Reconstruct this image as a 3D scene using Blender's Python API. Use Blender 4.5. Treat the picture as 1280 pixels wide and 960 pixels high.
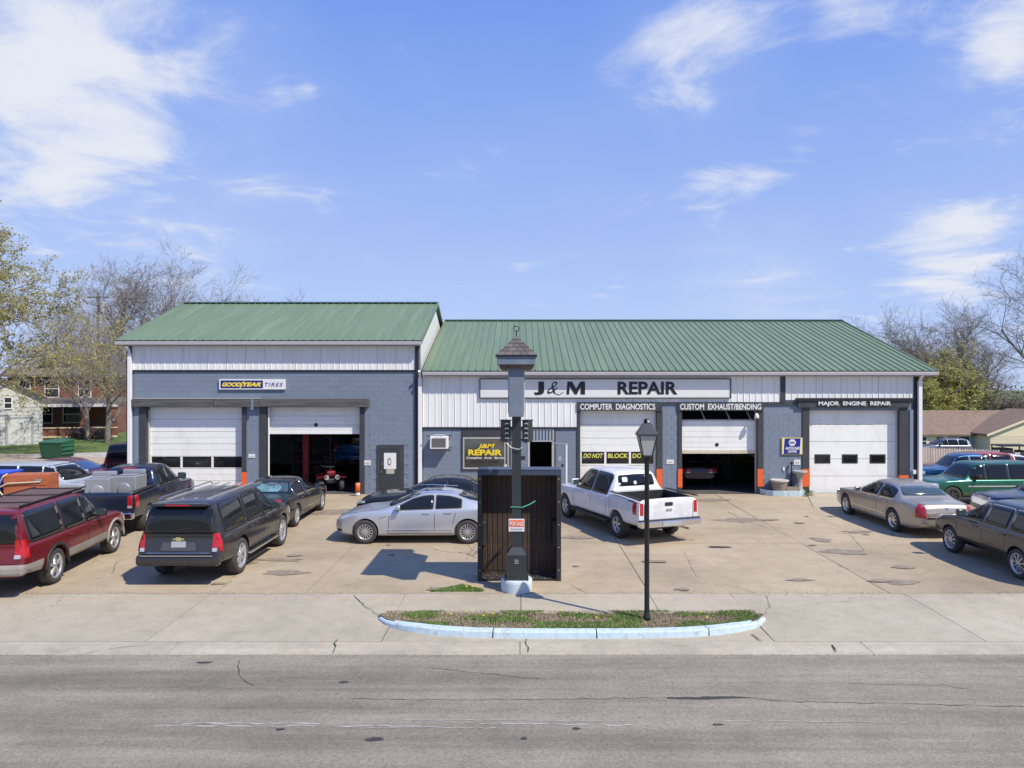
import bpy, bmesh, math, random
from mathutils import Vector, Matrix, noise
from mathutils.bvhtree import BVHTree
from math import radians as R, sin, cos, pi
random.seed(7)
S = bpy.context.scene
COL = S.collection
for o in list(bpy.data.objects): bpy.data.objects.remove(o)

# ------------------------------------------------------------------ camera
cam_d = bpy.data.cameras.new('camera'); cam = bpy.data.objects.new('camera', cam_d); COL.objects.link(cam)
cam.location = (0, 0, 4.5); cam.rotation_euler = (R(90), 0, 0)
cam_d.sensor_width = 36; cam_d.lens = 36*900/1280; cam_d.shift_x = -10/1280
cam_d.clip_end = 3000
S.camera = cam
S.render.resolution_x = 1024; S.render.resolution_y = 768
S.view_settings.view_transform = 'Standard'; S.view_settings.look = 'None'
S.view_settings.exposure = 0.10; S.view_settings.gamma = 1
S.render.engine = 'CYCLES'

# ------------------------------------------------------------------ node helpers
def nd(nt, t, **kw):
    n = nt.nodes.new(t)
    for k, v in kw.items():
        if k in n.inputs: n.inputs[k].default_value = v
        else: setattr(n, k, v)
    return n
def lk(nt, a, ai, b, bi): nt.links.new(a.outputs[ai], b.inputs[bi])
def ramp(nt, pts):
    r = nt.nodes.new('ShaderNodeValToRGB'); e = r.color_ramp.elements
    while len(e) > 1: e.remove(e[-1])
    e[0].position = pts[0][0]; e[0].color = c4(pts[0][1])
    for p, c in pts[1:]:
        x = e.new(p); x.color = c4(c)
    return r
def c4(c):
    if isinstance(c, (int, float)): return (c, c, c, 1)
    return (c[0], c[1], c[2], 1)
def srgb(r, g, b):
    f = lambda v: (v/255/12.92) if v/255 <= .04045 else ((v/255+.055)/1.055)**2.4
    return (f(r), f(g), f(b))
def mathn(nt, op, a, b=None, c=None, clamp=False):
    m = nt.nodes.new('ShaderNodeMath'); m.operation = op; m.use_clamp = clamp
    for i, v in enumerate((a, b, c)):
        if v is None: continue
        if isinstance(v, (int, float)): m.inputs[i].default_value = v
        else: nt.links.new(v, m.inputs[i])
    return m.outputs[0]
def mixc(nt, fac, a, b, blend='MIX'):
    m = nt.nodes.new('ShaderNodeMix'); m.data_type = 'RGBA'; m.blend_type = blend
    for i, v in ((0, fac), (6, a), (7, b)):
        if isinstance(v, (int, float)) and i == 0: m.inputs[0].default_value = v
        elif isinstance(v, (int, float, tuple)): m.inputs[i].default_value = c4(v)
        else: nt.links.new(v, m.inputs[i])
    return m.outputs[2]

# ------------------------------------------------------------------ world and sun
SUN = Vector((.645, -.50, 1)).normalized()
ELEV = math.asin(SUN.z); AZ = math.atan2(SUN.x, SUN.y)
W = bpy.data.worlds.new('World'); S.world = W; W.use_nodes = True
nt = W.node_tree; nt.nodes.clear()
out = nt.nodes.new('ShaderNodeOutputWorld'); bg = nt.nodes.new('ShaderNodeBackground')
sky = nt.nodes.new('ShaderNodeTexSky'); sky.sky_type = 'NISHITA'; sky.sun_disc = False
sky.sun_elevation = ELEV; sky.sun_rotation = AZ; sky.air_density = 1.0; sky.dust_density = .6; sky.ozone_density = 1.6
SKYK = .073
tc = nt.nodes.new('ShaderNodeTexCoord'); sep = nt.nodes.new('ShaderNodeSeparateXYZ'); nt.links.new(tc.outputs['Generated'], sep.inputs[0])
zz = mathn(nt, 'MAXIMUM', sep.outputs[2], 0.0)
den = mathn(nt, 'ADD', zz, .10)
cu = mathn(nt, 'DIVIDE', sep.outputs[0], den); cv = mathn(nt, 'DIVIDE', sep.outputs[1], den)
comb = nt.nodes.new('ShaderNodeCombineXYZ'); nt.links.new(cu, comb.inputs[0]); nt.links.new(cv, comb.inputs[1])
mp = nt.nodes.new('ShaderNodeMapping'); nt.links.new(comb.outputs[0], mp.inputs[0]); mp.inputs['Location'].default_value = (3.1, .7, 0); mp.inputs['Scale'].default_value = (1, 1, 1); mp.inputs['Rotation'].default_value = (0, 0, R(-30))
n1 = nd(nt, 'ShaderNodeTexNoise', Scale=1.9, Detail=10, Roughness=.62, Distortion=.5); nt.links.new(mp.outputs[0], n1.inputs['Vector'])
n2 = nd(nt, 'ShaderNodeTexNoise', Scale=.7, Detail=3, Roughness=.5); nt.links.new(mp.outputs[0], n2.inputs['Vector'])
def blob(px, py, rad, amp):
    d = Vector(((px-650)/900, 1, (480-py)/900)).normalized()
    v = nt.nodes.new('ShaderNodeVectorMath'); v.operation = 'DISTANCE'
    nt.links.new(tc.outputs['Generated'], v.inputs[0]); v.inputs[1].default_value = d
    t = mathn(nt, 'DIVIDE', v.outputs['Value'], rad)
    t = mathn(nt, 'SUBTRACT', 1.0, t, clamp=True)
    t = mathn(nt, 'SMOOTH_MIN', t, 1.0, .2)
    return mathn(nt, 'MULTIPLY', t, amp)
mask = None
for b in ((50, 130, .25, .27), (190, 80, .17, .17), (170, 170, .14, .17), (-150, 100, .36, .3), (810, 60, .12, .26), (900, 15, .10, .28), (850, 95, .08, .2), (1060, 0, .07, .2),
          (1250, 25, .08, .26), (1260, 75, .09, .26), (1390, 60, .14, .3), (1215, 285, .11, .25), (1175, 320, .09, .25), (1110, 370, .09, .28), (1220, 345, .08, .2), (775, 355, .045, .32), (345, 112, .04, .24), (385, 110, .02, .24), (900, 232, .07, .26), (1000, 195, .05, .28), (955, 222, .04, .26), (265, 320, .07, .28), (310, 180, .05, .14), (340, 230, .05, .12)):
    o_ = blob(*b)
    mask = o_ if mask is None else mathn(nt, 'ADD', mask, o_)
mask = mathn(nt, 'MINIMUM', mask, .5)
f_ = mathn(nt, 'ADD', mathn(nt, 'MULTIPLY_ADD', n1.outputs[0], 1.7, -.35), mask)
f_ = mathn(nt, 'ADD', f_, mathn(nt, 'MULTIPLY', n2.outputs[0], .25))
cr = nt.nodes.new('ShaderNodeMapRange'); cr.interpolation_type = 'SMOOTHSTEP'; nt.links.new(f_, cr.inputs[0])
cr.inputs['From Min'].default_value = .78; cr.inputs['From Max'].default_value = 1.27; cr.inputs['To Max'].default_value = .96
tint = mixc(nt, 1.0, sky.outputs[0], (1.15, 1.10, 1.22), 'MULTIPLY')
hz = nt.nodes.new('ShaderNodeMapRange'); nt.links.new(zz, hz.inputs[0]); hz.inputs['From Min'].default_value = 0.0; hz.inputs['From Max'].default_value = .55
hz.inputs['To Min'].default_value = .50; hz.inputs['To Max'].default_value = .26
hr = ramp(nt, [(0, 0), (1, 1)]); hm = nt.nodes.new('ShaderNodeMapRange'); nt.links.new(zz, hm.inputs[0]); hm.inputs['From Max'].default_value = .5
clear = mixc(nt, hm.outputs[0], (6.9, 8.8, 13.2), (2.0, 4.2, 11.8))
base = mixc(nt, .86, tint, clear)
veil = None
for b in ((60, 120, .34, .55), (180, 150, .2, .25), (940, 372, .13, .85), (1200, 300, .14, .4), (270, 320, .09, .35), (860, 60, .14, .35), (1270, 60, .12, .35), (640, 480, .8, .25)):
    o_ = blob(*b); veil = o_ if veil is None else mathn(nt, 'ADD', veil, o_)
veil = mathn(nt, 'MULTIPLY', mathn(nt, 'MINIMUM', veil, 1.0), mathn(nt, 'MULTIPLY_ADD', n1.outputs[0], 1.6, -.35, clamp=True))
base = mixc(nt, mathn(nt, 'MULTIPLY', veil, .9), base, (8.2, 9.3, 11.8))
col = mixc(nt, cr.outputs[0], base, (10.2, 10.6, 11.6))
nt.links.new(col, bg.inputs[0]); bg.inputs[1].default_value = SKYK
lk(nt, bg, 0, out, 0)
sl = bpy.data.lights.new('sun', 'SUN'); sl.energy = 5.0; sl.angle = R(.53); sl.color = (1, .93, .80)
so = bpy.data.objects.new('sun', sl); COL.objects.link(so); so.rotation_euler = (-SUN).to_track_quat('-Z', 'Y').to_euler(); so.location = SUN*60

# ------------------------------------------------------------------ materials
MATS = {}
def mat(name, color=(.5, .5, .5), rough=.6, metal=0, spec=.5, coat=0, var=0, vscale=3, bump=0, bscale=40, dirt=None, dscale=1.5, damt=.5, emit=None, objrand=0, coords='Object', stretch=None):
    if name in MATS: return MATS[name]
    m = bpy.data.materials.new(name); m.use_nodes = True; nt = m.node_tree
    p = nt.nodes['Principled BSDF']
    p.inputs['Roughness'].default_value = rough; p.inputs['Metallic'].default_value = metal
    p.inputs['Specular IOR Level'].default_value = spec; p.inputs['Coat Weight'].default_value = coat; p.inputs['Coat Roughness'].default_value = .04
    p.inputs['Base Color'].default_value = c4(color)
    tcn = nt.nodes.new('ShaderNodeTexCoord'); vec = tcn.outputs['Object' if coords == 'World' else coords]
    if coords == 'World':
        gg = nt.nodes.new('ShaderNodeNewGeometry'); vec = gg.outputs['Position']
    if stretch:
        mpn = nt.nodes.new('ShaderNodeMapping'); nt.links.new(vec, mpn.inputs[0]); mpn.inputs['Scale'].default_value = stretch; vec = mpn.outputs[0]
    c = None
    if var:
        n = nd(nt, 'ShaderNodeTexNoise', Scale=vscale, Detail=6, Roughness=.65); nt.links.new(vec, n.inputs['Vector'])
        r = ramp(nt, [(.25, tuple(x*(1-var) for x in color)), (.75, tuple(min(1, x*(1+var)) for x in color))]); nt.links.new(n.outputs[0], r.inputs[0]); c = r.outputs[0]
    if dirt:
        n = nd(nt, 'ShaderNodeTexNoise', Scale=dscale, Detail=8, Roughness=.7); nt.links.new(vec, n.inputs['Vector'])
        r = ramp(nt, [(.48, 0), (.72, damt)]); nt.links.new(n.outputs[0], r.inputs[0])
        c = mixc(nt, r.outputs[0], c if c else color, dirt)
    if objrand:
        oi = nt.nodes.new('ShaderNodeObjectInfo')
        mr = nt.nodes.new('ShaderNodeMapRange'); nt.links.new(oi.outputs['Random'], mr.inputs[0]); mr.inputs['To Min'].default_value = 1-objrand; mr.inputs['To Max'].default_value = 1+objrand
        cc = nt.nodes.new('ShaderNodeCombineColor')
        for i in range(3): nt.links.new(mr.outputs[0], cc.inputs[i])
        c = mixc(nt, 1.0, c if c else color, cc.outputs[0], 'MULTIPLY')
    if c: nt.links.new(c, p.inputs['Base Color'])
    if bump:
        n = nd(nt, 'ShaderNodeTexNoise', Scale=bscale, Detail=4, Roughness=.6); nt.links.new(vec, n.inputs['Vector'])
        b = nd(nt, 'ShaderNodeBump', Strength=bump, Distance=.01); nt.links.new(n.outputs[0], b.inputs['Height']); nt.links.new(b.outputs[0], p.inputs['Normal'])
    if emit:
        p.inputs['Emission Color'].default_value = c4(emit[0]); p.inputs['Emission Strength'].default_value = emit[1]
    MATS[name] = m; return m

def paint(name, color, metal=.5, rough=.32, coat=.6):
    return mat(name, color, rough=rough, metal=metal, coat=coat, dirt=tuple(min(1, c*.8+.05) for c in color), dscale=2.2, damt=.35)
GLASS = mat('tinted_car_glass', (.010, .012, .014), rough=.05, spec=.5)
GLASSL = mat('clear_car_glass', (.05, .075, .08), rough=.05, spec=.9, coat=.5)
RUBBER = mat('rubber', (.022, .021, .02), rough=.85, var=.3, vscale=8)
TYRE = mat('tyre_rubber', (.05, .047, .043), rough=.9, var=.35, vscale=5)
BLACKP = mat('black_plastic', (.02, .02, .021), rough=.55)
CHROME = mat('chrome', (.72, .72, .73), rough=.16, metal=1)
RIM = mat('alloy_rim', (.55, .55, .56), rough=.32, metal=.7, var=.15, vscale=6)
REDL = mat('red_lamp_plastic', (.42, .012, .015), rough=.15, coat=.6)
CLEARL = mat('clear_lamp_plastic', (.55, .56, .58), rough=.12, metal=.4, coat=.8)
PLATE = mat('number_plate', (.35, .36, .38), rough=.4)
SEAM = mat('panel_gap', (.008, .008, .009), rough=.9)
WHITE = mat('white_paint', (.74, .74, .73), rough=.5, var=.05)
BLACK = mat('black_paint', (.014, .014, .017), rough=.5)
TRIM = mat('charcoal_trim', (.045, .046, .052), rough=.55, var=.25, vscale=4, dirt=(.12, .11, .10), damt=.25)

# ------------------------------------------------------------------ object helpers
ORG = {}
def tag(o, label=None, cat=None, group=None, kind=None):
    if label: o['label'] = label
    if cat: o['category'] = cat
    if group: o['group'] = group
    if kind: o['kind'] = kind
    return o
def thing(name, label, cat, loc=(0, 0, 0), rz=0, group=None):
    o = bpy.data.objects.new(name, None); o.empty_display_size = .3; COL.objects.link(o)
    o.location = loc; o.rotation_euler = (0, 0, rz); ORG[o.name] = Vector((0, 0, 0))
    return tag(o, label, cat, group)
def link_mesh(name, me, m, parent=None, origin=None):
    o = bpy.data.objects.new(name, me); COL.objects.link(o)
    if m is not None and not me.materials: me.materials.append(m)
    if origin is None: origin = Vector((0, 0, 0))
    po = ORG.get(parent.name, Vector((0, 0, 0))) if parent else Vector((0, 0, 0))
    if parent: o.parent = parent
    o.location = origin - po; ORG[o.name] = origin
    return o

class MB:
    """collects shapes; build() links them as one mesh object"""
    def __init__(s): s.v = []; s.f = []; s.mi = []; s.m = 0; s.smooth = False; s.sm = []
    def add(s, v, f, M=None):
        n = len(s.v)
        for p in v: s.v.append((M @ Vector(p)) if M else Vector(p))
        for q in f: s.f.append([i+n for i in q]); s.mi.append(s.m); s.sm.append(s.smooth)
        return s
    def box(s, x0, x1, y0, y1, z0, z1, M=None, bev=0):
        if bev:
            b = bmesh.new(); r = bmesh.ops.create_cube(b, size=1)
            bmesh.ops.scale(b, vec=(x1-x0, y1-y0, z1-z0), verts=b.verts)
            bmesh.ops.translate(b, vec=((x0+x1)/2, (y0+y1)/2, (z0+z1)/2), verts=b.verts)
            bmesh.ops.bevel(b, geom=list(b.edges), offset=bev, segments=2, affect='EDGES', profile=.5)
            b.verts.index_update(); s.add([v.co.copy() for v in b.verts], [[v.index for v in f.verts] for f in b.faces], M); b.free(); return s
        v = [(x0, y0, z0), (x1, y0, z0), (x1, y1, z0), (x0, y1, z0), (x0, y0, z1), (x1, y0, z1), (x1, y1, z1), (x0, y1, z1)]
        f = [(0, 3, 2, 1), (4, 5, 6, 7), (0, 1, 5, 4), (1, 2, 6, 5), (2, 3, 7, 6), (3, 0, 4, 7)]
        return s.add(v, f, M)
    def quad(s, a, b, c, d): return s.add([a, b, c, d], [(0, 1, 2, 3)])
    def tube(s, pts, r, n=8, r2=None, cap=True):
        pts = [Vector(p) for p in pts]; vs = []; fs = []; k = len(pts)
        for i, p in enumerate(pts):
            d = (pts[min(i+1, k-1)]-pts[max(i-1, 0)]).normalized()
            up = Vector((0, 0, 1)) if abs(d.z) < .9 else Vector((1, 0, 0))
            a = d.cross(up).normalized(); b = d.cross(a)
            rr = r if r2 is None else r+(r2-r)*i/(k-1)
            if isinstance(r, (list, tuple)): rr = r[i]
            for j in range(n):
                t = 2*pi*j/n; vs.append(p+a*cos(t)*rr+b*sin(t)*rr)
        for i in range(k-1):
            for j in range(n):
                fs.append((i*n+j, i*n+(j+1) % n, (i+1)*n+(j+1) % n, (i+1)*n+j))
        if cap: fs.append(tuple(range(n))[::-1]); fs.append(tuple(range((k-1)*n, k*n)))
        return s.add(vs, fs)
    def lathe(s, prof, n=24, M=None):
        vs = []; fs = []; k = len(prof)
        for r, z in prof:
            for j in range(n): vs.append((r*cos(2*pi*j/n), r*sin(2*pi*j/n), z))
        for i in range(k-1):
            for j in range(n): fs.append((i*n+j, i*n+(j+1) % n, (i+1)*n+(j+1) % n, (i+1)*n+j))
        if prof[0][0] > 1e-4: fs.append(tuple(range(n))[::-1])
        if prof[-1][0] > 1e-4: fs.append(tuple(range((k-1)*n, k*n)))
        return s.add(vs, fs, M)
    def prism(s, poly, y0, y1, M=None):
        """poly in x,z, extruded along y"""
        n = len(poly)
        v = [(x, y0, z) for x, z in poly]+[(x, y1, z) for x, z in poly]
        f = [tuple(range(n)), tuple(range(n, 2*n))[::-1]]+[(i, i+n, (i+1) % n+n, (i+1) % n) for i in range(n)]
        return s.add(v, f, M)
    def build(s, name, m, parent=None, center=True, smooth=None):
        if not s.v: return None
        if center:
            lo = Vector([min(p[i] for p in s.v) for i in range(3)]); hi = Vector([max(p[i] for p in s.v) for i in range(3)])
            c = Vector(((lo.x+hi.x)/2, (lo.y+hi.y)/2, lo.z))
        else: c = Vector((0, 0, 0))
        me = bpy.data.meshes.new(name); me.from_pydata([tuple(p-c) for p in s.v], [], s.f)
        ms = m if isinstance(m, (list, tuple)) else [m]
        for x in ms: me.materials.append(x)
        if len(ms) > 1: me.polygons.foreach_set('material_index', s.mi)
        if smooth is not None: me.polygons.foreach_set('use_smooth', [smooth]*len(s.f))
        elif any(s.sm): me.polygons.foreach_set('use_smooth', s.sm)
        me.update()
        return link_mesh(name, me, None, parent, c)
def B(*a, **k): return MB().box(*a, **k)
def structure(o): o['kind'] = 'structure'; return o
def copy_tree(o, parent=None):
    c = o.copy(); COL.objects.link(c)
    if parent: c.parent = parent
    for ch in [x for x in o.children]: copy_tree(ch, c)
    return c

def text(body, m, parent, x0, x1, z0, z1, y, bold=0.0, shear=0.0, depth=.004, name='lettering', space=1.0, rot=None, word=1.0):
    """flat lettering standing in the XZ plane facing -Y, fitted to the box x0..x1, z0..z1"""
    cu = bpy.data.curves.new(name, 'FONT'); cu.body = body; cu.size = 1; cu.offset = bold; cu.extrude = .01; cu.space_character = space; cu.space_word = word
    t = bpy.data.objects.new('tmp_text', cu); COL.objects.link(t)
    dg = bpy.context.evaluated_depsgraph_get(); dg.update()
    me = bpy.data.meshes.new_from_object(t.evaluated_get(dg)); bpy.data.objects.remove(t); bpy.data.curves.remove(cu)
    xs = [v.co.x+shear*v.co.y for v in me.vertices]; ys = [v.co.y for v in me.vertices]
    ax, bx_, ay, by = min(xs), max(xs), min(ys), max(ys)
    c = Vector(((x0+x1)/2, y, z0))
    for v, xx in zip(me.vertices, xs):
        X = x0+(xx-ax)/(bx_-ax)*(x1-x0); Z = z0+(v.co.y-ay)/(by-ay)*(z1-z0); Y = y-depth*(1 if v.co.z > 0 else 0)
        v.co = Vector((X, Y, Z))-c
    me.materials.clear(); me.materials.append(m); me.name = name
    return link_mesh(name, me, None, parent, c)

# ------------------------------------------------------------------ cars
def lerp(a, b, t): return a+(b-a)*t
def ip(pts, x):
    if x <= pts[0][0]: return pts[0][1]
    for (a, b), (c, d) in zip(pts, pts[1:]):
        if x <= c: return lerp(b, d, (x-a)/max(1e-6, c-a))
    return pts[-1][1]
def sst(a, b, x):
    t = max(0, min(1, (x-a)/(b-a))); return t*t*(3-2*t)

def rounded(poly, r=.05, n=3):
    out = []; k = len(poly)
    for i in range(k):
        p = Vector(poly[i]); a = Vector(poly[i-1])-p; b = Vector(poly[(i+1) % k])-p
        ra = min(r, a.length*.4, b.length*.4)
        if ra < 1e-4: out.append(tuple(p)); continue
        A = p+a.normalized()*ra; Bv = p+b.normalized()*ra
        for j in range(n+1):
            t = j/n; q = A*(1-t)**2+p*2*t*(1-t)+Bv*t*t; out.append(tuple(q))
    return out
def grow(poly, d):
    k = len(poly); area = sum(poly[i][0]*poly[(i+1) % k][1]-poly[(i+1) % k][0]*poly[i][1] for i in range(k))
    sg = 1 if area > 0 else -1; out = []
    for i in range(k):
        p = Vector(poly[i]); a = (p-Vector(poly[i-1])); b = (Vector(poly[(i+1) % k])-p)
        if a.length < 1e-6 or b.length < 1e-6: out.append(tuple(p)); continue
        na = Vector((a.y, -a.x)).normalized()*sg; nb = Vector((b.y, -b.x)).normalized()*sg
        nn = (na+nb); nn = nn.normalized() if nn.length > 1e-6 else na
        out.append(tuple(p+nn*d/max(.5, nn.dot(na))))
    return out

class Proj:
    def __init__(s, bvh, L, hw=1): s.b = bvh; s.L = L; s.hw = hw
    def pt(s, u, v, side, off):
        """side: 'l','r' (u=l along car from front), 'f','b' (u=x), 't' (u=x, v=l)"""
        L = s.L
        if side == 'r': o, d = Vector((3, L/2-u, v)), Vector((-1, 0, 0))
        elif side == 'l': o, d = Vector((-3, L/2-u, v)), Vector((1, 0, 0))
        elif side == 'f': o, d = Vector((u, 6, v)), Vector((0, -1, 0))
        elif side == 'b': o, d = Vector((u, -6, v)), Vector((0, 1, 0))
        else: o, d = Vector((u, L/2-v, 4)), Vector((0, 0, -1))
        h, n, i, dist = s.b.ray_cast(o, d)
        if h is None: return None
        if n.dot(d) > 0: n = -n
        n = (n*.7-d*.3).normalized()
        return h+n*off
    def patch(s, mb, poly, side, off=.005, step=.10, back=.012, maxd=None):
        b = bmesh.new(); vs = [b.verts.new((p[0], p[1], 0)) for p in poly]
        try: b.faces.new(vs)
        except ValueError: b.free(); return
        xs = [p[0] for p in poly]; ys = [p[1] for p in poly]
        for ax, lo, hi in ((0, min(xs), max(xs)), (1, min(ys), max(ys))):
            k = int((hi-lo)/step)+1
            for i in range(1, k):
                co = [0, 0, 0]; no = [0, 0, 0]; co[ax] = lo+(hi-lo)*i/k; no[ax] = 1
                bmesh.ops.bisect_plane(b, geom=b.verts[:]+b.edges[:]+b.faces[:], plane_co=co, plane_no=no, dist=1e-6)
        dead = []
        side_v = {}
        for v in b.verts:
            p = s.pt(v.co.x, v.co.y, side, off); q = s.pt(v.co.x, v.co.y, side, off-back)
            if p is None or (maxd and side in 'fb' and abs(abs(p.y)-s.L/2) > maxd) or (maxd and side in 'lr' and abs(p.x) < s.hw-maxd): dead.append(v)
            else: side_v[v] = (p, q)
        if dead: bmesh.ops.delete(b, geom=dead, context='VERTS')
        for v in b.verts: v.co = side_v[v][0]
        # skirt
        be = [e for e in b.edges if len(e.link_faces) == 1]; nv = {}
        for e in be:
            for v in e.verts:
                if v not in nv: nv[v] = b.verts.new(side_v[v][1])
        for e in be:
            try: b.faces.new((e.verts[0], e.verts[1], nv[e.verts[1]], nv[e.verts[0]]))
            except ValueError: pass
        bmesh.ops.recalc_face_normals(b, faces=b.faces)
        b.verts.index_update()
        mb.add([v.co.copy() for v in b.verts], [[v.index for v in f.verts] for f in b.faces]); b.free()
    def line(s, mb, pts, side, w=.014, off=.002):
        for a, c in zip(pts, pts[1:]):
            a = Vector(a); c = Vector(c); d = (c-a); n = max(1, int(d.length/.12)); 
            if d.length < 1e-5: continue
            t = Vector((-d.y, d.x)).normalized()*w/2
            prev = None
            for i in range(n+1):
                p = a+d*i/n; P = s.pt(p.x+t.x, p.y+t.y, side, off); Q = s.pt(p.x-t.x, p.y-t.y, side, off)
                if P and Q and prev and (P-prev[0]).length < .3: mb.quad(prev[0], P, Q, prev[1])
                prev = (P, Q) if P and Q else None

WHEELS = {}
def make_wheel(Rw, kind, spokes=6, rimm=None, width=.24):
    """tyre mesh (axis along x, outer face +x) and rim mesh"""
    key = (Rw, kind, spokes, rimm.name if rimm else '')
    if key in WHEELS: return WHEELS[key]
    rr = Rw*(.70 if kind == 'suv' else .66) if kind != 'truck' else Rw*.60
    M = Matrix.Rotation(pi/2, 4, 'Y')
    t = MB(); w = width/2
    t.lathe([(rr*.96, -w*.9), (rr*1.05, -w), (Rw*.94, -w*.95), (Rw*.99, -w*.7), (Rw, 0), (Rw*.99, w*.7), (Rw*.94, w*.95), (rr*1.06, w), (rr, w*.86), (rr*.97, w*.5)], 30, M)
    tm = bpy.data.meshes.new('tyre'); tm.from_pydata([tuple(v) for v in t.v], [], t.f[:-2] if False else t.f); tm.materials.append(TYRE)
    tm.polygons.foreach_set('use_smooth', [len(f) < 5 for f in t.f]); tm.update()
    r = MB()
    r.m = 1; r.lathe([(rr*.95, w*.30), (.001, w*.34)], 24, M)       # dark barrel behind the spokes
    r.m = 0; r.smooth = True
    r.lathe([(rr*.97, w*.3), (rr*1.005, w*.86), (rr*1.0, w*.93), (rr*.90, w*.84), (rr*.88, w*.3)], 30, M)
    r.lathe([(rr*.22, w*.35), (rr*.22, w*.74), (rr*.16, w*.82), (.002, w*.83)], 14, M)
    r.smooth = False
    for k in range(spokes):
        a = 2*pi*k/spokes; hw0, hw1 = rr*(.13 if spokes < 8 else .07), rr*(.20 if spokes < 8 else .085)
        Q = Matrix.Rotation(a, 4, 'X')
        x0, x1 = w*.42, w*.80; xe = w*.72
        v = [(x0, -hw0, rr*.15), (x0, hw0, rr*.15), (x1, hw0*.7, rr*.15), (x1, -hw0*.7, rr*.15), (x0, -hw1, rr*.92), (x0, hw1, rr*.92), (xe, hw1*.75, rr*.92), (xe, -hw1*.75, rr*.92)]
        r.add(v, [(0, 1, 2, 3), (7, 6, 5, 4), (3, 2, 6, 7), (0, 3, 7, 4), (1, 5, 6, 2), (0, 4, 5, 1)], Q)
    rm = bpy.data.meshes.new('rim'); rm.from_pydata([tuple(v) for v in r.v], [], r.f); rm.materials.append(rimm or RIM); rm.materials.append(BLACKP)
    rm.polygons.foreach_set('material_index', r.mi); rm.polygons.foreach_set('use_smooth', r.sm); rm.update()
    WHEELS[key] = (tm, rm); return WHEELS[key]

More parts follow.
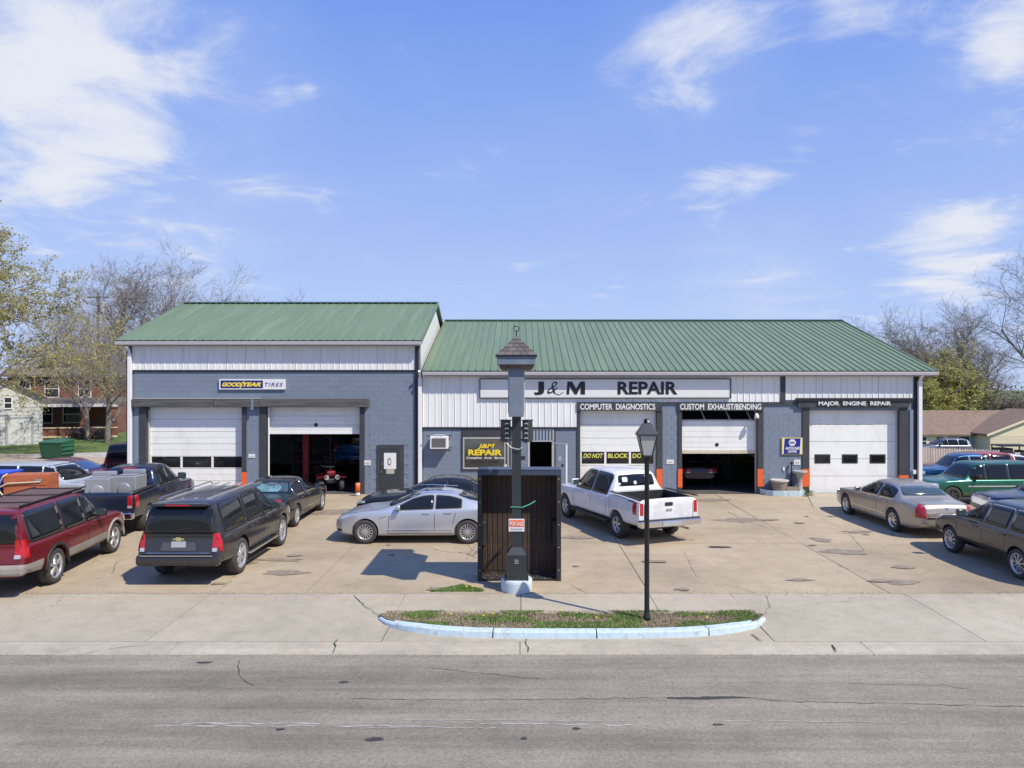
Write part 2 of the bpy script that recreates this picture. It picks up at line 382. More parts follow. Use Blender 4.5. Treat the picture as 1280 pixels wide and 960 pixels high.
def car_mesh(sp):
    L, Wd, H = sp['L'], sp['W']/2, sp['H']
    top, belt, bot, plan, rw = sp['top'], sp['belt'], sp['bot'], sp['plan'], sp['rw']
    ls = sorted(set([round(a, 3) for a, _ in top]+[round(a, 3) for a, _ in plan]))
    full = []
    for a, b in zip(ls, ls[1:]):
        n = max(1, int(round((b-a)/.42))); full += [lerp(a, b, i/n) for i in range(n)]
    full.append(ls[-1]); rings = []
    for l in full:
        zt = ip(top, l); zb = min(ip(belt, l), zt-.03); z0 = ip(bot, l); w = ip(plan, l)*Wd
        t = sst(.08, .42, zt-zb)
        xe = lerp(w*.84, rw, t); cr_ = lerp(.025, .06, t)
        E = Vector((w*lerp(.95, .945, t), zb)); C = Vector((xe, zt-cr_)); D = C.lerp(E, .5)+Vector((.012*t, .01))
        ring = [(0, zt), (xe*.62, zt-cr_*.22), tuple(C), tuple(D), tuple(E), (w*.985, zb-.05*min(1, (zb-z0)*2)), (w, lerp(zb, z0, .34)), (w*.992, lerp(zb, z0, .66)), (w*.965, z0+.07), (w*.86, z0), (0, z0)]
        rings.append((l, ring))
    V = []; F = []; n = len(rings[0][1]); N = 2*n-2
    for l, ring in rings:
        y = L/2-l
        for x, z in ring: V.append((x, y, z))
        for x, z in ring[-2:0:-1]: V.append((-x, y, z))
    for i in range(len(rings)-1):
        for j in range(N): F.append((i*N+j, (i+1)*N+j, (i+1)*N+(j+1) % N, i*N+(j+1) % N))
    for base, fl in ((0, False), ((len(rings)-1)*N, True)):
        for j in range(n-1):
            a, b_ = base+j, base+j+1; c, d = base+(N-j-1) % N, base+(N-j) % N
            if j == 0: q = (a, b_, base+N-1)
            elif j == n-2: q = (a, b_, base+N-j)
            else: q = (a, b_, base+N-j-1, base+N-j)
            F.append(tuple(q) if fl == False else tuple(reversed(q)))
    me = bpy.data.meshes.new('body'); me.from_pydata(V, [], F); me.update()
    o = bpy.data.objects.new('tmp_body', me); COL.objects.link(o)
    bm = bmesh.new(); bm.from_mesh(me); cl = bm.edges.layers.float.new('crease_edge'); bmesh.ops.recalc_face_normals(bm, faces=bm.faces)
    nr = len(rings)
    for e in bm.edges:
        a, b_ = e.verts[0].index, e.verts[1].index
        ja, jb = a % N, b_ % N
        if ja == jb:
            j = min(ja, (N-ja) % N)
            if j in (4, 5): e[cl] = .35
            elif j in (2,): e[cl] = sp.get('ec', .25)
            elif j in (8, 9): e[cl] = .5
        if a//N == b_//N and a//N in (0, nr-1): e[cl] = .45
    bm.to_mesh(me); bm.free()
    ss = o.modifiers.new('s', 'SUBSURF'); ss.levels = 2; ss.render_levels = 2
    # arches
    cut = MB(); Ra = sp['R']*sp.get('arch', 1.13)
    for l in (sp['fo'], sp['fo']+sp['wb']):
        for sx in (-1, 1):
            y = L/2-l; zc = sp['R']+.01
            x0, x1 = (sx*(Wd-.36), sx*(Wd+.3))
            pts = [(Ra*cos(a*2*pi/28), Ra*sin(a*2*pi/28)) for a in range(28)]
            pts = [(p, max(q, -sp['R']*2)) for p, q in pts]
            v = [(x0, y+p, zc+q) for p, q in pts]+[(x1, y+p, zc+q) for p, q in pts]
            f = [tuple(range(28)), tuple(range(28, 56))[::-1]]+[(i, i+28, (i+1) % 28+28, (i+1) % 28) for i in range(28)]
            if sx < 0: f = [tuple(reversed(q)) for q in f]
            cut.add(v, f)
    if 'bed' in sp:
        a, b_, hw, zf = sp['bed']; cut.box(-hw, hw, L/2-b_, L/2-a, zf, 3)
    cm = bpy.data.meshes.new('cut'); cm.from_pydata([tuple(v) for v in cut.v], [], cut.f)
    bmc = bmesh.new(); bmc.from_mesh(cm); bmesh.ops.recalc_face_normals(bmc, faces=bmc.faces); bmc.to_mesh(cm); bmc.free()
    me.materials.append(BLACK); me.materials.append(BLACK); cm.materials.append(BLACK); cm.materials.append(BLACK)
    cm.polygons.foreach_set('material_index', [1]*len(cm.polygons))
    co = bpy.data.objects.new('tmp_cut', cm); COL.objects.link(co)
    bo = o.modifiers.new('b', 'BOOLEAN'); bo.operation = 'DIFFERENCE'; bo.object = co; bo.solver = 'EXACT'
    dg = bpy.context.evaluated_depsgraph_get(); dg.update()
    res = bpy.data.meshes.new_from_object(o.evaluated_get(dg))
    bpy.data.objects.remove(o); bpy.data.objects.remove(co)
    res.polygons.foreach_set('use_smooth', [True]*len(res.polygons))
    try: res.set_sharp_from_angle(angle=R(38))
    except Exception: pass
    return res

CACHE = {}
def make_car(name, label, cat, sp, body, glass=GLASS, group=None, **opt):
    """builds a car at the origin facing +y; returns its root"""
    L, Wd, H, Rw = sp['L'], sp['W']/2, sp['H'], sp['R']
    key = sp['id']
    if key not in CACHE: CACHE[key] = car_mesh(sp)
    me = CACHE[key].copy(); me.name = 'body'; me.materials.clear(); me.materials.append(body); me.materials.append(BLACKP)
    bm = bmesh.new(); bm.from_mesh(CACHE[key]); bvh = BVHTree.FromBMesh(bm); bm.free()
    P = Proj(bvh, L, Wd)
    root = thing(name, label, cat, group=group)
    link_mesh('body', me, None, root)
    top, belt = sp['top'], sp['belt']
    rimm = opt.get('rim', RIM)
    # windows
    tr = opt.get('wtrim', BLACKP)
    for side in ('l', 'r'):
        wt = MB()
        for k, (a, b_) in enumerate(sp['win']):
            n = 9; lo = []; hi = []
            for i in range(n):
                l = lerp(a, b_, i/(n-1)); zl = ip(belt, l)+.02; zh = min(ip(top, l)-sp.get('wtop', .125), H-sp.get('wtop', .125)-.01)
                if 'wr' in sp: zh = min(zh, sp['wr'](l))
                if zh > zl+.02: lo.append((l, zl)); hi.append((l, zh))
            if len(lo) < 2: continue
            poly = rounded(lo+hi[::-1], .05)
            P.patch(wt, grow(poly, .022), side, .003, back=.01)
            g = MB(); P.patch(g, poly, side, .007); g.build('side_window', glass, root, smooth=True)
        wt.build('window_trim', tr, root, smooth=True)
    z0, z1, w0, w1 = sp['ws']
    po = [(-w0, z0), (0, z0-.02), (w0, z0), (w1, z1), (0, z1+.02), (-w1, z1)]
    g = MB(); P.patch(g, rounded(po, .06), 'f', .005, step=.12); g.build('windscreen', opt.get('wsglass', glass), root, smooth=True)
    z0, z1, w0, w1 = sp['rg']
    po = [(-w0, z0), (w0, z0), (w1, z1), (0, z1+.015), (-w1, z1)]
    g = MB(); P.patch(g, rounded(po, .07), 'b', .005, step=.12); rgo = g.build('rear_window', opt.get('rgglass', glass), root, smooth=True)
    # seams
    sm = MB()
    for ln in sp['seams']:
        for side in ('l', 'r'): P.line(sm, ln, side)
    for ln in sp.get('bseams', []): P.line(sm, ln, 'b')
    for ln in sp.get('tseams', []): P.line(sm, ln, 't')
    sm.build('panel_gap', SEAM, root)
    # handles, mirrors
    for (l, z) in sp['handles']:
        for side, sx in (('l', -1), ('r', 1)):
            p = P.pt(l, z, side, .012)
            if p: MB().box(p.x-.018, p.x+.018, p.y-.10, p.y+.10, p.z-.017, p.z+.017, bev=.008).build('door_handle', opt.get('hmat', body), root)
    l, z = sp['mirror']
    for side, sx in (('l', -1), ('r', 1)):
        p = P.pt(l, z, side, 0)
        if p:
            k = sp.get('mk', 1.0)
            m = MB(); m.box(min(p.x, p.x+sx*.10), max(p.x, p.x+sx*.10), p.y-.03, p.y+.03, p.z-.02, p.z+.03)
            mm = Matrix.Translation((p.x+sx*(.06+.10*k), p.y, p.z+.07*k)) @ Matrix.Rotation(-sx*.15, 4, 'Z')
            m.box(-.11*k, .11*k, -.06, .06, -.08*k, .08*k, M=mm, bev=.035*k)
            mo = m.build('wing_mirror', opt.get('mmat', body), root, smooth=True)
            gm = MB(); gm.box(-.09*k, .09*k, -.064, -.058, -.06*k, .06*k, M=mm); gm.build('mirror_glass', GLASSL, mo)
    # lamps
    for key_, mname, mm in (('head', 'headlight', CLEARL), ('tail', 'taillight', REDL)):
        if key_ == 'tail' and sp.get('tail'):
            zs = [q[1] for w_, pl in sp['tail'] if w_ == 'b' for q in pl]; xsb = [q[0] for w_, pl in sp['tail'] if w_ == 'b' for q in pl]
            z0t, z1t = min(zs), max(zs); xw = sp.get('tailw', .15); yd = sp.get('taild', .20)
            for sx, sdn in ((-1, 'l'), (1, 'r')):
                rows = []
                xb = Wd*sp.get('tailx', .84)
                for q in range(6):
                    z = lerp(z0t, z1t, q/5); row = []; inn = []
                    for (u_, sd_) in ((sx*(xb-xw), 'b'), (sx*(xb-xw*.5), 'b'), (sx*xb, 'b'), (L-.13, sdn), (L-.13-yd*.5, sdn), (L-.13-yd, sdn)):
                        po_ = P.pt(u_, z, sd_, .013); pi_ = P.pt(u_, z, sd_, -.02)
                        if po_ and sd_ == 'b' and abs(po_.y+L/2) > .5: po_ = None
                        if po_: row.append(po_); inn.append(pi_)
                    if len(row) == 6: rows.append((row, inn))
                if len(rows) > 1:
                    g = MB(); n_ = 6; k_ = len(rows)
                    v_ = [p_ for r_ in rows for p_ in r_[0]]+[p_ for r_ in rows for p_ in r_[1]]; o2 = n_*k_
                    f_l = [(i*n_+j, i*n_+j+1, (i+1)*n_+j+1, (i+1)*n_+j) for i in range(k_-1) for j in range(n_-1)]
                    bd = [j for j in range(n_)]+[i*n_+n_-1 for i in range(1, k_)]+[(k_-1)*n_+j for j in range(n_-2, -1, -1)]+[i*n_ for i in range(k_-2, 0, -1)]
                    f_l += [(bd[i], bd[(i+1) % len(bd)], bd[(i+1) % len(bd)]+o2, bd[i]+o2) for i in range(len(bd))]
                    g.add(v_, f_l); tl_ = g.build('taillight', REDL, root)
                    if sp.get('reverse', True):
                        g = MB(); r0, r1 = rows[0][0], rows[1][0]; e_ = Vector((0, -.004, 0))
                        g.add([p_+e_ for p_ in r0[:3]]+[p_+e_ for p_ in r1[:3]], [(0, 1, 4, 3), (1, 2, 5, 4)]); g.build('reversing_lamp', CLEARL, tl_)
            continue
        for sx in (-1, 1):
            g = MB()
            for (which, poly) in sp.get(key_, []):
                if which in ('f', 'b'): pl = [(sx*a, b_) for a, b_ in poly]; sd = which
                else: pl = poly; sd = 'r' if sx > 0 else 'l'
                P.patch(g, rounded(pl, .03), sd, .014, back=.03, step=.05, maxd=.22)
            g.build(mname, mm, root, smooth=False)
    for nm, mm, which, poly, off in sp.get('extra', [])+opt.get('extra', []):
        for sd in which:
            g = MB(); pl = poly
            P.patch(g, pl, sd, off, back=off+.01, step=.12)
            if callable(mm): mm = mm()
            g.build(nm, {'body': body}.get(mm, mm) if isinstance(mm, str) else mm, root)
    # wheels
    tm, rm = make_wheel(Rw, sp.get('wk', 'car'), opt.get('spokes', 6), rimm, sp.get('ww', .24))
    for l in (sp['fo'], sp['fo']+sp['wb']):
        for sx in (-1, 1):
            c = Vector((sx*(Wd-sp.get('wi', .145)), L/2-l, Rw))
            wo = link_mesh('wheel', tm, None, root, c); ri = link_mesh('rim', rm, None, wo, c)
            if sx < 0: wo.rotation_euler = (0, 0, pi)
    # dark underbody
    MB().box(-Wd*.55, Wd*.55, -L/2+.75, L/2-.6, Rw*.7, Rw*1.25).build('underbody', BLACKP, root)
    pz = opt.get('plate')
    if pz is not None:
        x_, z_ = 0, pz; p = P.pt(0, z_, 'b', .02)
        if p: MB().box(-.155, .155, p.y-.012, p.y+.01, z_-.075, z_+.075).build('number_plate', opt.get('platem', PLATE), root)
    return root, P

def place(root, px, py, sp, wheel, head, gz=0.0):
    """put the contact point of a wheel ('lr','rr','lf','rf') where the picture ray meets the ground; head = degrees turned left from facing away"""
    Z = 900*(4.5-gz)/(py-480); X = (px-650)*Z/900
    sx = -1 if wheel[0] == 'l' else 1
    l = sp['fo'] if wheel[1] == 'f' else sp['fo']+sp['wb']
    loc = Vector((sx*(sp['W']/2-.10), sp['L']/2-l, 0)); Rm = Matrix.Rotation(R(head), 3, 'Z')
    root.rotation_euler = (0, 0, R(head)); root.location = Vector((X, Z, gz))-Rm @ loc

def sedan(id, L, W, H, wb, fo, Rw, c1, c2, c3, c4, hood0, hood1, deck, tail, rw=.56, belt0=.84, belt1=.93, **k):
    d = dict(id=id, L=L, W=W, H=H, wb=wb, fo=fo, R=Rw, rw=rw)
    d['top'] = [(0, hood0-.22), (.05, hood0-.10), (.20, hood0), (.7, lerp(hood0, hood1, .6)), (c1, hood1), (c2-.12, H-.10), (c2+.2, H-.02), ((c2+c3)/2, H), (c3-.1, H-.03), (c3+.15, H-.09), (c4-.05, deck+.03), (c4+.1, deck), (L-.14, tail), (L-.03, tail-.10), (L, tail-.26)]
    d['belt'] = [(0, hood0-.12), (.5, belt0-.06), (c1, belt0), (c4, belt1), (L-.2, min(belt1, tail-.04)), (L, tail-.30)]
    d['bot'] = [(0, .34), (.25, .22), (.6, .2), (L-.6, .22), (L-.25, .27), (L, .42)]
    d['plan'] = [(0, .62), (.06, .72), (.22, .86), (.6, .95), (1.2, .99), (L*.5, 1), (L-1.0, .98), (L-.4, .91), (L-.1, .82), (L, .70)]
    d['ws'] = (hood1+.05, H-.10, W/2*.80, rw*.93); d['rg'] = (deck+.06, H-.13, W/2*.74, rw*.92)
    m = (c2+c3)/2+.0
    d['win'] = [(c1+.20, m-.035), (m+.035, c3+.26)]
    z_ = lambda l: ip(d['belt'], l)
    d['seams'] = [[(c1+.12, .30), (c1+.16, z_(c1+.2)-.02)], [(m, .28), (m, z_(m)+.0)], [(c3+.12, z_(c3+.1)), (c3+.06, .75), (fo+wb-Rw*1.25, .55)], [(c1+.12, .30), (fo+wb-Rw*1.3, .31)]]
    d['bseams'] = [[(-.62, deck-.07), (-.56, .62), (.56, .62), (.62, deck-.07)]]
    d['tseams'] = [[(-.70, .5), (-.66, c1-.1)], [(.70, .5), (.66, c1-.1)], [(-.62, .34), (.62, .34)], [(-.68, c4+.12), (-.66, L-.2)], [(.68, c4+.12), (.66, L-.2)]]
    d['handles'] = [(m-.24, z_(m)-.10), (c3-.12, z_(c3)-.10)]
    d['mirror'] = (c1+.42, belt0+.06); d['mk'] = .85
    d.update(k); return d

def suv(id, L, W, H, wb, fo, Rw, c1, c2, hood0, hood1, belt=1.05, rw=.66, rake=.28, win=None, **k):
    d = dict(id=id, L=L, W=W, H=H, wb=wb, fo=fo, R=Rw, rw=rw)
    d['top'] = [(0, hood0-.30), (.04, hood0-.12), (.18, hood0), (.7, lerp(hood0, hood1, .6)), (c1, hood1), (c2-.1, H-.10), (c2+.2, H-.02), ((c2+L)/2, H), (L-rake-.25, H-.01), (L-rake, H-.06), (L-rake*.55, lerp(belt, H, .55)), (L-.16, belt+.05), (L-.10, belt-.15), (L-.06, .72), (L, .66), (L+.001, .50)]
    d['belt'] = [(0, hood0-.22), (.5, belt-.06), (c1, belt-.02), (L-.3, belt), (L-.1, belt-.2), (L, .50)]
    d['bot'] = [(0, .46), (.3, .40), (.7, .40), (L-.6, .42), (L-.2, .48), (L, .52)]
    d['plan'] = [(0, .74), (.06, .82), (.2, .92), (.6, .97), (1.2, .99), (L*.5, 1), (L-.8, .99), (L-.3, .96), (L-.12, .92), (L-.06, .90), (L+.001, .86)]
    d['ws'] = (hood1+.05, H-.10, W/2*.83, rw*.98); d['rg'] = (belt+.02, H-.13, W/2*.82, rw*.98)
    d['ec'] = .35; d['wtop'] = .105
    m1 = fo+wb*.52; m2 = fo+wb*.86
    d['win'] = win or [(c1+.22, m1-.03), (m1+.03, m2-.02), (m2+.06, L-rake-.12)]
    zb = belt
    d['seams'] = [[(c1+.12, .52), (c1+.14, zb-.03)], [(m1, .50), (m1, zb+.02)], [(m2+.03, zb), (m2+.0, .95), (fo+wb-Rw*1.3, .62)], [(c1+.12, .52), (fo+wb-Rw*1.3, .53)]]
    d['bseams'] = [[(-.74, H-.2), (-.80, .74), (.80, .74), (.74, H-.2)], [(-.76, belt-.04), (.76, belt-.04)]]
    d['tseams'] = [[(-.72, .5), (-.70, c1-.1)], [(.72, .5), (.70, c1-.1)], [(-.66, .26), (.66, .26)]]
    d['handles'] = [(m1-.24, zb-.12), (m2-.14, zb-.12)]
    d['mirror'] = (c1+.48, belt+.06); d['mk'] = 1.15; d['wk'] = 'suv'
    d.update(k); return d

def pickup(id, L, W, H, wb, fo, Rw, c1, c2, c3, hood0, hood1, rail, belt=1.08, rw=.66, **k):
    d = dict(id=id, L=L, W=W, H=H, wb=wb, fo=fo, R=Rw, rw=rw)
    d['top'] = [(0, hood0-.30), (.04, hood0-.10), (.18, hood0), (.8, lerp(hood0, hood1, .6)), (c1, hood1), (c2-.1, H-.10), (c2+.2, H-.02), ((c2+c3)/2, H), (c3-.25, H-.02), (c3-.08, H-.08), (c3+.06, rail+.08), (c3+.12, rail), (c3+.5, rail), (L-.04, rail), (L-.005, rail-.06), (L, rail-.2)]
    d['belt'] = [(0, hood0-.22), (.5, belt-.08), (c1, belt-.02), (c3, belt), (c3+.2, rail-.05), (L, rail-.10)]
    d['bot'] = [(0, .48), (.3, .40), (.7, .40), (L-.2, .50), (L, .55)]
    d['plan'] = [(0, .78), (.06, .86), (.2, .94), (.6, .98), (1.2, 1.0), (c3, 1), (L-.1, 1.0), (L, .97)]
    d['bed'] = (c3+.14, L-.06, W/2-.11, .78)
    d['ws'] = (hood1+.06, H-.11, W/2*.80, rw*.95); d['rg'] = (rail+.12, H-.16, rw*.95, rw*.90)
    d['ec'] = .4
    m1 = lerp(c1, c3, .54)
    d['win'] = [(c1+.22, m1-.035), (m1+.035, c3-.12)]
    zb = belt
    d['seams'] = [[(c1+.12, .52), (c1+.14, zb-.03)], [(m1, .50), (m1, zb+.02)], [(c3-.1, .50), (c3-.1, zb+.02)], [(c3+.09, .55), (c3+.09, rail-.02)], [(c1+.12, .52), (c3-.1, .50)]]
    d['bseams'] = [[(-W/2*.80, rail-.03), (-W/2*.80, .66), (W/2*.80, .66), (W/2*.80, rail-.03)]]
    d['tseams'] = [[(-.72, .5), (-.70, c1-.1)], [(.72, .5), (.70, c1-.1)]]
    d['handles'] = [(m1-.24, zb-.14), (c3-.32, zb-.14)]
    d['mirror'] = (c1+.45, belt+.08); d['mk'] = 1.25; d['wk'] = 'truck'; d['ww'] = .27; d['wi'] = .155
    d.update(k); return d
# ------------------------------------------------------------------ the parked vehicles
def box_rear_bumper(root, sp, m, z0=.46, z1=.66, d=.12, w=None, name='rear_bumper'):
    L = sp['L']; w = w or sp['W']/2*.96
    b = MB(); b.box(-w, w, -L/2-d, -L/2+.05, z0, z1, bev=.045); return b.build(name, m, root, smooth=False)

# sedan with long deck (two of these stand on the lot)
DTS = sedan('long_sedan', 5.27, 1.90, 1.48, 2.93, 1.08, .345, 1.62, 2.48, 3.72, 4.35, .80, .97, 1.06, 1.03, rw=.60, belt0=.90, belt1=.98)
DTS['tail'] = [('b', [(.60, .99), (.78, .99), (.78, .62), (.68, .62)]), ('s', [(5.02, .97), (5.20, .96), (5.20, .64), (5.10, .64)])]
DTS['tailw'] = .10; DTS['tailx'] = .76; DTS['reverse'] = False; DTS['taild'] = .10
DTS['head'] = [('f', [(.55, .70), (.90, .74), (.88, .54), (.58, .54)]), ('s', [(.02, .74), (.42, .78), (.36, .62), (.02, .58)])]
DTS['extra'] = [('chrome_strip', CHROME, ('b',), [(-.60, .60), (.60, .60), (.60, .64), (-.60, .64)], .012), ('grille', BLACKP, ('f',), rounded([(-.42, .5), (.42, .5), (.48, .76), (-.48, .76)], .04), .01),
                ('side_moulding', CHROME, ('l', 'r'), [(1.6, .46), (4.0, .47), (4.0, .49), (1.6, .48)], .012), ('badge', CHROME, ('b',), [(-.045, .87), (.045, .87), (.03, .93), (-.03, .93)], .012)]
# rounded wedge sedan
CTS = sedan('wedge_sedan', 4.87, 1.84, 1.47, 2.88, .90, .335, 1.42, 2.35, 3.35, 4.30, .78, .98, 1.12, 1.12, rw=.57, belt0=.92, belt1=1.02)
CTS['tail'] = [('b', [(.56, 1.02), (.74, 1.04), (.74, .70), (.64, .70)]), ('s', [(4.66, 1.05), (4.80, 1.03), (4.80, .72), (4.72, .72)])]
CTS['tailw'] = .14; CTS['tailx'] = .76; CTS['reverse'] = False; CTS['taild'] = .12
CTS['head'] = [('f', [(.50, .60), (.86, .64), (.80, .86), (.60, .74)]), ('s', [(.03, .66), (.40, .80), (.30, .68), (.03, .54)])]
CTS['extra'] = [('grille', CHROME, ('f',), rounded([(-.36, .42), (.36, .42), (.46, .74), (-.46, .74)], .03), .012), ('grille_mesh', BLACKP, ('f',), rounded([(-.31, .46), (.31, .46), (.40, .70), (-.40, .70)], .03), .018),
                ('side_vent', CHROME, ('l', 'r'), [(1.30, .70), (1.50, .78), (1.50, .80), (1.28, .76)], .01), ('fog_lamp', BLACKP, ('l', 'r'), rounded([(.06, .34), (.22, .34), (.22, .40), (.06, .41)], .02), .012)]
OLD = sedan('full_size_sedan', 5.05, 1.85, 1.45, 2.84, 1.02, .33, 1.55, 2.45, 3.60, 4.35, .74, .92, 1.0, .98, rw=.57, belt0=.87, belt1=.93)
OLD['tail'] = [('b', [(.42, .84), (.73, .85), (.73, .68), (.42, .66)]), ('s', [(4.82, .86), (4.98, .84), (4.98, .68), (4.84, .68)])]
OLD['tailw'] = .30; OLD['tailx'] = .76; OLD['taild'] = .14
OLD['head'] = [('f', [(.45, .58), (.85, .60), (.80, .74), (.48, .70)]), ('s', [(.03, .60), (.36, .64), (.30, .74), (.03, .70)])]
# sport utilities
EXP = suv('boxy_suv', 5.23, 2.0, 1.87, 3.02, .92, .40, 1.52, 2.10, 1.02, 1.12, belt=1.12, rw=.72, rake=.22)
EXP['tail'] = [('b', [(.72, 1.22), (.87, 1.22), (.87, .84), (.74, .84)]), ('s', [(4.93, 1.20), (5.12, 1.12), (5.15, .84), (4.97, .84)])]
EXP['tailw'] = .12; EXP['taild'] = .10
EXP['head'] = [('f', [(.55, .72), (.96, .72), (.96, .94), (.55, .94)]), ('s', [(.02, .74), (.30, .74), (.30, .94), (.02, .94)])]
TAH = suv('large_suv', 5.18, 1.98, 1.90, 2.95, .98, .42, 1.42, 2.12, 1.10, 1.18, belt=1.14, rw=.70, rake=.24)
TAH['tail'] = [('b', [(.74, 1.17), (.89, 1.17), (.89, .78), (.76, .78)]), ('s', [(4.90, 1.18), (5.07, 1.12), (5.11, .74), (4.96, .74)])]
TAH['tailw'] = .10; TAH['taild'] = .08; TAH['tailx'] = .86
TAH['head'] = [('f', [(.52, .76), (.98, .76), (.98, .98), (.52, .98)]), ('s', [(.02, .78), (.34, .80), (.34, .98), (.02, .96)])]
CRV = suv('compact_suv', 4.55, 1.82, 1.65, 2.62, .93, .345, 1.12, 2.05, .90, 1.04, belt=1.04, rw=.60, rake=.42, wtop=.12)
CRV['tail'] = [('b', [(.66, 1.35), (.80, 1.25), (.88, .90), (.70, .88)])]
CRV['head'] = [('f', [(.42, .74), (.86, .80), (.80, .92), (.44, .86)]), ('s', [(.05, .78), (.60, .94), (.52, .84), (.05, .70)])]
MID = suv('midsize_suv', 4.65, 1.80, 1.70, 2.70, .85, .36, 1.40, 2.02, .96, 1.05, belt=1.05, rw=.64, rake=.26)
MID['tail'] = [('b', [(.64, 1.12), (.77, 1.10), (.77, .78), (.66, .78)]), ('s', [(4.38, 1.10), (4.54, 1.04), (4.57, .8), (4.42, .8)])]
MID['head'] = [('f', [(.48, .68), (.86, .68), (.86, .86), (.48, .86)]), ('s', [(.02, .7), (.28, .7), (.28, .86), (.02, .86)])]
# pickups
F15 = pickup('crew_pickup', 5.73, 2.0, 1.90, 3.53, .93, .39, 1.50, 2.12, 3.95, 1.04, 1.14, 1.30, belt=1.17)
F15['tail'] = [('b', [(.80, 1.19), (.94, 1.19), (.94, .86), (.80, .86)]), ('s', [(5.52, 1.18), (5.68, 1.18), (5.68, .86), (5.52, .86)])]
F15['tailw'] = .10; F15['tailx'] = .93; F15['taild'] = .16; F15['reverse'] = False
F15['head'] = [('f', [(.55, .78), (.96, .78), (.96, .98), (.55, .98)]), ('s', [(.02, .8), (.3, .8), (.3, .98), (.02, .98)])]
SIL = pickup('extended_pickup', 5.78, 1.98, 1.88, 3.64, .98, .385, 1.52, 2.20, 3.62, 1.06, 1.14, 1.33, belt=1.18)
SIL['tail'] = [('b', [(.78, 1.22), (.93, 1.22), (.93, .86), (.78, .86)]), ('s', [(5.58, 1.22), (5.73, 1.22), (5.73, .86), (5.58, .86)])]
SIL['tailw'] = .12; SIL['tailx'] = .93
SIL['head'] = [('f', [(.55, .78), (.96, .78), (.96, .98), (.55, .98)]), ('s', [(.02, .8), (.3, .8), (.3, .98), (.02, .98)])]
BLU = pickup('compact_pickup', 5.1, 1.8, 1.75, 3.1, .85, .35, 1.40, 1.98, 3.35, .96, 1.05, 1.15, belt=1.06, rw=.62)
BLU['head'] = MID['head']

P_RED = paint('burgundy_paint', (.19, .010, .014), metal=.35)
P_TAHOE = paint('brown_grey_paint', (.042, .038, .040), metal=.45, rough=.22)
P_WAGON = paint('mid_silver_paint', (.24, .25, .28), metal=.6)
P_BLACK = paint('gloss_black_paint', (.010, .010, .012), metal=.2, rough=.18)
P_SILVER = paint('silver_paint', (.56, .575, .61), metal=.6, rough=.35)
P_GOLD = paint('champagne_paint', (.42, .375, .31), metal=.5, rough=.34)
P_CRV = paint('graphite_paint', (.085, .084, .082), metal=.6, rough=.30)
P_WHITE = mat('white_car_paint', (.70, .71, .74), rough=.3, coat=.7, dirt=(.35, .32, .29), dscale=2.5, damt=.5)
P_NAVY = paint('navy_paint', (.022, .032, .060), metal=.5)
P_GREEN = paint('green_paint', (.010, .115, .070), metal=.45)
P_BLUE = paint('blue_paint', (.012, .075, .22), metal=.45)
P_LSIL = paint('pale_silver_paint', (.55, .56, .55), metal=.4)
P_DRED = paint('dark_red_paint', (.13, .006, .016), metal=.4)
P_MAROON = paint('maroon_paint', (.10, .012, .014), metal=.3)
P_DBLUE = paint('midnight_paint', (.010, .018, .050), metal=.45)
P_DUST = mat('tan_cladding', (.30, .27, .235), rough=.55, var=.15, vscale=4, dirt=(.16, .13, .10), damt=.5)
P_DSED = paint('charcoal_blue_paint', (.016, .018, .024), metal=.4)
RIMD = mat('dark_rim', (.035, .035, .036), rough=.5)

# ------------------------------------------------------------------ ground
def gheight(x, y):
    return -.88*sst(13.8, 18.6, x)*sst(24.5, 30, y) - 2.0*sst(30, 72, y)*sst(14, 36, x) + .12*sst(42, 60, y)*sst(-10, -16, x)
def terrain(name, x0, x1, y0, y1, step, off, m, parent=None):
    nx = int((x1-x0)/step)+1; ny = int((y1-y0)/step)+1; mb = MB()
    v = [(lerp(x0, x1, i/nx), lerp(y0, y1, j/ny), gheight(lerp(x0, x1, i/nx), lerp(y0, y1, j/ny))+off) for j in range(ny+1) for i in range(nx+1)]
    f = [(j*(nx+1)+i, j*(nx+1)+i+1, (j+1)*(nx+1)+i+1, (j+1)*(nx+1)+i) for j in range(ny) for i in range(nx)]
    mb.add(v, f); return mb.build(name, m, parent, center=False, smooth=True)

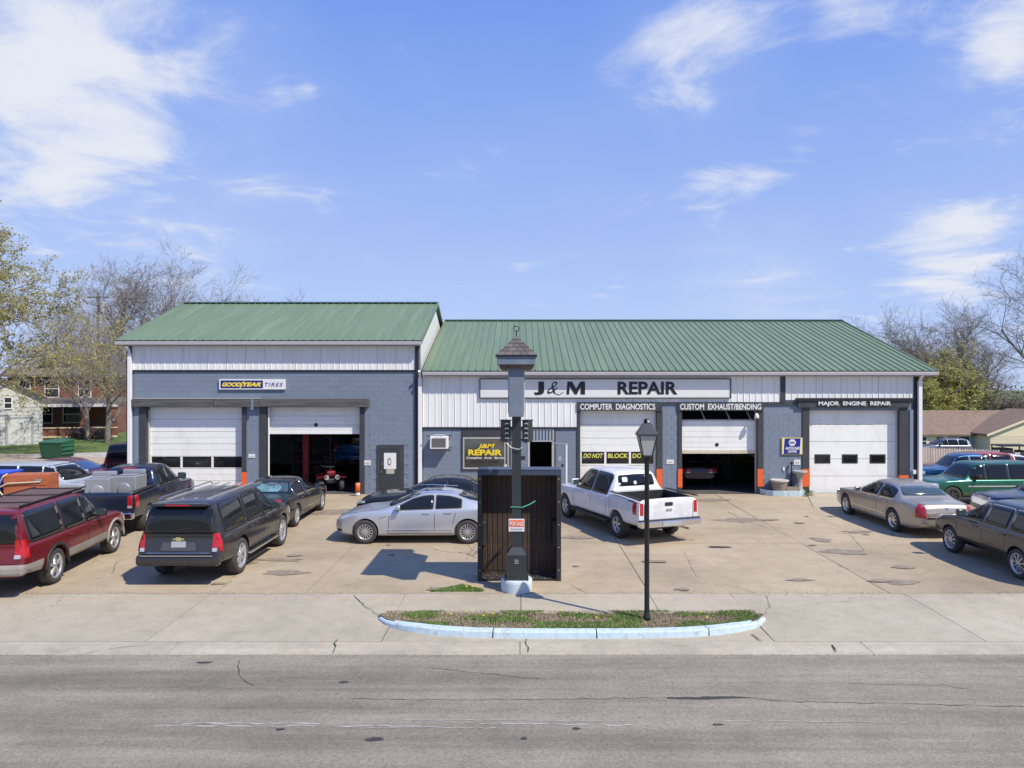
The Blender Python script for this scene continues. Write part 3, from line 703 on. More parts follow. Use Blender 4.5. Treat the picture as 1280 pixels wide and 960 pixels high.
def ground_mat(name, base, dark, light, big=.12, fine=60, bump=.35, stain=None, crack=None, streak=None, patchy=.5, rough=.9, speck=.5, tracks=None, objr=0):
    m = bpy.data.materials.new(name); m.use_nodes = True; nt = m.node_tree; p = nt.nodes['Principled BSDF']; p.inputs['Roughness'].default_value = rough; p.inputs['Specular IOR Level'].default_value = .3
    g = nt.nodes.new('ShaderNodeNewGeometry'); vec = g.outputs['Position']
    nb = nd(nt, 'ShaderNodeTexNoise', Scale=big, Detail=8, Roughness=.62); nt.links.new(vec, nb.inputs['Vector'])
    r = ramp(nt, [(.30, dark), (.5, base), (.72, light)]); nt.links.new(nb.outputs[0], r.inputs[0])
    nm = nd(nt, 'ShaderNodeTexNoise', Scale=big*9, Detail=7, Roughness=.7); nt.links.new(vec, nm.inputs['Vector'])
    rm = ramp(nt, [(.30, .72), (.5, 1), (.7, 1.16)]); nt.links.new(nm.outputs[0], rm.inputs[0])
    c = mixc(nt, patchy, r.outputs[0], mixc(nt, 1.0, r.outputs[0], rm.outputs[0], 'MULTIPLY'))
    nf = nd(nt, 'ShaderNodeTexNoise', Scale=fine, Detail=3, Roughness=.8); nt.links.new(vec, nf.inputs['Vector'])
    rf = ramp(nt, [(.30, .5), (.5, 1), (.72, 1.45)]); nt.links.new(nf.outputs[0], rf.inputs[0])
    c = mixc(nt, speck, c, mixc(nt, 1.0, c, rf.outputs[0], 'MULTIPLY'))
    if streak:
        mpn = nt.nodes.new('ShaderNodeMapping'); nt.links.new(vec, mpn.inputs[0]); mpn.inputs['Scale'].default_value = (.06, 1.1, 1)
        n = nd(nt, 'ShaderNodeTexNoise', Scale=1.6, Detail=7, Roughness=.65); nt.links.new(mpn.outputs[0], n.inputs['Vector'])
        rs = ramp(nt, [(.34, 1-streak), (.5, 1), (.62, 1+streak*.8)]); nt.links.new(n.outputs[0], rs.inputs[0])
        c = mixc(nt, 1.0, c, rs.outputs[0], 'MULTIPLY')
    if stain:
        n = nd(nt, 'ShaderNodeTexNoise', Scale=stain[0], Detail=4, Roughness=.55, Distortion=.4); nt.links.new(vec, n.inputs['Vector'])
        rs = ramp(nt, [(stain[1], 0), (stain[1]+.06, stain[2])]); nt.links.new(n.outputs[0], rs.inputs[0])
        c = mixc(nt, rs.outputs[0], c, tuple(x*.25 for x in base))
    if objr:
        oi = nt.nodes.new('ShaderNodeObjectInfo'); cc = nt.nodes.new('ShaderNodeCombineColor')
        q = mathn(nt, 'MULTIPLY_ADD', oi.outputs['Random'], 2*objr, 1-objr)
        for i in range(3): nt.links.new(q, cc.inputs[i])
        c = mixc(nt, 1.0, c, cc.outputs[0], 'MULTIPLY')
    if crack:
        nv = nd(nt, 'ShaderNodeTexNoise', Scale=1.2, Detail=5, Roughness=.7); nt.links.new(vec, nv.inputs['Vector'])
        av = nt.nodes.new('ShaderNodeVectorMath'); av.operation = 'MULTIPLY_ADD'; nt.links.new(nv.outputs['Color'], av.inputs[0]); av.inputs[1].default_value = (1.1, 1.1, 0); nt.links.new(vec, av.inputs[2])
        vo = nd(nt, 'ShaderNodeTexVoronoi', Scale=crack[0]); vo.feature = 'DISTANCE_TO_EDGE'; nt.links.new(av.outputs[0], vo.inputs['Vector'])
        ms = nd(nt, 'ShaderNodeTexNoise', Scale=.35, Detail=2); nt.links.new(vec, ms.inputs['Vector'])
        wd = mathn(nt, 'MULTIPLY', mathn(nt, 'SUBTRACT', ms.outputs[0], .50, clamp=True), crack[1])
        lt = mathn(nt, 'LESS_THAN', vo.outputs[0], wd)
        c = mixc(nt, mathn(nt, 'MULTIPLY', lt, .75), c, tuple(x*.22 for x in base))
    nt.links.new(c, p.inputs['Base Color'])
    hb = mixc(nt, .5, nf.outputs[0], nm.outputs[0]); b = nd(nt, 'ShaderNodeBump', Strength=bump, Distance=.02); nt.links.new(hb, b.inputs['Height']); nt.links.new(b.outputs[0], p.inputs['Normal'])
    MATS[name] = m; return m
M_LOT = ground_mat('aggregate_concrete', (.385, .31, .212), (.28, .225, .155), (.445, .37, .262), big=.22, fine=38, stain=(.9, .72, .35), crack=(.16, .012), speck=.5, objr=.07)
M_LOTJ = mat('joint_dirt', (.07, .06, .05), rough=1)
M_WALK = ground_mat('pale_concrete', (.405, .355, .265), (.33, .29, .218), (.45, .40, .305), big=.35, fine=50, speck=.3, crack=(.16, .010), bump=.15, patchy=.4, objr=.04)
M_GUT = ground_mat('gutter_concrete', (.40, .35, .265), (.32, .28, .215), (.45, .40, .31), big=.6, fine=50, speck=.4, bump=.2, streak=.10)
M_ROAD = ground_mat('worn_asphalt', (.228, .202, .158), (.18, .16, .127), (.275, .245, .195), big=.10, fine=30, speck=.65, bump=.45, streak=.26, stain=(2.2, .76, .4), patchy=.6)
M_GRASS = ground_mat('lawn_soil', (.11, .155, .035), (.075, .10, .03), (.16, .18, .06), big=.35, fine=30, speck=.9, bump=.5)
M_GRAV = ground_mat('gravel_drive', (.34, .31, .27), (.26, .24, .21), (.40, .37, .32), big=.4, fine=20, speck=.9)
M_SOIL = ground_mat('dry_thatch', (.17, .135, .085), (.10, .09, .05), (.23, .19, .13), big=1.2, fine=26, speck=.9, bump=.6)

g = terrain('ground', -160, 180, 46.5, 300, 6, -.03, M_GRASS); structure(g)
g2 = MB(); g2.quad((-500, -200, -3.6), (500, -200, -3.6), (700, 900, -3.6), (-700, 900, -3.6)); structure(g2.build('ground', M_GRASS, center=False))
g = terrain('parking_ground', -60, 60, 15.5, 46.5, 1.5, -.045, M_LOT); structure(g)
lot = terrain('side_lot', 14.03, 60, 15.5, 46.5, .9, -.005, M_LOT); structure(lot)
# lot slabs, each a piece of its own
lotp = B(-45, 14, 15.5, 29.3, -.04, -.022).build('parking_lot', M_LOTJ, center=False); structure(lotp)
xs = [-45, -30, -22, -14.5, -10.2, -4.62, 0.05, 2.78, 7.95, 14.0]; ys = [15.5, 20.35, 25.3, 29.46]
gp = .009
for i in range(len(xs)-1):
    for j in range(3):
        dz = random.uniform(-.004, .003)
        B(xs[i]+gp, xs[i+1]-gp, ys[j]+gp, ys[j+1]-gp, -.10, dz, bev=.004).build('concrete_slab', M_LOT, lotp)
B(-60, -16.02, 29.48, 46.4, -.1, -.004).build('concrete_slab', M_LOT, lotp)
walk = B(-70, 70, 12.72, 15.46, -.20, -.055).build('pavement', M_LOTJ, center=False); structure(walk)
wx = [-70, -46, -34, -20, -13.6, -6.62, -2.45, 0.02, 2.76, 4.5, 8.25, 13, 20, 34, 50, 70]
ISL = lambda x: 14.12-1.18*sst(-2.75, -.4, x)*1.0 + 1.18*sst(2.6, 4.75, x)    # street edge of the island
for a, b in zip(wx, wx[1:]):
    m = MB()
    y0 = 14.14 if a >= -2.5 and b <= 4.6 else 12.72
    v = [(a+.007, y0+.007, -.05 if y0 < 13 else .0), (b-.007, y0+.007, -.05 if y0 < 13 else .0), (b-.007, 15.465, 0), (a+.007, 15.465, 0)]
    m.add(v+[(x, y, z-.12) for x, y, z in v], [(0, 1, 2, 3), (4, 7, 6, 5), (0, 4, 5, 1), (1, 5, 6, 2), (2, 6, 7, 3), (3, 7, 4, 0)])
    m.build('paving_slab', M_WALK, walk)
for a, b in ((-2.45, 4.5),):       # concrete in front of the tapering ends of the island
    B(a+.007, b-.007, 12.72, 14.14, -.14, -.052).build('paving_slab', M_WALK, walk)
gut = B(-120, 120, 12.16, 12.70, -.25, -.095).build('gutter', M_LOTJ, center=False); structure(gut)
gx = list(range(-60, 61, 6))
for a, b in zip(gx, gx[1:]):
    m = MB(); a2 = a+.006; b2 = b-.006
    v = [(a2, 12.17, -.075), (b2, 12.17, -.075), (b2, 12.715, -.052), (a2, 12.715, -.052)]
    m.add(v+[(x, y, z-.12) for x, y, z in v], [(0, 1, 2, 3), (4, 7, 6, 5), (0, 4, 5, 1), (1, 5, 6, 2), (2, 6, 7, 3), (3, 7, 4, 0)])
    m.build('gutter_slab', M_GUT, gut)
rd = MB(); nx = 60
rd.quad((-200, -3, -.10), (200, -3, -.10), (200, 12.19, -.083), (-200, 12.19, -.083)); structure(rd.build('road', M_ROAD, center=False))
sd = B(-200, 200, -8, -3.0, -.3, .02).build('far_pavement', M_WALK, center=False); structure(sd)
M_SCUFF = mat('worn_pale_asphalt', (.40, .385, .36), rough=.9, var=.3, vscale=6)
# cracks as thin recess-coloured slivers of tar
M_TAR = mat('tar_crack', (.045, .042, .04), rough=.9)
def crack(pts, z, w=.02, name='crack', seed=1, m=M_TAR):
    rnd = random.Random(seed); mb = MB(); P = []
    for a, b in zip(pts, pts[1:]):
        a = Vector(a); b = Vector(b); n = max(2, int((b-a).length/.12))
        for i in range(n): P.append(a.lerp(b, i/n)+Vector((rnd.uniform(-1, 1), rnd.uniform(-1, 1)))*.022)
    P.append(Vector(pts[-1])); prev = None
    for i, p in enumerate(P):
        d = (P[min(i+1, len(P)-1)]-P[max(i-1, 0)]).normalized(); t = Vector((-d.y, d.x))*w*.5*rnd.uniform(.15, 1)
        q = ((p.x+t.x, p.y+t.y, z), (p.x-t.x, p.y-t.y, z))
        if prev: mb.quad(prev[0], prev[1], q[1], q[0])
        prev = q
    o = mb.build(name, m, center=False); structure(o); return o
def gp2(px, py): Z = 4050/(py-480); return ((px-650)*Z/900, Z)
for k, (pl, z, w) in enumerate([([gp2(442, 744), gp2(455, 757), gp2(478, 772)], .003, .02), ([gp2(958, 745), gp2(962, 757), gp2(957, 766), gp2(944, 772)], .003, .018),
    ([gp2(420, 797), gp2(417, 812)], -.04, .03), ([gp2(657, 790), gp2(660, 812)], -.045, .02), ([gp2(940, 790), gp2(953, 799)], -.03, .03), ([gp2(1040, 803), gp2(1046, 812)], -.045, .03),
    ([gp2(298, 820), gp2(299, 838), gp2(306, 845), gp2(318, 850)], -.080, .02), ([gp2(540, 828), gp2(590, 834), gp2(675, 842)], -.080, .018), ([gp2(880, 864), gp2(925, 864), gp2(990, 870), gp2(1100, 872), gp2(1280, 876)], -.081, .022),
    ([gp2(440, 866), gp2(560, 868), gp2(760, 866), gp2(880, 864)], -.081, .014), ([gp2(1010, 640), gp2(1060, 665), gp2(1080, 688)], .006, .012), ([gp2(855, 690), gp2(870, 720), gp2(960, 745)], .006, .010),
    ([gp2(910, 640), gp2(935, 652), gp2(960, 660)], .006, .03), ([gp2(900, 620), gp2(920, 634), gp2(945, 648)], .006, .02), ([gp2(835, 668), gp2(868, 676)], .006, .03), ([gp2(146, 700), gp2(140, 718)], .006, .014), ([gp2(300, 715), gp2(270, 742)], .006, .012),
    ([gp2(75, 820), gp2(130, 808), gp2(180, 803)], -.045, .014), ([gp2(595, 680), gp2(583, 700)], .006, .012), ([gp2(707, 728), gp2(735, 742)], .006, .016), ([gp2(1250, 862), gp2(1180, 850), gp2(1060, 848)], -.081, .012)]):
    crack(pl, z, w, seed=k)
def spot(px, py, rx, ry, z, m, seed, name='oil_stain'):
    rnd = random.Random(seed); x, y = gp2(px, py); n = 22; mb = MB()
    ph = [rnd.uniform(0, 6.28) for _ in range(4)]
    v = [(x, y, z)]+[(x+rx*cos(2*pi*i/n)*(1+.22*sin(3*2*pi*i/n+ph[0])+.15*sin(5*2*pi*i/n+ph[1])), y+ry*sin(2*pi*i/n)*(1+.22*sin(2*2*pi*i/n+ph[2])+.12*sin(7*2*pi*i/n+ph[3])), z) for i in range(n)]
    mb.add(v, [(0, i+1, (i+1) % n+1) for i in range(n)]); structure(mb.build(name, m, center=False))
M_OIL = mat('oil_soaked_concrete', (.25, .205, .15), rough=.7, var=.4, vscale=5); M_OIL2 = mat('tar_spot', (.055, .05, .045), rough=.6, var=.4, vscale=6)
for k, (px, py, rx, ry, mm) in enumerate([(1057, 690, .55, .35, M_OIL), (1125, 728, .42, .18, M_OIL), (1073, 665, .42, .2, M_OIL), (898, 684, .30, .12, M_OIL2), (1026, 675, .25, .35, M_OIL), (925, 650, .8, .3, M_OIL), (350, 700, .6, .15, M_OIL), (356, 716, .5, .2, M_OIL), (880, 625, .9, .35, M_OIL), (420, 640, .8, .6, M_OIL), (720, 672, .5, .2, M_OIL), (1000, 725, .3, .1, M_OIL)]):
    spot(px, py, rx, ry, .0075+k*.0004, mm, k)
rq = random.Random(21)
for k in range(26):
    px, py = rq.uniform(150, 1130), rq.uniform(628, 738)
    if 590 < px < 705: continue
    q = rq.uniform(.04, .16); spot(px, py, q*rq.uniform(1, 2.2), q, .0125+k*.0003, M_OIL, 200+k, 'oil_drip')
for k, (px, py, rx, ry) in enumerate([(468, 916, .12, .05), (897, 898, .07, .03), (1145, 955, .14, .07), (255, 822, .12, .05), (430, 846, .07, .04), (903, 865, .3, .04), (870, 866, .4, .03), (720, 903, .05, .03), (655, 915, .04, .03), (350, 904, .06, .03)]):
    spot(px, py, rx, ry, -.0795+k*.0004, M_OIL2, k+40, 'tar_spot')


rg = random.Random(77); v = []; f = []
for k in range(9000):
    if k < 5000: x, y, z, s = rg.uniform(-16, 16), 12.17+abs(rg.gauss(0, .16)), -.078, rg.uniform(.004, .012)
    elif k < 7000: x, y, z, s = rg.uniform(-16, 16), rg.uniform(8, 12.1), -.085, rg.uniform(.003, .009)
    else: x, y, z, s = rg.uniform(-14, 14), 15.48+rg.gauss(0, .10), 0, rg.uniform(.004, .012)
    if k < 5000 and y > 12.7: continue
    i = len(v); v += [(x-s, y-s, z), (x+s, y-s*.6, z), (x, y+s, z), (x, y, z+s*1.3)]; f += [(i, i+1, i+3), (i+1, i+2, i+3), (i+2, i, i+3)]
me = bpy.data.meshes.new('grit'); me.from_pydata(v, [], f); o = link_mesh('grit', me, mat('grit_stone', (.22, .19, .15), rough=.9, var=.6, vscale=30)); tag(o, 'loose grit and small stones along the gutter and pavement edge', 'gravel', kind='stuff')
for k, (pl, w) in enumerate([([gp2(195, 899), gp2(560, 900)], .03), ([gp2(230, 896), gp2(400, 897)], .04), ([gp2(600, 897), gp2(830, 899)], .03), ([gp2(430, 901), gp2(620, 902)], .02), ([gp2(900, 893), gp2(1150, 896)], .02), ([gp2(500, 892), gp2(780, 894)], .018)]):
    crack(pl, -.0815+k*.0004, w, name='worn_line', seed=k+90, m=M_SCUFF)
# the island: blue painted kerb, thatch and grass
M_KERB = mat('pale_blue_kerb_paint', (.50, .62, .68), rough=.8, var=.14, vscale=7, dirt=(.34, .35, .33), dscale=8, damt=1.0, bump=.6, bscale=30)
isl = thing('traffic_island', 'low traffic island at the street edge with a pale blue painted curved kerb', 'island', (1.1, 13.4, -.07))
kp = []
for i in range(41):
    t = i/40; x = lerp(-2.72, 4.72, t); e = max(0, 1-abs((x-1.0)/3.74)**3.2)
    kp.append((x, 13.95-1.08*min(1, e**.55)))
cuts = [0, 12, 22, 33, 40]
for a, b in zip(cuts, cuts[1:]):
    m = MB(); pr = []
    for i in range(a, b+1):
        x, y = kp[i]; d = Vector(kp[min(i+1, 40)])-Vector(kp[max(i-1, 0)]); nn = Vector((-d.y, d.x)).normalized()
        if i == a: x += .012*(a > 0)
        if i == b: x -= .012*(b < 40)
        hgt = .075 if 3 < i < 37 else .02+.014*min(i, 40-i)
        pr.append([(x-1.1, y-13.4-.03, -.06), (x-1.1, y-13.4, hgt+.045), (x-1.1+nn.x*.02, y-13.4+nn.y*.02, hgt+.07), (x-1.1+nn.x*.17, y-13.4+nn.y*.17, hgt+.07), (x-1.1+nn.x*.17, y-13.4+nn.y*.17, -.06)])
    n = 5; v = [p for r_ in pr for p in r_]; f = [(i*n+j, (i+1)*n+j, (i+1)*n+j+1, i*n+j+1) for i in range(len(pr)-1) for j in range(n-1)]
    f += [tuple(range(n)), tuple(range((len(pr)-1)*n, len(pr)*n))[::-1]]
    m.add(v, f); m.build('kerb_stone', M_KERB, isl)
m = MB(); v = [(x-1.1, y-13.4+.1, .115) for x, y in kp]+[(x-1.1, 14.13-13.4, .075) for x, y in kp]
m.add(v, [(i, i+1, i+42, i+41) for i in range(40)]); m.build('planting_bed', M_SOIL, isl, center=False)
def blades(name, n, xr, fy, h, m, seed, clump=None, z=.03):
    rnd = random.Random(seed); v = []; f = []
    for k in range(n):
        for _ in range(20):
            x = rnd.uniform(*xr); y0, y1 = fy(x)
            if y1 <= y0: continue
            y = rnd.uniform(y0, y1)
            if clump is None or noise.noise(Vector((x*1.3, y*2.6, seed))) > clump: break
        else: continue
        a = rnd.uniform(0, pi); w = .008; hh = h*rnd.uniform(.4, 1); lx, ly = rnd.uniform(-1, 1)*hh*.8, rnd.uniform(-1, 1)*hh*.8
        i = len(v); v += [(x-w*cos(a), y-w*sin(a), z), (x+w*cos(a), y+w*sin(a), z), (x+lx, y+ly, z+hh)]; f.append((i, i+1, i+2))
    me = bpy.data.meshes.new(name); me.from_pydata(v, [], f); o = link_mesh(name, me, m); return o
def isl_y(x):
    e = max(0, 1-abs((x-1.0)/3.74)**3.2); y = 13.95-1.08*min(1, e**.55); return (y+.19, 14.12)
M_BLADE = mat('grass_blade', (.14, .23, .045), rough=.7, objrand=0, var=.4, vscale=6); M_STRAW = mat('straw_blade', (.36, .30, .19), rough=.8, var=.4, vscale=9)
o = blades('dry_grass', 15000, (-2.6, 4.6), isl_y, .035, M_STRAW, 3, z=.045); tag(o, kind='stuff', label='dry brown thatch covering the traffic island', cat='dry grass')
o = blades('grass', 15000, (-2.6, 4.6), isl_y, .05, M_BLADE, 5, clump=.02, z=.045); tag(o, kind='stuff', label='green grass tufts growing on the traffic island', cat='grass')
def tri_y(x): return (15.72-.25*sst(-2.1, -1.6, x)*0, 15.72+.42*max(0, 1-abs((x+1.35)/.55)))
o = blades('weeds', 5000, (-1.95, -.8), lambda x: (15.6, 15.6+.55*max(0, 1-abs((x+1.3)/.62))), .05, M_BLADE, 9, z=.0); tag(o, kind='stuff', label='patch of green weeds in the lot corner left of the sign post', cat='weeds')
M_YEL = mat('dandelion', (.75, .6, .03)); 
o = MB(); rr_ = random.Random(5)
for k in range(14):
    x = rr_.uniform(-1.6, -.9) if k < 5 else rr_.uniform(-2, 4); y = 15.7 if k < 5 else rr_.uniform(13.6, 14.05)
    o.box(x-.018, x+.018, y-.018, y+.018, .08, .10)
tag(o.build('dandelion', M_YEL), kind='stuff', label='yellow dandelion heads dotted on the island and weeds', cat='flowers')

# ------------------------------------------------------------------ the repair shop
FY = 29.5
def X(px): return (px-650)/30.5
def H_(py): return (617.25-py)/30.5
M_BLOCK = mat('slate_blue_block_paint', (.185, .225, .285), rough=.66, var=.10, vscale=.9, objrand=.035, bump=.25, bscale=35, coords='World', stretch=(1, 1, .8), dirt=(.12, .14, .17), dscale=.9, damt=.45)
M_MORT = mat('slate_blue_mortar', (.17, .21, .28), rough=.7)
M_SIDE = mat('white_metal_siding', (.78, .78, .76), rough=.42, var=.05, vscale=1.5, dirt=(.46, .44, .40), damt=.3, dscale=1.0, coords='World', stretch=(3.2, 3.2, .35))
M_ROOF = mat('green_metal_roof', (.14, .20, .118), rough=.55, metal=.0, var=.12, vscale=.7, coat=.05, dirt=(.24, .29, .21), dscale=1.0, damt=.45, coords='World', stretch=(2.6, .22, .22))
M_GUTT = mat('grey_gutter', (.40, .385, .39), rough=.4, var=.05)
M_DOOR = mat('white_door_panel', (.82, .82, .79), rough=.45, var=.04, dirt=(.55, .52, .46), damt=.35, dscale=1.1, coords='World', stretch=(1.6, 1, .8))
M_DOORD = mat('soiled_door_panel', (.62, .56, .42), rough=.5, dirt=(.35, .3, .22), damt=.6)
M_PIPE = mat('white_downspout', (.78, .77, .76), rough=.4)
M_ORNG = mat('orange_safety_paint', (.78, .13, .03), rough=.45, dirt=(.4, .12, .05), damt=.4, dscale=5)
M_WOOD = mat('grey_weathered_board', (.085, .083, .085), rough=.8, var=.5, vscale=2.2, stretch=(.4, 1, 5), dirt=(.20, .175, .14), dscale=2, damt=.5)
M_DKGL = mat('dark_shop_glass', (.010, .011, .012), rough=.07, spec=.6)
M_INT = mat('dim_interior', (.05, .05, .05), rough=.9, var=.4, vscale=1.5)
M_ALU = mat('pale_metal_frame', (.55, .54, .52), rough=.4, metal=.3)
shop = thing('repair_shop', 'long slate-blue auto repair shop with green metal roofs and white roller doors', 'building', (0, FY, 0))
D = -FY
def sb(name, m, x0, x1, y0, y1, z0, z1, parent=None, bev=0): return B(x0, x1, y0, y1, z0, z1, bev=bev).build(name, m, parent or shop)
# front wall backing: boxes between the openings
wall = MB()
def wb(px0, px1, py0, py1): wall.box(X(px0), X(px1), .004, .22, H_(py1), H_(py0))
GZ = 619.0
wb(161, 525, 430, 509); wb(161, 183, 509, GZ); wb(303, 333, 509, GZ); wb(450, 471, 509, GZ); wb(471, 505, 509, 557); wb(505, 525, 509, GZ)
wb(525, 1145, 463, 513); wb(525, 579, 513, GZ); wb(579, 636, 513, 546); wb(579, 636, 586, GZ); wb(636, 662, 513, GZ); wb(662, 692, 513, 552)
wb(692, 725, 513, GZ); wb(821, 852, 513, GZ); wb(947, 1011, 513, GZ); wb(1124, 1145, 513, GZ)
FW = wall.build('front_wall', M_MORT, shop)
# painted blocks
BL = {}
def block_mesh(w):
    k = round(w, 2)
    if k not in BL:
        a = k/2-.002; h = .1965/2; e = .004
        v = [(-a, .004, -h), (a, .004, -h), (a, .004, h), (-a, .004, h), (-a, -.005, -h), (a, -.005, -h), (a, -.005, h), (-a, -.005, h), (-a+e, -.008, -h+e), (a-e, -.008, -h+e), (a-e, -.008, h-e), (-a+e, -.008, h-e)]
        f = [(0, 1, 5, 4), (1, 2, 6, 5), (2, 3, 7, 6), (3, 0, 4, 7), (4, 5, 9, 8), (5, 6, 10, 9), (6, 7, 11, 10), (7, 4, 8, 11), (8, 9, 10, 11)]
        me = bpy.data.meshes.new('block'); me.from_pydata([(p[0], p[1], p[2]) for p in v], [], f); me.materials.append(M_BLOCK); BL[k] = me
    return BL[k]
blocks = []
def block_region(px0, px1, py0, py1, holes=()):
    x0, x1, z0, z1 = X(px0), X(px1), H_(py1), H_(py0)
    r = int(math.floor(z0/.2)) if z0 > 0 else 0
    z = r*.2
    while z < z1-.08:
        zt = min(z+.2, z1)
        if zt-z < .12: break
        x = math.floor(x0/.4)*.4+(.2 if (r % 2) else 0)-.4
        while x < x1:
            a, b = max(x, x0), min(x+.4, x1)
            if b-a > .07:
                cx, cz = (a+b)/2, z+.1
                if not any(X(h[0]) < cx < X(h[1]) and H_(h[3]) < cz < H_(h[2]) for h in holes): blocks.append((cx, cz, round(b-a, 2)))
            x += .4
        z += .2; r += 1
block_region(168, 520, 464, 499)
block_region(308, 325, 509, 617); block_region(168, 175, 509, 617); block_region(462, 520, 499, 617, holes=((470, 506, 555, 620),)); block_region(456, 462, 509, 617)
block_region(529, 577, 536, 617); block_region(577, 640, 588, 617); block_region(638, 660, 536, 617); block_region(694, 720, 536, 617); block_region(828, 847, 513, 617); block_region(954, 1002, 513, 617)
hid = lambda b: (b[1] < .5)
vis = [b for b in blocks if not hid(b)][:298]; rest = [b for b in blocks if b not in vis]
for cx, cz, w in vis: link_mesh('block', block_mesh(w), None, FW, Vector((cx, 0, cz+random.uniform(-.001, .001))))
mb = MB()
for cx, cz, w in rest:
    me = block_mesh(w); mb.add([v.co+Vector((cx, 0, cz)) for v in me.vertices], [list(p.vertices) for p in me.polygons])
if mb.v: tag(mb.build('blockwork', M_BLOCK, FW), kind='stuff')
print('blocks', len(blocks), len(vis))
# siding panels with ribs
def siding(px0, px1, py0, py1, y=-.03):
    x0, x1, z0, z1 = X(px0), X(px1), H_(py1), H_(py0); n = max(1, round((x1-x0)/.77)); w = (x1-x0)/n
    for i in range(n):
        a = x0+i*w; m = MB(); pr = []
        k = max(1, round(w/.257)); s = w/k
        for j in range(k): 
            q = a+j*s; pr += [(q+.004 if j == 0 else q, y), (q+.014, y-.019), (q+.034, y-.019), (q+.048, y)]
        pr.append((a+w-.004, y)); 
        v = [(p, q, z0) for p, q in pr]+[(p, q, z1) for p, q in pr]; k2 = len(pr)
        m.add(v, [(j, j+1, j+1+k2, j+k2) for j in range(k2-1)])
        m.box(a+.004, a+w-.004, y+.002, y+.012, z0, z1)
        m.build('siding_panel', M_SIDE, FW)
siding(166, 519, 430, 462.6); siding(528, 721, 469, 534); siding(721, 975, 469, 502.5); siding(981, 1144, 469, 500)
sb('drip_trim', BLACK, X(166), X(519), -.055, 0, H_(464.5), H_(462.4)); sb('drip_trim', BLACK, X(528), X(721), -.06, 0, H_(536), H_(533.8))
sb('trim_post', TRIM, X(975), X(981), -.07, 0, H_(503), H_(468)); sb('trim_post', BLACK, X(519), X(523.5), -.075, .02, H_(617), H_(430)); sb('trim_post', BLACK, X(159), X(162), -.05, .1, H_(617), H_(430)); sb('trim_post', BLACK, X(1141), X(1147), -.055, 0, H_(617), H_(463))
# downspouts
for px, py0 in ((164.3, 440), (525.6, 470), (1147.7, 474)):
    m = MB(); x = X(px); m.tube([(x, -.34, H_(py0-6)), (x, -.20, H_(py0-2)), (x, -.13, H_(py0+3))], .055, 8); m.box(x-.075, x+.075, -.18, -.06, .12, H_(py0+2), bev=.012); m.tube([(x, -.12, .16), (x, -.26, .08)], .05, 8)
    m.build('downspout', M_PIPE, shop)
# dark header boards
for a, b in ((168, 269.5), (269.5, 326), (326, 462)):
    m = MB(); m.box(X(a)+.01, X(b)-.01, -.20, 0, H_(508.5), H_(498.3), bev=.012); m.build('header_board', M_WOOD, shop)
sb('header_flashing', M_GUTT, X(168), X(326), -.21, 0, H_(498.4), H_(497.6)); sb('trim_strap', M_BLOCK, X(316), X(319), -.23, -.19, H_(512), H_(499))
def jamb(px0, px1, top=509, orange=None, y=-.045):
    x0, x1 = X(px0), X(px1)
    if orange:
        o0, o1 = H_(orange[0]), H_(orange[1]); J = sb('door_jamb', TRIM, x0, x1, y, .25, -.02, H_(top), bev=0); sb('safety_band', M_ORNG, x0-.012, x1+.012, y-.012, .05, o1, o0, J)
    else: sb('door_jamb', TRIM, x0, x1, y, .25, -.02, H_(top))
jamb(175, 183.2); jamb(302.8, 308, orange=(590, 612)); jamb(325, 333.2); jamb(449.8, 455.5)
jamb(721, 725.2, 503); jamb(820.8, 827.3, 513, (586, 609)); jamb(847.5, 852.2, 513, (586, 609)); jamb(946.8, 953.5, 513, (586, 608)); jamb(1002.5, 1011.2, 509, (586, 608)); jamb(1123.8, 1134.5, 509, (594, 602)); sb('wall_strip', M_BLOCK, X(1136.5), X(1141), -.05, .01, 0, H_(512))
for a, b, t in ((721, 827.3, 'COMPUTER  DIAGNOSTICS'), (847.5, 953.5, 'CUSTOM  EXHAUST/BENDING')):
    HB = sb('header_board', TRIM, X(a), X(b), -.09, .1, H_(513.3), H_(502.6)); text(t, WHITE, HB, X(725 if a < 800 else 849.5), X(818.5 if a < 800 else 950.5), H_(512), H_(504.6), -.094, bold=.024, shear=0, word=1.0)
sb('header_lip', TRIM, X(827.3), X(847.5), -.05, 0, H_(505), H_(502.6)); sb('header_lip', TRIM, X(953.5), X(994), -.05, 0, H_(506), H_(502.6))
sb('header_board', BLACK, X(994), X(1140), -.16, .1, H_(501.5), H_(497.5)); HB = sb('header_board', TRIM, X(996), X(1134.5), -.12, .1, H_(509.2), H_(501.7)); text('MAJOR  ENGINE  REPAIR', WHITE, HB, X(1021), X(1111), H_(508), H_(501.6), -.165, bold=.025, depth=.01)
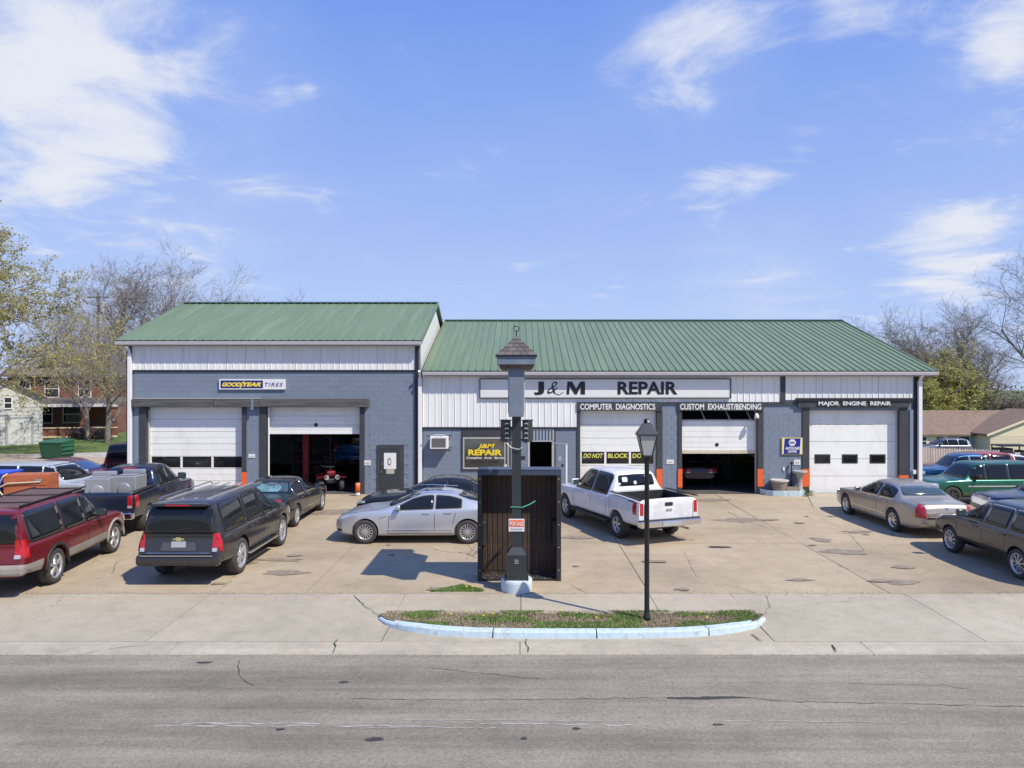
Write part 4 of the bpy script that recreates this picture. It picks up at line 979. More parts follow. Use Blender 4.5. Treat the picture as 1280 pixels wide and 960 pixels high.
# roller doors, section by section
def rdoor(px0, px1, ptop, pbot, secs, y=.24, windows=None, m=M_DOOR, gro=2, tilt=None, soiled=False, wtext=None):
    """secs = number of sections; windows = {section: (count, z fraction range, margin)}"""
    x0, x1, z0, z1 = X(px0), X(px1), H_(pbot), H_(ptop); hh = (z1-z0)/secs
    dr = sb('roller_door', m, x0, x1, y+.035, y+.05, z0, z1)
    for i in range(secs):
        b = z0+i*hh+.008; t = z0+(i+1)*hh-.008
        w = windows.get(i) if windows else None
        mm = M_DOORD if soiled and i == 0 else m
        if w:
            cnt, f0, f1, gap = w; a0 = b+(t-b)*f0; a1 = b+(t-b)*f1; ww = (x1-x0-gap*(cnt+1))/cnt
            mb = MB(); mb.box(x0, x1, y, y+.03, b, a0) if f0 > .01 else None
            if f1 < .99: mb.box(x0, x1, y, y+.03, a1, t)
            for q in range(cnt+1): xx = x0+q*(ww+gap); mb.box(xx, xx+gap, y, y+.03, a0, a1)
            PN = mb.build('door_section', mm, dr)
            for q in range(cnt):
                xx = x0+gap+q*(ww+gap)
                sb('window_pane', M_DKGL, xx, xx+ww, y+.016, y+.022, a0, a1, dr)
        else:
            mb = MB(); k = gro; s = (t-b)/k
            for j in range(k): mb.box(x0, x1, y, y+.03, b+j*s+(.011 if j else 0), b+(j+1)*s, bev=0)
            mb.box(x0, x1, y+.012, y+.028, b, t)
            mb.build('door_section', mm, dr)
    return dr, (x0, x1, z0, z1, hh)
rdoor(183.2, 302.8, 508.8, 617.5, 7, windows={2: (3, .06, .98, .085)})
rdoor(333.2, 449.8, 508.8, 543.2, 3, gro=2)
d3, q3 = rdoor(725.2, 820.8, 513.4, 617.5, 6, windows={2: (3, .12, 1.0, .085)})
z0_ = q3[2]+2*q3[4]; xw = (q3[1]-q3[0]-.085*4)/3
M_YTXT = mat('yellow_window_lettering', (.66, .66, .12), rough=.5)
for q, t in enumerate(('DO NOT', 'BLOCK', 'DOORS')):
    xx = q3[0]+.085+q*(xw+.085); text(t, M_YTXT, d3, xx+.06, xx+xw-.04, z0_+q3[4]*.55, z0_+q3[4]*.88, .252, bold=.03, shear=.35 if q == 0 else .08)
d4, q4 = rdoor(852.2, 946.8, 526.5, 567, 2, gro=3, soiled=False, windows=None); sb('door_bottom_rail', M_DOORD, q4[0], q4[1], .225, .26, q4[2]-.02, q4[2]+.12)
# top section of that bay: slanting glazed section
tp = sb('glazed_section', M_ALU, X(852.2), X(946.8), .26, .275, H_(526.6), H_(525)); 
for a, b in ((853, 882), (884.5, 913.5), (916, 940)):
    m = MB(); m.add([(X(a), .30, H_(524.8)), (X(b), .30, H_(524.8)), (X(b)-.06, .65, H_(513.5)), (X(a)-.06, .65, H_(513.5))], [(0, 1, 2, 3)]); m.box(X(a), X(b), .295, .31, H_(525), H_(524.2)); m.build('window_pane', M_DKGL, tp)
for a in (883.2, 914.7, 941): MB().tube([(X(a), .28, H_(524.8)), (X(a)-.10, .55, H_(513.5))], .03, 6).build('glazing_bar', M_ALU, tp)
for cx, py, dd in ((393, 531.5, 0), (898, 556.5, 1)):
    mh = MB(); mh.lathe([(.075, 0), (.08, .01), (.0, .012)], 18, Matrix.Translation((X(cx), .24 if dd else .24, H_(py))) @ Matrix.Rotation(pi/2, 4, 'X')); mh.build('exhaust_port', BLACKP, shop)
rdoor(1011.2, 1123.8, 509.2, 617.5, 5, gro=1, windows={})
dr5 = [o for o in shop.children if o.name.startswith('roller_door')][-1]
for a, b in ((1021, 1041), (1055.5, 1075.5), (1090.5, 1110.5)):
    f = sb('window_frame', BLACKP, X(a), X(b), .225, .242, H_(580), H_(568.5), dr5, bev=.008); sb('window_pane', M_DKGL, X(a)+.07, X(b)-.07, .215, .226, H_(578), H_(570.5), dr5)
for px in (184, 334, 820, 946, 1123): sb('door_track', M_ALU, X(px)-.02, X(px)+.02, .12, .24, 0, H_(512))
MB().tube([(X(333.6)+.06, .05, H_(509)), (X(333.6)+.06, .05, H_(604))], .035, 6).build('white_guide_pipe', WHITE, shop)
# personnel door with poster
fr = sb('door_frame', TRIM, X(471), X(505), -.03, .12, 0, H_(556.6)); 
DG = mat('dark_door_paint', (.035, .042, .048), rough=.5, var=.15); df = sb('entry_door', DG, X(475), X(500), -.042, -.02, .02, H_(560), bev=.006)
ps = sb('poster', WHITE, X(480.3), X(495.5), -.048, -.041, H_(586), H_(566)); 
RS = mat('poster_print_grey', (.30, .22, .20), rough=.6)
m = MB(); cx, cz = X(487), H_(577)
for (rx, rz, rx2, rz2) in ((.085, .165, .045, .09),):
    n = 20; v = [(cx+rx*cos(2*pi*i/n), -.052, cz+rz*sin(2*pi*i/n)) for i in range(n)]+[(cx+rx2*cos(2*pi*i/n)+.01, -.052, cz+rz2*sin(2*pi*i/n)) for i in range(n)]
    m.add(v, [(i, (i+1) % n, (i+1) % n+n, i+n) for i in range(n)])
m.build('tyre_print', RS, ps); m = MB(); m.box(X(483.2), X(493.2), -.049, -.043, H_(592), H_(586.3)); m.build('notice', mat('buff_paper', (.45, .42, .33)), df)
sb('door_handle', CHROME, X(476.3), X(478), -.075, -.04, H_(590.5), H_(588.5), df, bev=.008); sb('deadbolt', CHROME, X(477), X(479.5), -.06, -.04, H_(581), H_(578), df, bev=.01)
for px in (456.2, ): pass
for a, b, c, d in ((311, 319, 567.5, 572), (454.5, 463.5, 575.5, 581.5), (833, 842, 574.5, 580), (992, 1000, 574.5, 581)):
    w = sb('wall_placard', WHITE, X(a), X(b), -.028, -.012, H_(d), H_(c)); sb('placard_print', M_ALU, X(a)+.05, X(b)-.04, -.031, -.027, H_(d)+.04, H_(c)-.07, w)
# window, lettering
wf = sb('shop_window', TRIM, X(577), X(638), -.05, .05, H_(588), H_(546)); sb('window_head_panel', TRIM, X(577), X(640), -.035, 0, H_(546), H_(536))
M_WGL = mat('reflecting_window_glass', (.26, .245, .20), rough=.10, metal=.75, var=.3, vscale=1.5)
for a, b, c, d in ((579, 636, 546.5, 548.2), (579, 636, 584.2, 586), (579, 580.5, 548.2, 584.2), (634.5, 636, 548.2, 584.2), (630.5, 631.8, 548.2, 584.2)): sb('window_bar', M_ALU, X(a), X(b), -.066, -.045, H_(d), H_(c), wf)
# mirrored street: the beige reflection is tinted into a mostly metallic pane
sb('window_pane', M_WGL, X(580.5), X(634.5), -.056, -.050, H_(584.2), H_(548.2), wf)
M_YW = mat('yellow_sign_paint', (.85, .62, .02), rough=.5); 
text('J&M', M_YW, wf, X(597), X(618.5), H_(561.5), H_(554.5), -.058, bold=.03, shear=.3); text('REPAIR', M_YW, wf, X(585.5), X(627.5), H_(569), H_(561.8), -.058, bold=.04)
text('Complete  Auto  Service', WHITE, wf, X(583), X(632), H_(574.2), H_(570.6), -.058, bold=.015, shear=.25); text('& Tire Center', mat('black_script', (.02, .02, .02)), wf, X(590), X(624), H_(578.5), H_(575), -.058, bold=.01, shear=.25)
sb('sticker', WHITE, X(630), X(633.5), -.062, -.056, H_(584), H_(580), wf, bev=.01)
# AC unit
ac = thing('air_conditioner', 'white framed air conditioner sticking out of the wall left of the lettered window', 'air conditioner', (X(550), FY, H_(560)))
B(-.36, .36, -.42, .0, 0, .50, bev=.015).build('casing', WHITE, ac); B(-.28, .28, -.432, -.415, .07, .43).build('grille', mat('grey_grille', (.14, .13, .125), rough=.6), ac)
for k in range(9): B(-.28, .28, -.440, -.432, .085+k*.039, .097+k*.039).build('louver', mat('grey_louver', (.22, .21, .20)), ac)
for z in (.02, .50): MB().tube([(.28, -.03, z), (.50, -.08, z)], .02, 6).build('bracket', BLACKP, ac)
MB().tube([(-.36, -.38, .50), (-.52, -.38, .53)], .02, 6).build('bracket', BLACKP, ac); B(-.2, .2, -.30, -.05, .53, .57).build('drip_cap', M_ALU, ac)
# office entrance with transom and swung door
tr = sb('transom', M_MORT, X(655), X(692), -.01, .0, H_(552), H_(536)); 
for a, b, c, d in ((656, 692, 535.8, 537.3), (656, 692, 550.5, 552), (690.5, 692.5, 537, 551)): sb('transom_frame', M_GUTT, X(a), X(b), -.04, -.01, H_(d), H_(c), tr)
sb('transom_glass', mat('pale_transom', (.30, .35, .40), rough=.4), X(664), X(690.5), -.022, -.012, H_(550.5), H_(537.3), tr)
for k in range(7): MB().tube([(X(666+k*4), -.035, H_(550.5)), (X(666+k*4), -.035, H_(537.3))], .014, 5).build('security_bar', BLACKP, tr)
for a, b in ((659.5, 662.2), (689.8, 692.6)): sb('door_post', M_ALU, X(a), X(b), -.03, .12, 0, H_(552))
sb('door_post', TRIM, X(692.6), X(694.5), -.03, .05, 0, H_(535)); sb('mail_slot', BLACKP, X(651), X(656.5), -.03, -.01, H_(574), H_(570))
od = sb('office_door', M_MORT, X(695), X(707.5), -.62, -.58, .02, H_(554)-.0); MB().tube([(X(690), -.05, H_(553.5)), (X(700), -.40, H_(553.7)), (X(708), -.62, H_(553.7))], .025, 6).build('closer_arm', M_ALU, od)
sb('door_edge', WHITE, X(705.8), X(708), -.64, -.575, .02, H_(554.5), od); sb('door_notice', BLACKP, X(700.5), X(703.5), -.628, -.619, H_(581), H_(578), od); sb('door_notice', M_GUTT, X(697), X(700.5), -.628, -.619, H_(574), H_(568.5), od)
# signs on the wall
js = thing('shop_sign', 'long white board sign lettered J&M REPAIR under the right-hand eave', 'sign', (X(755.5), FY-.05, H_(497)))
def at(o): return o.location
def rel(px0, px1, py0, py1, o): return (X(px0)-o.location.x, X(px1)-o.location.x, H_(py1)-o.location.z, H_(py0)-o.location.z)
a, b, c, d = rel(600.5, 911.5, 474, 497, js); B(a, b, -.06, 0, c, d, bev=.006).build('board', mat('sign_white', (.72, .72, .71), rough=.5, dirt=(.55, .53, .5), damt=.3), js)
for (u0, u1, w0, w1) in ((a-.03, b+.03, c-.035, c+.008), (a-.03, b+.03, d-.008, d+.03), (a-.03, a+.008, c, d), (b-.008, b+.03, c, d)): B(u0, u1, -.075, -.01, w0, w1).build('frame', TRIM, js)
INK = mat('sign_black', (.010, .010, .013), rough=.4)
for t, p0, p1, q0, q1, bo, sh in (('J', 667.5, 680, 477, 493.5, .05, 0), ('REPAIR', 771.5, 846, 477, 492.8, .03, 0)):
    a, b, c, d = rel(p0, p1, q0, q1, js); text(t, INK, js, a, b, c, d, -.064, bold=bo, depth=.012)
a, b, c, d = rel(684, 697, 477, 492, js); text('&', INK, js, a, b, c, d, -.064, bold=-.005, shear=.5, depth=.01)
ml = MB(); a, b, c, d = rel(708, 731, 477, 492.8, js); w_ = b-a; h_ = d-c
ml.prism([(a+u*w_, c+v*h_) for u, v in ((0, 0), (.04, 1), (.30, 1), (.52, .42), (.74, 1), (1, 1), (1, 0), (.76, 0), (.76, .62), (.56, .0), (.44, .0), (.16, .66), (.14, 0))], -.076, -.062); ml.build('lettering', INK, js)
m = MB(); m.tube([(X(693)-js.location.x, -.07, H_(491)-js.location.z), (X(699)-js.location.x, -.07, H_(493.5)-js.location.z), (X(704)-js.location.x, -.07, H_(490)-js.location.z)], .012, 5); m.build('flourish', INK, js)
gs = thing('tyre_sign', 'white and navy sign reading GOODYEAR TIRES above the left bays', 'sign', (X(316), FY-.02, H_(486.8)))
a, b, c, d = rel(275, 357.4, 474, 486.8, gs); B(a, b, -.07, 0, c, d, bev=.006).build('board', WHITE, gs)
NAVYM = mat('navy_print', (.010, .016, .16), rough=.4); YELM = mat('yellow_print', (.90, .68, .05), rough=.5)
a, b, c, d = rel(277, 329.7, 475.5, 485.3, gs); B(a, b, -.074, -.068, c, d).build('navy_panel', NAVYM, gs)
a, b, c, d = rel(279, 302.6, 477.9, 483.2, gs); text('GOOD', YELM, gs, a, b, c, d, -.077, bold=.05, shear=.3)
a, b, c, d = rel(304.5, 327.3, 477.9, 483.2, gs); text('YEAR', YELM, gs, a, b, c, d, -.077, bold=.05, shear=.3)
m = MB(); fx = X(303.5)-gs.location.x; fz = c
m.add([(fx-.10, -.078, fz-.05), (fx-.02, -.078, fz-.03), (fx+.03, -.078, fz+.09), (fx-.03, -.078, fz+.09)], [(0, 1, 2, 3)]); m.add([(fx-.06, -.079, fz+.12), (fx+.06, -.079, fz+.20), (fx+.16, -.079, fz+.19), (fx+.10, -.079, fz+.155), (fx+.0, -.079, fz+.13)], [(0, 1, 2, 3, 4)]); m.build('winged_emblem', YELM, gs)
a, b, c, d = rel(332, 354.5, 478.3, 483.2, gs); text('TIRES', NAVYM, gs, a, b, c, d, -.073, bold=.01, shear=.3, space=1.25)
ns = thing('parts_sign', 'blue and yellow NAPA AUTOCARE CENTER sign on the wall by the right bay', 'sign', (X(989.5), FY-.02, H_(567.8)))
a, b, c, d = rel(976.5, 1002.2, 547.2, 567.8, ns); B(a, b, -.05, 0, c, d, bev=.006).build('board', mat('sign_yellow', (.80, .62, .12), rough=.45), ns)
w_ = b-a; h_ = d-c
for nm, mm, x0, x1, off in (('white_panel', WHITE, .03, .97, .053), ('blue_panel', mat('blue_print', (.012, .02, .22), rough=.4), .08, .91, .056)):
    sl_ = .05*w_; m = MB(); m.add([(a+w_*x0, -off, c+.02), (a+w_*x1-sl_, -off, c+.02), (a+w_*x1, -off, d-.02), (a+w_*x0+sl_, -off, d-.02)], [(0, 1, 2, 3)]); m.build(nm, mm, ns)
m = MB(); n = 6; cx = a+w_*.5; cz = c+h_*.72; m.add([(cx+.16*cos(pi*i/3), -.06, cz+.15*sin(pi*i/3)) for i in range(6)], [tuple(range(6))]); m.build('hexagon', WHITE, ns)
text('NAPA', mat('blue_ink', (.01, .02, .25)), ns, cx-.11, cx+.11, cz-.045, cz+.045, -.063, bold=.02); text('AUTOCARE', WHITE, ns, a+w_*.16, a+w_*.86, c+h_*.29, c+h_*.46, -.06, bold=.04, shear=.15); text('CENTER', WHITE, ns, a+w_*.28, a+w_*.72, c+h_*.11, c+h_*.25, -.06, bold=.03, shear=.15)
# floodlight over bay
fl = thing('floodlight', 'small white floodlight at the top right corner of the exhaust bay', 'floodlight', (X(944.5), FY-.12, H_(523)))
MB().lathe([(.03, .22), (.09, .12), (.10, .0), (.0, .0)], 12).build('lamp_head', WHITE, fl, smooth=True); B(-.03, .03, 0, .12, .16, .22).build('bracket', BLACKP, fl)

# roofs: panels with standing ribs
def roof(x0, x1, ye, ze, yr, zr, nm, gut=True, thick=.05):
    rf = MB(); v = [(x0, ye, ze-thick), (x1, ye, ze-thick), (x1, yr, zr-thick), (x0, yr, zr-thick)]
    rf.add(v+[(a, b, c-.12) for a, b, c in v], [(0, 1, 2, 3), (7, 6, 5, 4), (0, 4, 5, 1), (1, 5, 6, 2), (2, 6, 7, 3), (3, 7, 4, 0)])
    back = yr+(yr-ye); v = [(x0, yr, zr-thick), (x1, yr, zr-thick), (x1, back, ze-thick), (x0, back, ze-thick)]
    rf.add(v+[(a, b, c-.12) for a, b, c in v], [(0, 1, 2, 3), (7, 6, 5, 4), (0, 4, 5, 1), (1, 5, 6, 2), (2, 6, 7, 3), (3, 7, 4, 0)])
    r0 = rf.build('roof', M_ROOF, shop)
    n = round((x1-x0)/.915); w = (x1-x0)/n
    L = math.hypot(yr-ye, zr-ze); ny, nz = -(zr-ze)/L, (yr-ye)/L
    pr = []
    for j in range(3): q = j*w/3; pr += [(q+(.003 if j == 0 else 0), 0), (q+.012, .034), (q+.034, .034), (q+.046, 0)]
    pr.append((w-.003, 0)); k2 = len(pr)
    vv = [(p-w/2, h*ny, h*nz) for p, h in pr]+[(p-w/2, yr-ye+h*ny, zr-ze+h*nz) for p, h in pr]
    me = bpy.data.meshes.new('roof_panel'); me.from_pydata(vv, [], [(j, j+1, j+1+k2, j+k2) for j in range(k2-1)]); me.materials.append(M_ROOF)
    for i in range(n): link_mesh('roof_panel', me, None, r0, Vector((x0+w*(i+.5), ye-.01, ze-thick+.006)))
    cap = MB(); cap.prism([(0, 0), (1, 0)], 0, 1) if False else None
    cap.add([(x0-.02, yr-.20, zr-.03), (x1+.02, yr-.20, zr-.03), (x1+.02, yr, zr+.035), (x0-.02, yr, zr+.035), (x0-.02, yr+.20, zr-.03), (x1+.02, yr+.20, zr-.03)], [(0, 1, 2, 3), (3, 2, 5, 4)])
    cap.build('ridge_cap', mat('dark_green_ridge', (.05, .12, .085), rough=.4), r0)
    for xx in (x0, x1):
        t = MB(); t.add([(xx-.03, ye-.02, ze-.02), (xx+.03, ye-.02, ze-.02), (xx+.03, yr, zr+.02), (xx-.03, yr, zr+.02), (xx-.03, ye-.02, ze-.22), (xx+.03, ye-.02, ze-.22), (xx+.03, yr, zr-.18), (xx-.03, yr, zr-.18)], [(0, 1, 2, 3), (0, 3, 7, 4), (1, 5, 6, 2), (0, 4, 5, 1)]); t.build('rake_trim', M_ROOF, r0)
        t = MB(); b2 = back+.02; t.add([(xx-.03, b2, ze-.02), (xx+.03, b2, ze-.02), (xx+.03, yr, zr+.02), (xx-.03, yr, zr+.02), (xx-.03, b2, ze-.22), (xx+.03, b2, ze-.22), (xx+.03, yr, zr-.18), (xx-.03, yr, zr-.18)], [(0, 3, 2, 1), (0, 4, 7, 3), (1, 2, 6, 5), (0, 1, 5, 4)]); t.build('rake_trim', M_ROOF, r0)
    m = MB(); m.box(x0-.02, x1+.02, ye-.085, ye+.03, ze-.235, ze-.09, bev=.02); m.build('gutter', M_GUTT, shop)
    sb('eave_shade_strip', BLACK, x0, x1, ye-.03, ye+.05, ze-.088, ze-.045)  # black strip standing in for the shade line under the roof edge
    sb('soffit', M_GUTT, x0+.05, x1-.05, ye+.03, 0.02, ze-.27, ze-.24)
    return r0
ye = -.33
sc1 = 900/(FY+ye)
zL = 4.5+(480-424)/sc1; zR = 4.5+(480-462)/sc1
roof((145-650)/sc1, (526-650)/sc1, ye, zL, 35.2+D, 4.5+(480-378)*35.2/900, 'left')
roof((528-650)/sc1+.02, (1172-650)/sc1, ye, zR, 37.9+D, 4.5+(480-400)*37.9/900, 'right')
# gable and side walls, rear
def gable(x, t, ye_, ze, yr, zr, nm='side_wall', m=M_SIDE):
    mb = MB(); pl = [(0.22, -.6), (2*yr-.22, -.6), (2*yr-.22, ze-.25), (yr, zr-.25), (.22, ze-.25)]
    n = 5; v = [(x, a, b) for a, b in pl]+[(x+t, a, b) for a, b in pl]; mb.add(v, [tuple(range(5))[::-1], tuple(range(5, 10))]+[(i, (i+1) % n, (i+1) % n+n, i+n) for i in range(n)]); return mb.build(nm, m, shop)
ryL, rzL = 35.2+D, 4.5+102*35.2/900; ryR, rzR = 37.9+D, 4.5+80*37.9/900
gable(X(161), .2, ye, zL, ryL, rzL); gable(X(524)-.2, .2, ye, zL, ryL, rzL); gable(X(1143)-.0, .2, ye, zR, ryR, rzR)
sb('rear_wall', M_SIDE, X(161)+.2, X(524)-.2, 2*ryL-.4, 2*ryL-.22, -.1, zL-.3); sb('rear_wall', M_SIDE, X(524), X(1143), 2*ryR-.4, 2*ryR-.22, -.1, zR-.3)
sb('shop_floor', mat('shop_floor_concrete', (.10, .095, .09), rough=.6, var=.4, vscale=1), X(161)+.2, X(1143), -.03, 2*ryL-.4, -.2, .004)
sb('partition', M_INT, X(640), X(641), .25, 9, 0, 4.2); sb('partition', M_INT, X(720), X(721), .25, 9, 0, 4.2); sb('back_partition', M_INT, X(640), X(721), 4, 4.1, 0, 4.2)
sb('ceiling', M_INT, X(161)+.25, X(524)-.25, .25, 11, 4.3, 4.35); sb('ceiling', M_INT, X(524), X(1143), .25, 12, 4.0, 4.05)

# things inside the open bays
RPOST = mat('red_lift_paint', (.30, .012, .03), rough=.5)
lf = thing('vehicle_lift', 'dark red two-post vehicle lift inside the left open bay', 'lift', (X(375)-.5, FY+2.6, 0))
for dx in (0, 3.2):
    B(dx-.13, dx+.13, -.15, .15, 0, 3.3, bev=.01).build('post', RPOST, lf); B(dx-.25, dx+.25, -.25, .25, 0, .06).build('foot_plate', RPOST, lf)
B(-.13, 3.33, -.1, .1, 3.3, 3.45).build('cross_beam', RPOST, lf)
rt, P = make_car('pickup_truck', 'blue vehicle raised behind the red lift inside the left open bay', 'pickup', EXP, P_BLUE); rt.location = (X(428), FY+6.2, .55); rt.rotation_euler = (0, 0, R(-12))
at_ = thing('quad_bike', 'red quad bike facing out of the left open bay', 'quad bike', (X(403), FY+1.2, 0), R(200))
TW = MB().lathe([(.10, -.10), (.22, -.11), (.27, -.07), (.28, 0), (.27, .07), (.22, .11), (.10, .10)], 18, Matrix.Rotation(pi/2, 4, 'Y'))
for sx in (-1, 1):
    for sy in (-1, 1):
        w = link_mesh('wheel', bpy.data.meshes.new('tyre'), None, at_, Vector((sx*.42, sy*.6, .28))); w.data.from_pydata([tuple(v) for v in TW.v], [], TW.f); w.data.materials.append(TYRE)
B(-.22, .22, -.75, .75, .35, .55, bev=.05).build('frame', BLACKP, at_); B(-.18, .18, -.65, .1, .68, .85, bev=.07).build('saddle', BLACKP, at_)
B(-.20, .20, .05, .55, .60, .86, bev=.08).build('fuel_tank', P_RED, at_)
for sy in (-1, 1):
    m = MB(); 
    for sx in (-1, 1): m.add([(sx*.18, sy*.6-.36, .62), (sx*.58, sy*.6-.34, .58), (sx*.60, sy*.6+.30, .58), (sx*.20, sy*.6+.36, .66), (sx*.18, sy*.6-.36, .66), (sx*.58, sy*.6-.34, .62), (sx*.60, sy*.6+.30, .62), (sx*.20, sy*.6+.36, .70)], [(0, 3, 2, 1), (4, 5, 6, 7), (0, 1, 5, 4), (1, 2, 6, 5), (2, 3, 7, 6), (3, 0, 4, 7)])
    m.build('mudguard', P_RED, at_)
for sx in (-1, 1): MB().lathe([(.09, 0), (.10, .05), (0, .08)], 12, Matrix.Translation((sx*.22, .82, .62)) @ Matrix.Rotation(-pi/2, 4, 'X')).build('headlight', CLEARL, at_)
MB().tube([(-.40, .15, 1.05), (-.15, .30, 1.0), (.15, .30, 1.0), (.40, .15, 1.05)], .02, 8).build('handlebar', BLACKP, at_)
MB().tube([(0, .30, .80), (0, .30, 1.0)], .025, 8).build('steering_stem', BLACKP, at_)
for k in range(6): MB().tube([(-.38+k*.15, -.85, .80), (-.38+k*.15, -.40, .80)], .011, 5).build('rack_bar', BLACKP, at_)
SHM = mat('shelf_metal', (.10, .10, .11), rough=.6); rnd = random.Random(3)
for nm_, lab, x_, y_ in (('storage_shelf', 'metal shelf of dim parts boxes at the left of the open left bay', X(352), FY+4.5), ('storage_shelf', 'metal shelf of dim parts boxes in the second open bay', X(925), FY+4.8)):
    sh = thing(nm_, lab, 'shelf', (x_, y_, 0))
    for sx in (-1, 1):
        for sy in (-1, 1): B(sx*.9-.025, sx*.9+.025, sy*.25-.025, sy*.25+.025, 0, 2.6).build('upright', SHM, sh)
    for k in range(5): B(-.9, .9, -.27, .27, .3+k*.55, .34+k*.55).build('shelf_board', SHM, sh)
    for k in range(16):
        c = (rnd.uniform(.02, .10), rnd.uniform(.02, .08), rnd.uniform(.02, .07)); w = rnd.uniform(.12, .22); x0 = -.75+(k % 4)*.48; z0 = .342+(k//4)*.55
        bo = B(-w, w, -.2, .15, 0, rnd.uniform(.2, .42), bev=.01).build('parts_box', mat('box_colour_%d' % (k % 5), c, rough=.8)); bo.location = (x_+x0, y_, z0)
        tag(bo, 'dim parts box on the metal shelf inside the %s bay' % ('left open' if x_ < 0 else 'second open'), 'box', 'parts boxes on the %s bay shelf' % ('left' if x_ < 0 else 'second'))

# bollards
def bollard(px, py0, py1, label, yoff=-.35):
    b = thing('bollard', label, 'bollard', (X(px), FY+yoff, 0), group='orange bollards before the bays')
    h = H_(py0)-.12; MB().lathe([(.085, 0), (.085, h*.30), (.0, h*.30)], 16).build('base_pipe', WHITE, b, smooth=True)
    MB().lathe([(.095, h*.28), (.095, h), (.06, h+.02), (0, h+.02)], 16).build('orange_sleeve', M_ORNG, b, smooth=True)
    MB().lathe([(.097, h*.9), (.097, h*.96), (.0, h*.961)], 16).build('reflector_band', mat('cream_band', (.7, .6, .4)), b)
bollard(303.5, 600, 617, 'orange bollard between the left white roller door and the open left bay', -.5); bollard(451, 598, 625, 'orange bollard with white foot right of the open left bay', -.55)

# planter kerb by the right bay
M_KB2 = M_KERB
pk = thing('planter_kerb', 'pale blue painted kerb planter between the exhaust bay and the right bay', 'planter', (X(977), FY, 0))
pts = [(X(949), -.02), (X(953), -.38), (X(960), -.58), (X(972), -.66), (X(992), -.66), (X(1001), -.55), (X(1002), -.02)]
m = MB(); cx0 = pk.location.x
for a, b in zip(pts, pts[1:]):
    d = (Vector(b)-Vector(a)).normalized(); nn = Vector((-d.y, d.x))*.14
    m.add([(a[0]-cx0, a[1], 0), (b[0]-cx0, b[1], 0), (b[0]-cx0+nn.x, b[1]+nn.y, 0), (a[0]-cx0+nn.x, a[1]+nn.y, 0), (a[0]-cx0, a[1], .2), (b[0]-cx0, b[1], .2), (b[0]-cx0+nn.x, b[1]+nn.y, .2), (a[0]-cx0+nn.x, a[1]+nn.y, .2)], [(0, 3, 2, 1), (4, 5, 6, 7), (0, 1, 5, 4), (1, 2, 6, 5), (2, 3, 7, 6), (3, 0, 4, 7)])
m.build('kerb', M_KERB, pk)
m = MB(); m.add([(p[0]-cx0, p[1]+.03, .10) for p in pts], [tuple(range(len(pts)))]); m.build('planter_soil', M_SOIL, pk)
M_TUBW = mat('old_barrel_wood', (.27, .22, .17), rough=.85, var=.35, vscale=6, stretch=(6, 6, .6))
br = thing('barrel_planter', 'weathered half-barrel tub standing in the kerb planter', 'barrel', (X(970.5), FY-.32, .10))
for k in range(16):
    a = 2*pi*k/16; m = MB(); Q = Matrix.Rotation(a, 4, 'Z'); w = .062
    m.add([(.21, -w*.75, 0), (.21, w*.75, 0), (.31, w, .48), (.31, -w, .48), (.24, -w*.75, 0), (.24, w*.75, 0), (.335, w, .48), (.335, -w, .48)], [(0, 1, 2, 3), (5, 4, 7, 6), (3, 2, 6, 7), (4, 5, 1, 0), (0, 3, 7, 4), (2, 1, 5, 6)], Q); m.build('stave', M_TUBW, br)
MB().lathe([(.33, .44), (.37, .47), (.37, .52), (.33, .53), (.28, .50), (.0, .44)], 20).build('rim', mat('stone_rim', (.45, .42, .38), rough=.8), br, smooth=True)
pt = thing('pedestal_planter', 'grey pedestal urn planter beside the barrel tub', 'planter', (X(996), FY-.28, .10))
MB().lathe([(.20, 0), (.20, .06), (.12, .12), (.10, .55), (.14, .72), (.28, .80), (.30, .88), (.26, .88), (.0, .80)], 18).build('urn', mat('cast_stone', (.33, .32, .31), rough=.8, var=.3), pt, smooth=True)
tb = thing('wooden_box', 'small weathered wooden planter box between the barrel tub and the urn', 'box', (X(985), FY-.42, .10))
B(-.28, .28, -.12, .12, 0, .24, bev=.01).build('crate_body', M_TUBW, tb); B(-.25, .25, -.09, .09, .235, .25).build('soil', M_SOIL, tb)
pp = thing('vent_pipe', 'thin dark pipe with a round cap rising beside the wall in the kerb planter', 'pipe', (X(988), FY-.12, .1))
MB().tube([(0, 0, 0), (0, 0, 1.15)], .028, 8).build('pipe', BLACKP, pp); MB().lathe([(.05, 1.14), (.055, 1.2), (0, 1.26)], 12).build('cap', BLACKP, pp, smooth=True)
sb('outlet_box', WHITE, X(978), X(980.4), -.05, -.012, H_(588), H_(584)); sb('hose_bib', BLACKP, X(976), X(978), -.06, -.012, H_(601), H_(599)); sb('meter_box', WHITE, X(1139), X(1142.5), -.16, -.05, H_(592), H_(587), bev=.01)
rr = random.Random(8); m = MB()
for k in range(160):
    a = rr.uniform(0, 6.28); r_ = rr.uniform(0, .22); x, y, z = X(1003)+r_*cos(a), FY-.62+r_*sin(a)*.7, rr.uniform(.0, .22); s = .035
    m.add([(x-s, y, z), (x+s*.3, y-s, z+s), (x+s, y+s*.5, z+s*.4)], [(0, 1, 2)])
o = m.build('weed_tuft', M_BLADE); tag(o, 'small green weed tuft at the right end of the planter kerb', 'weed')
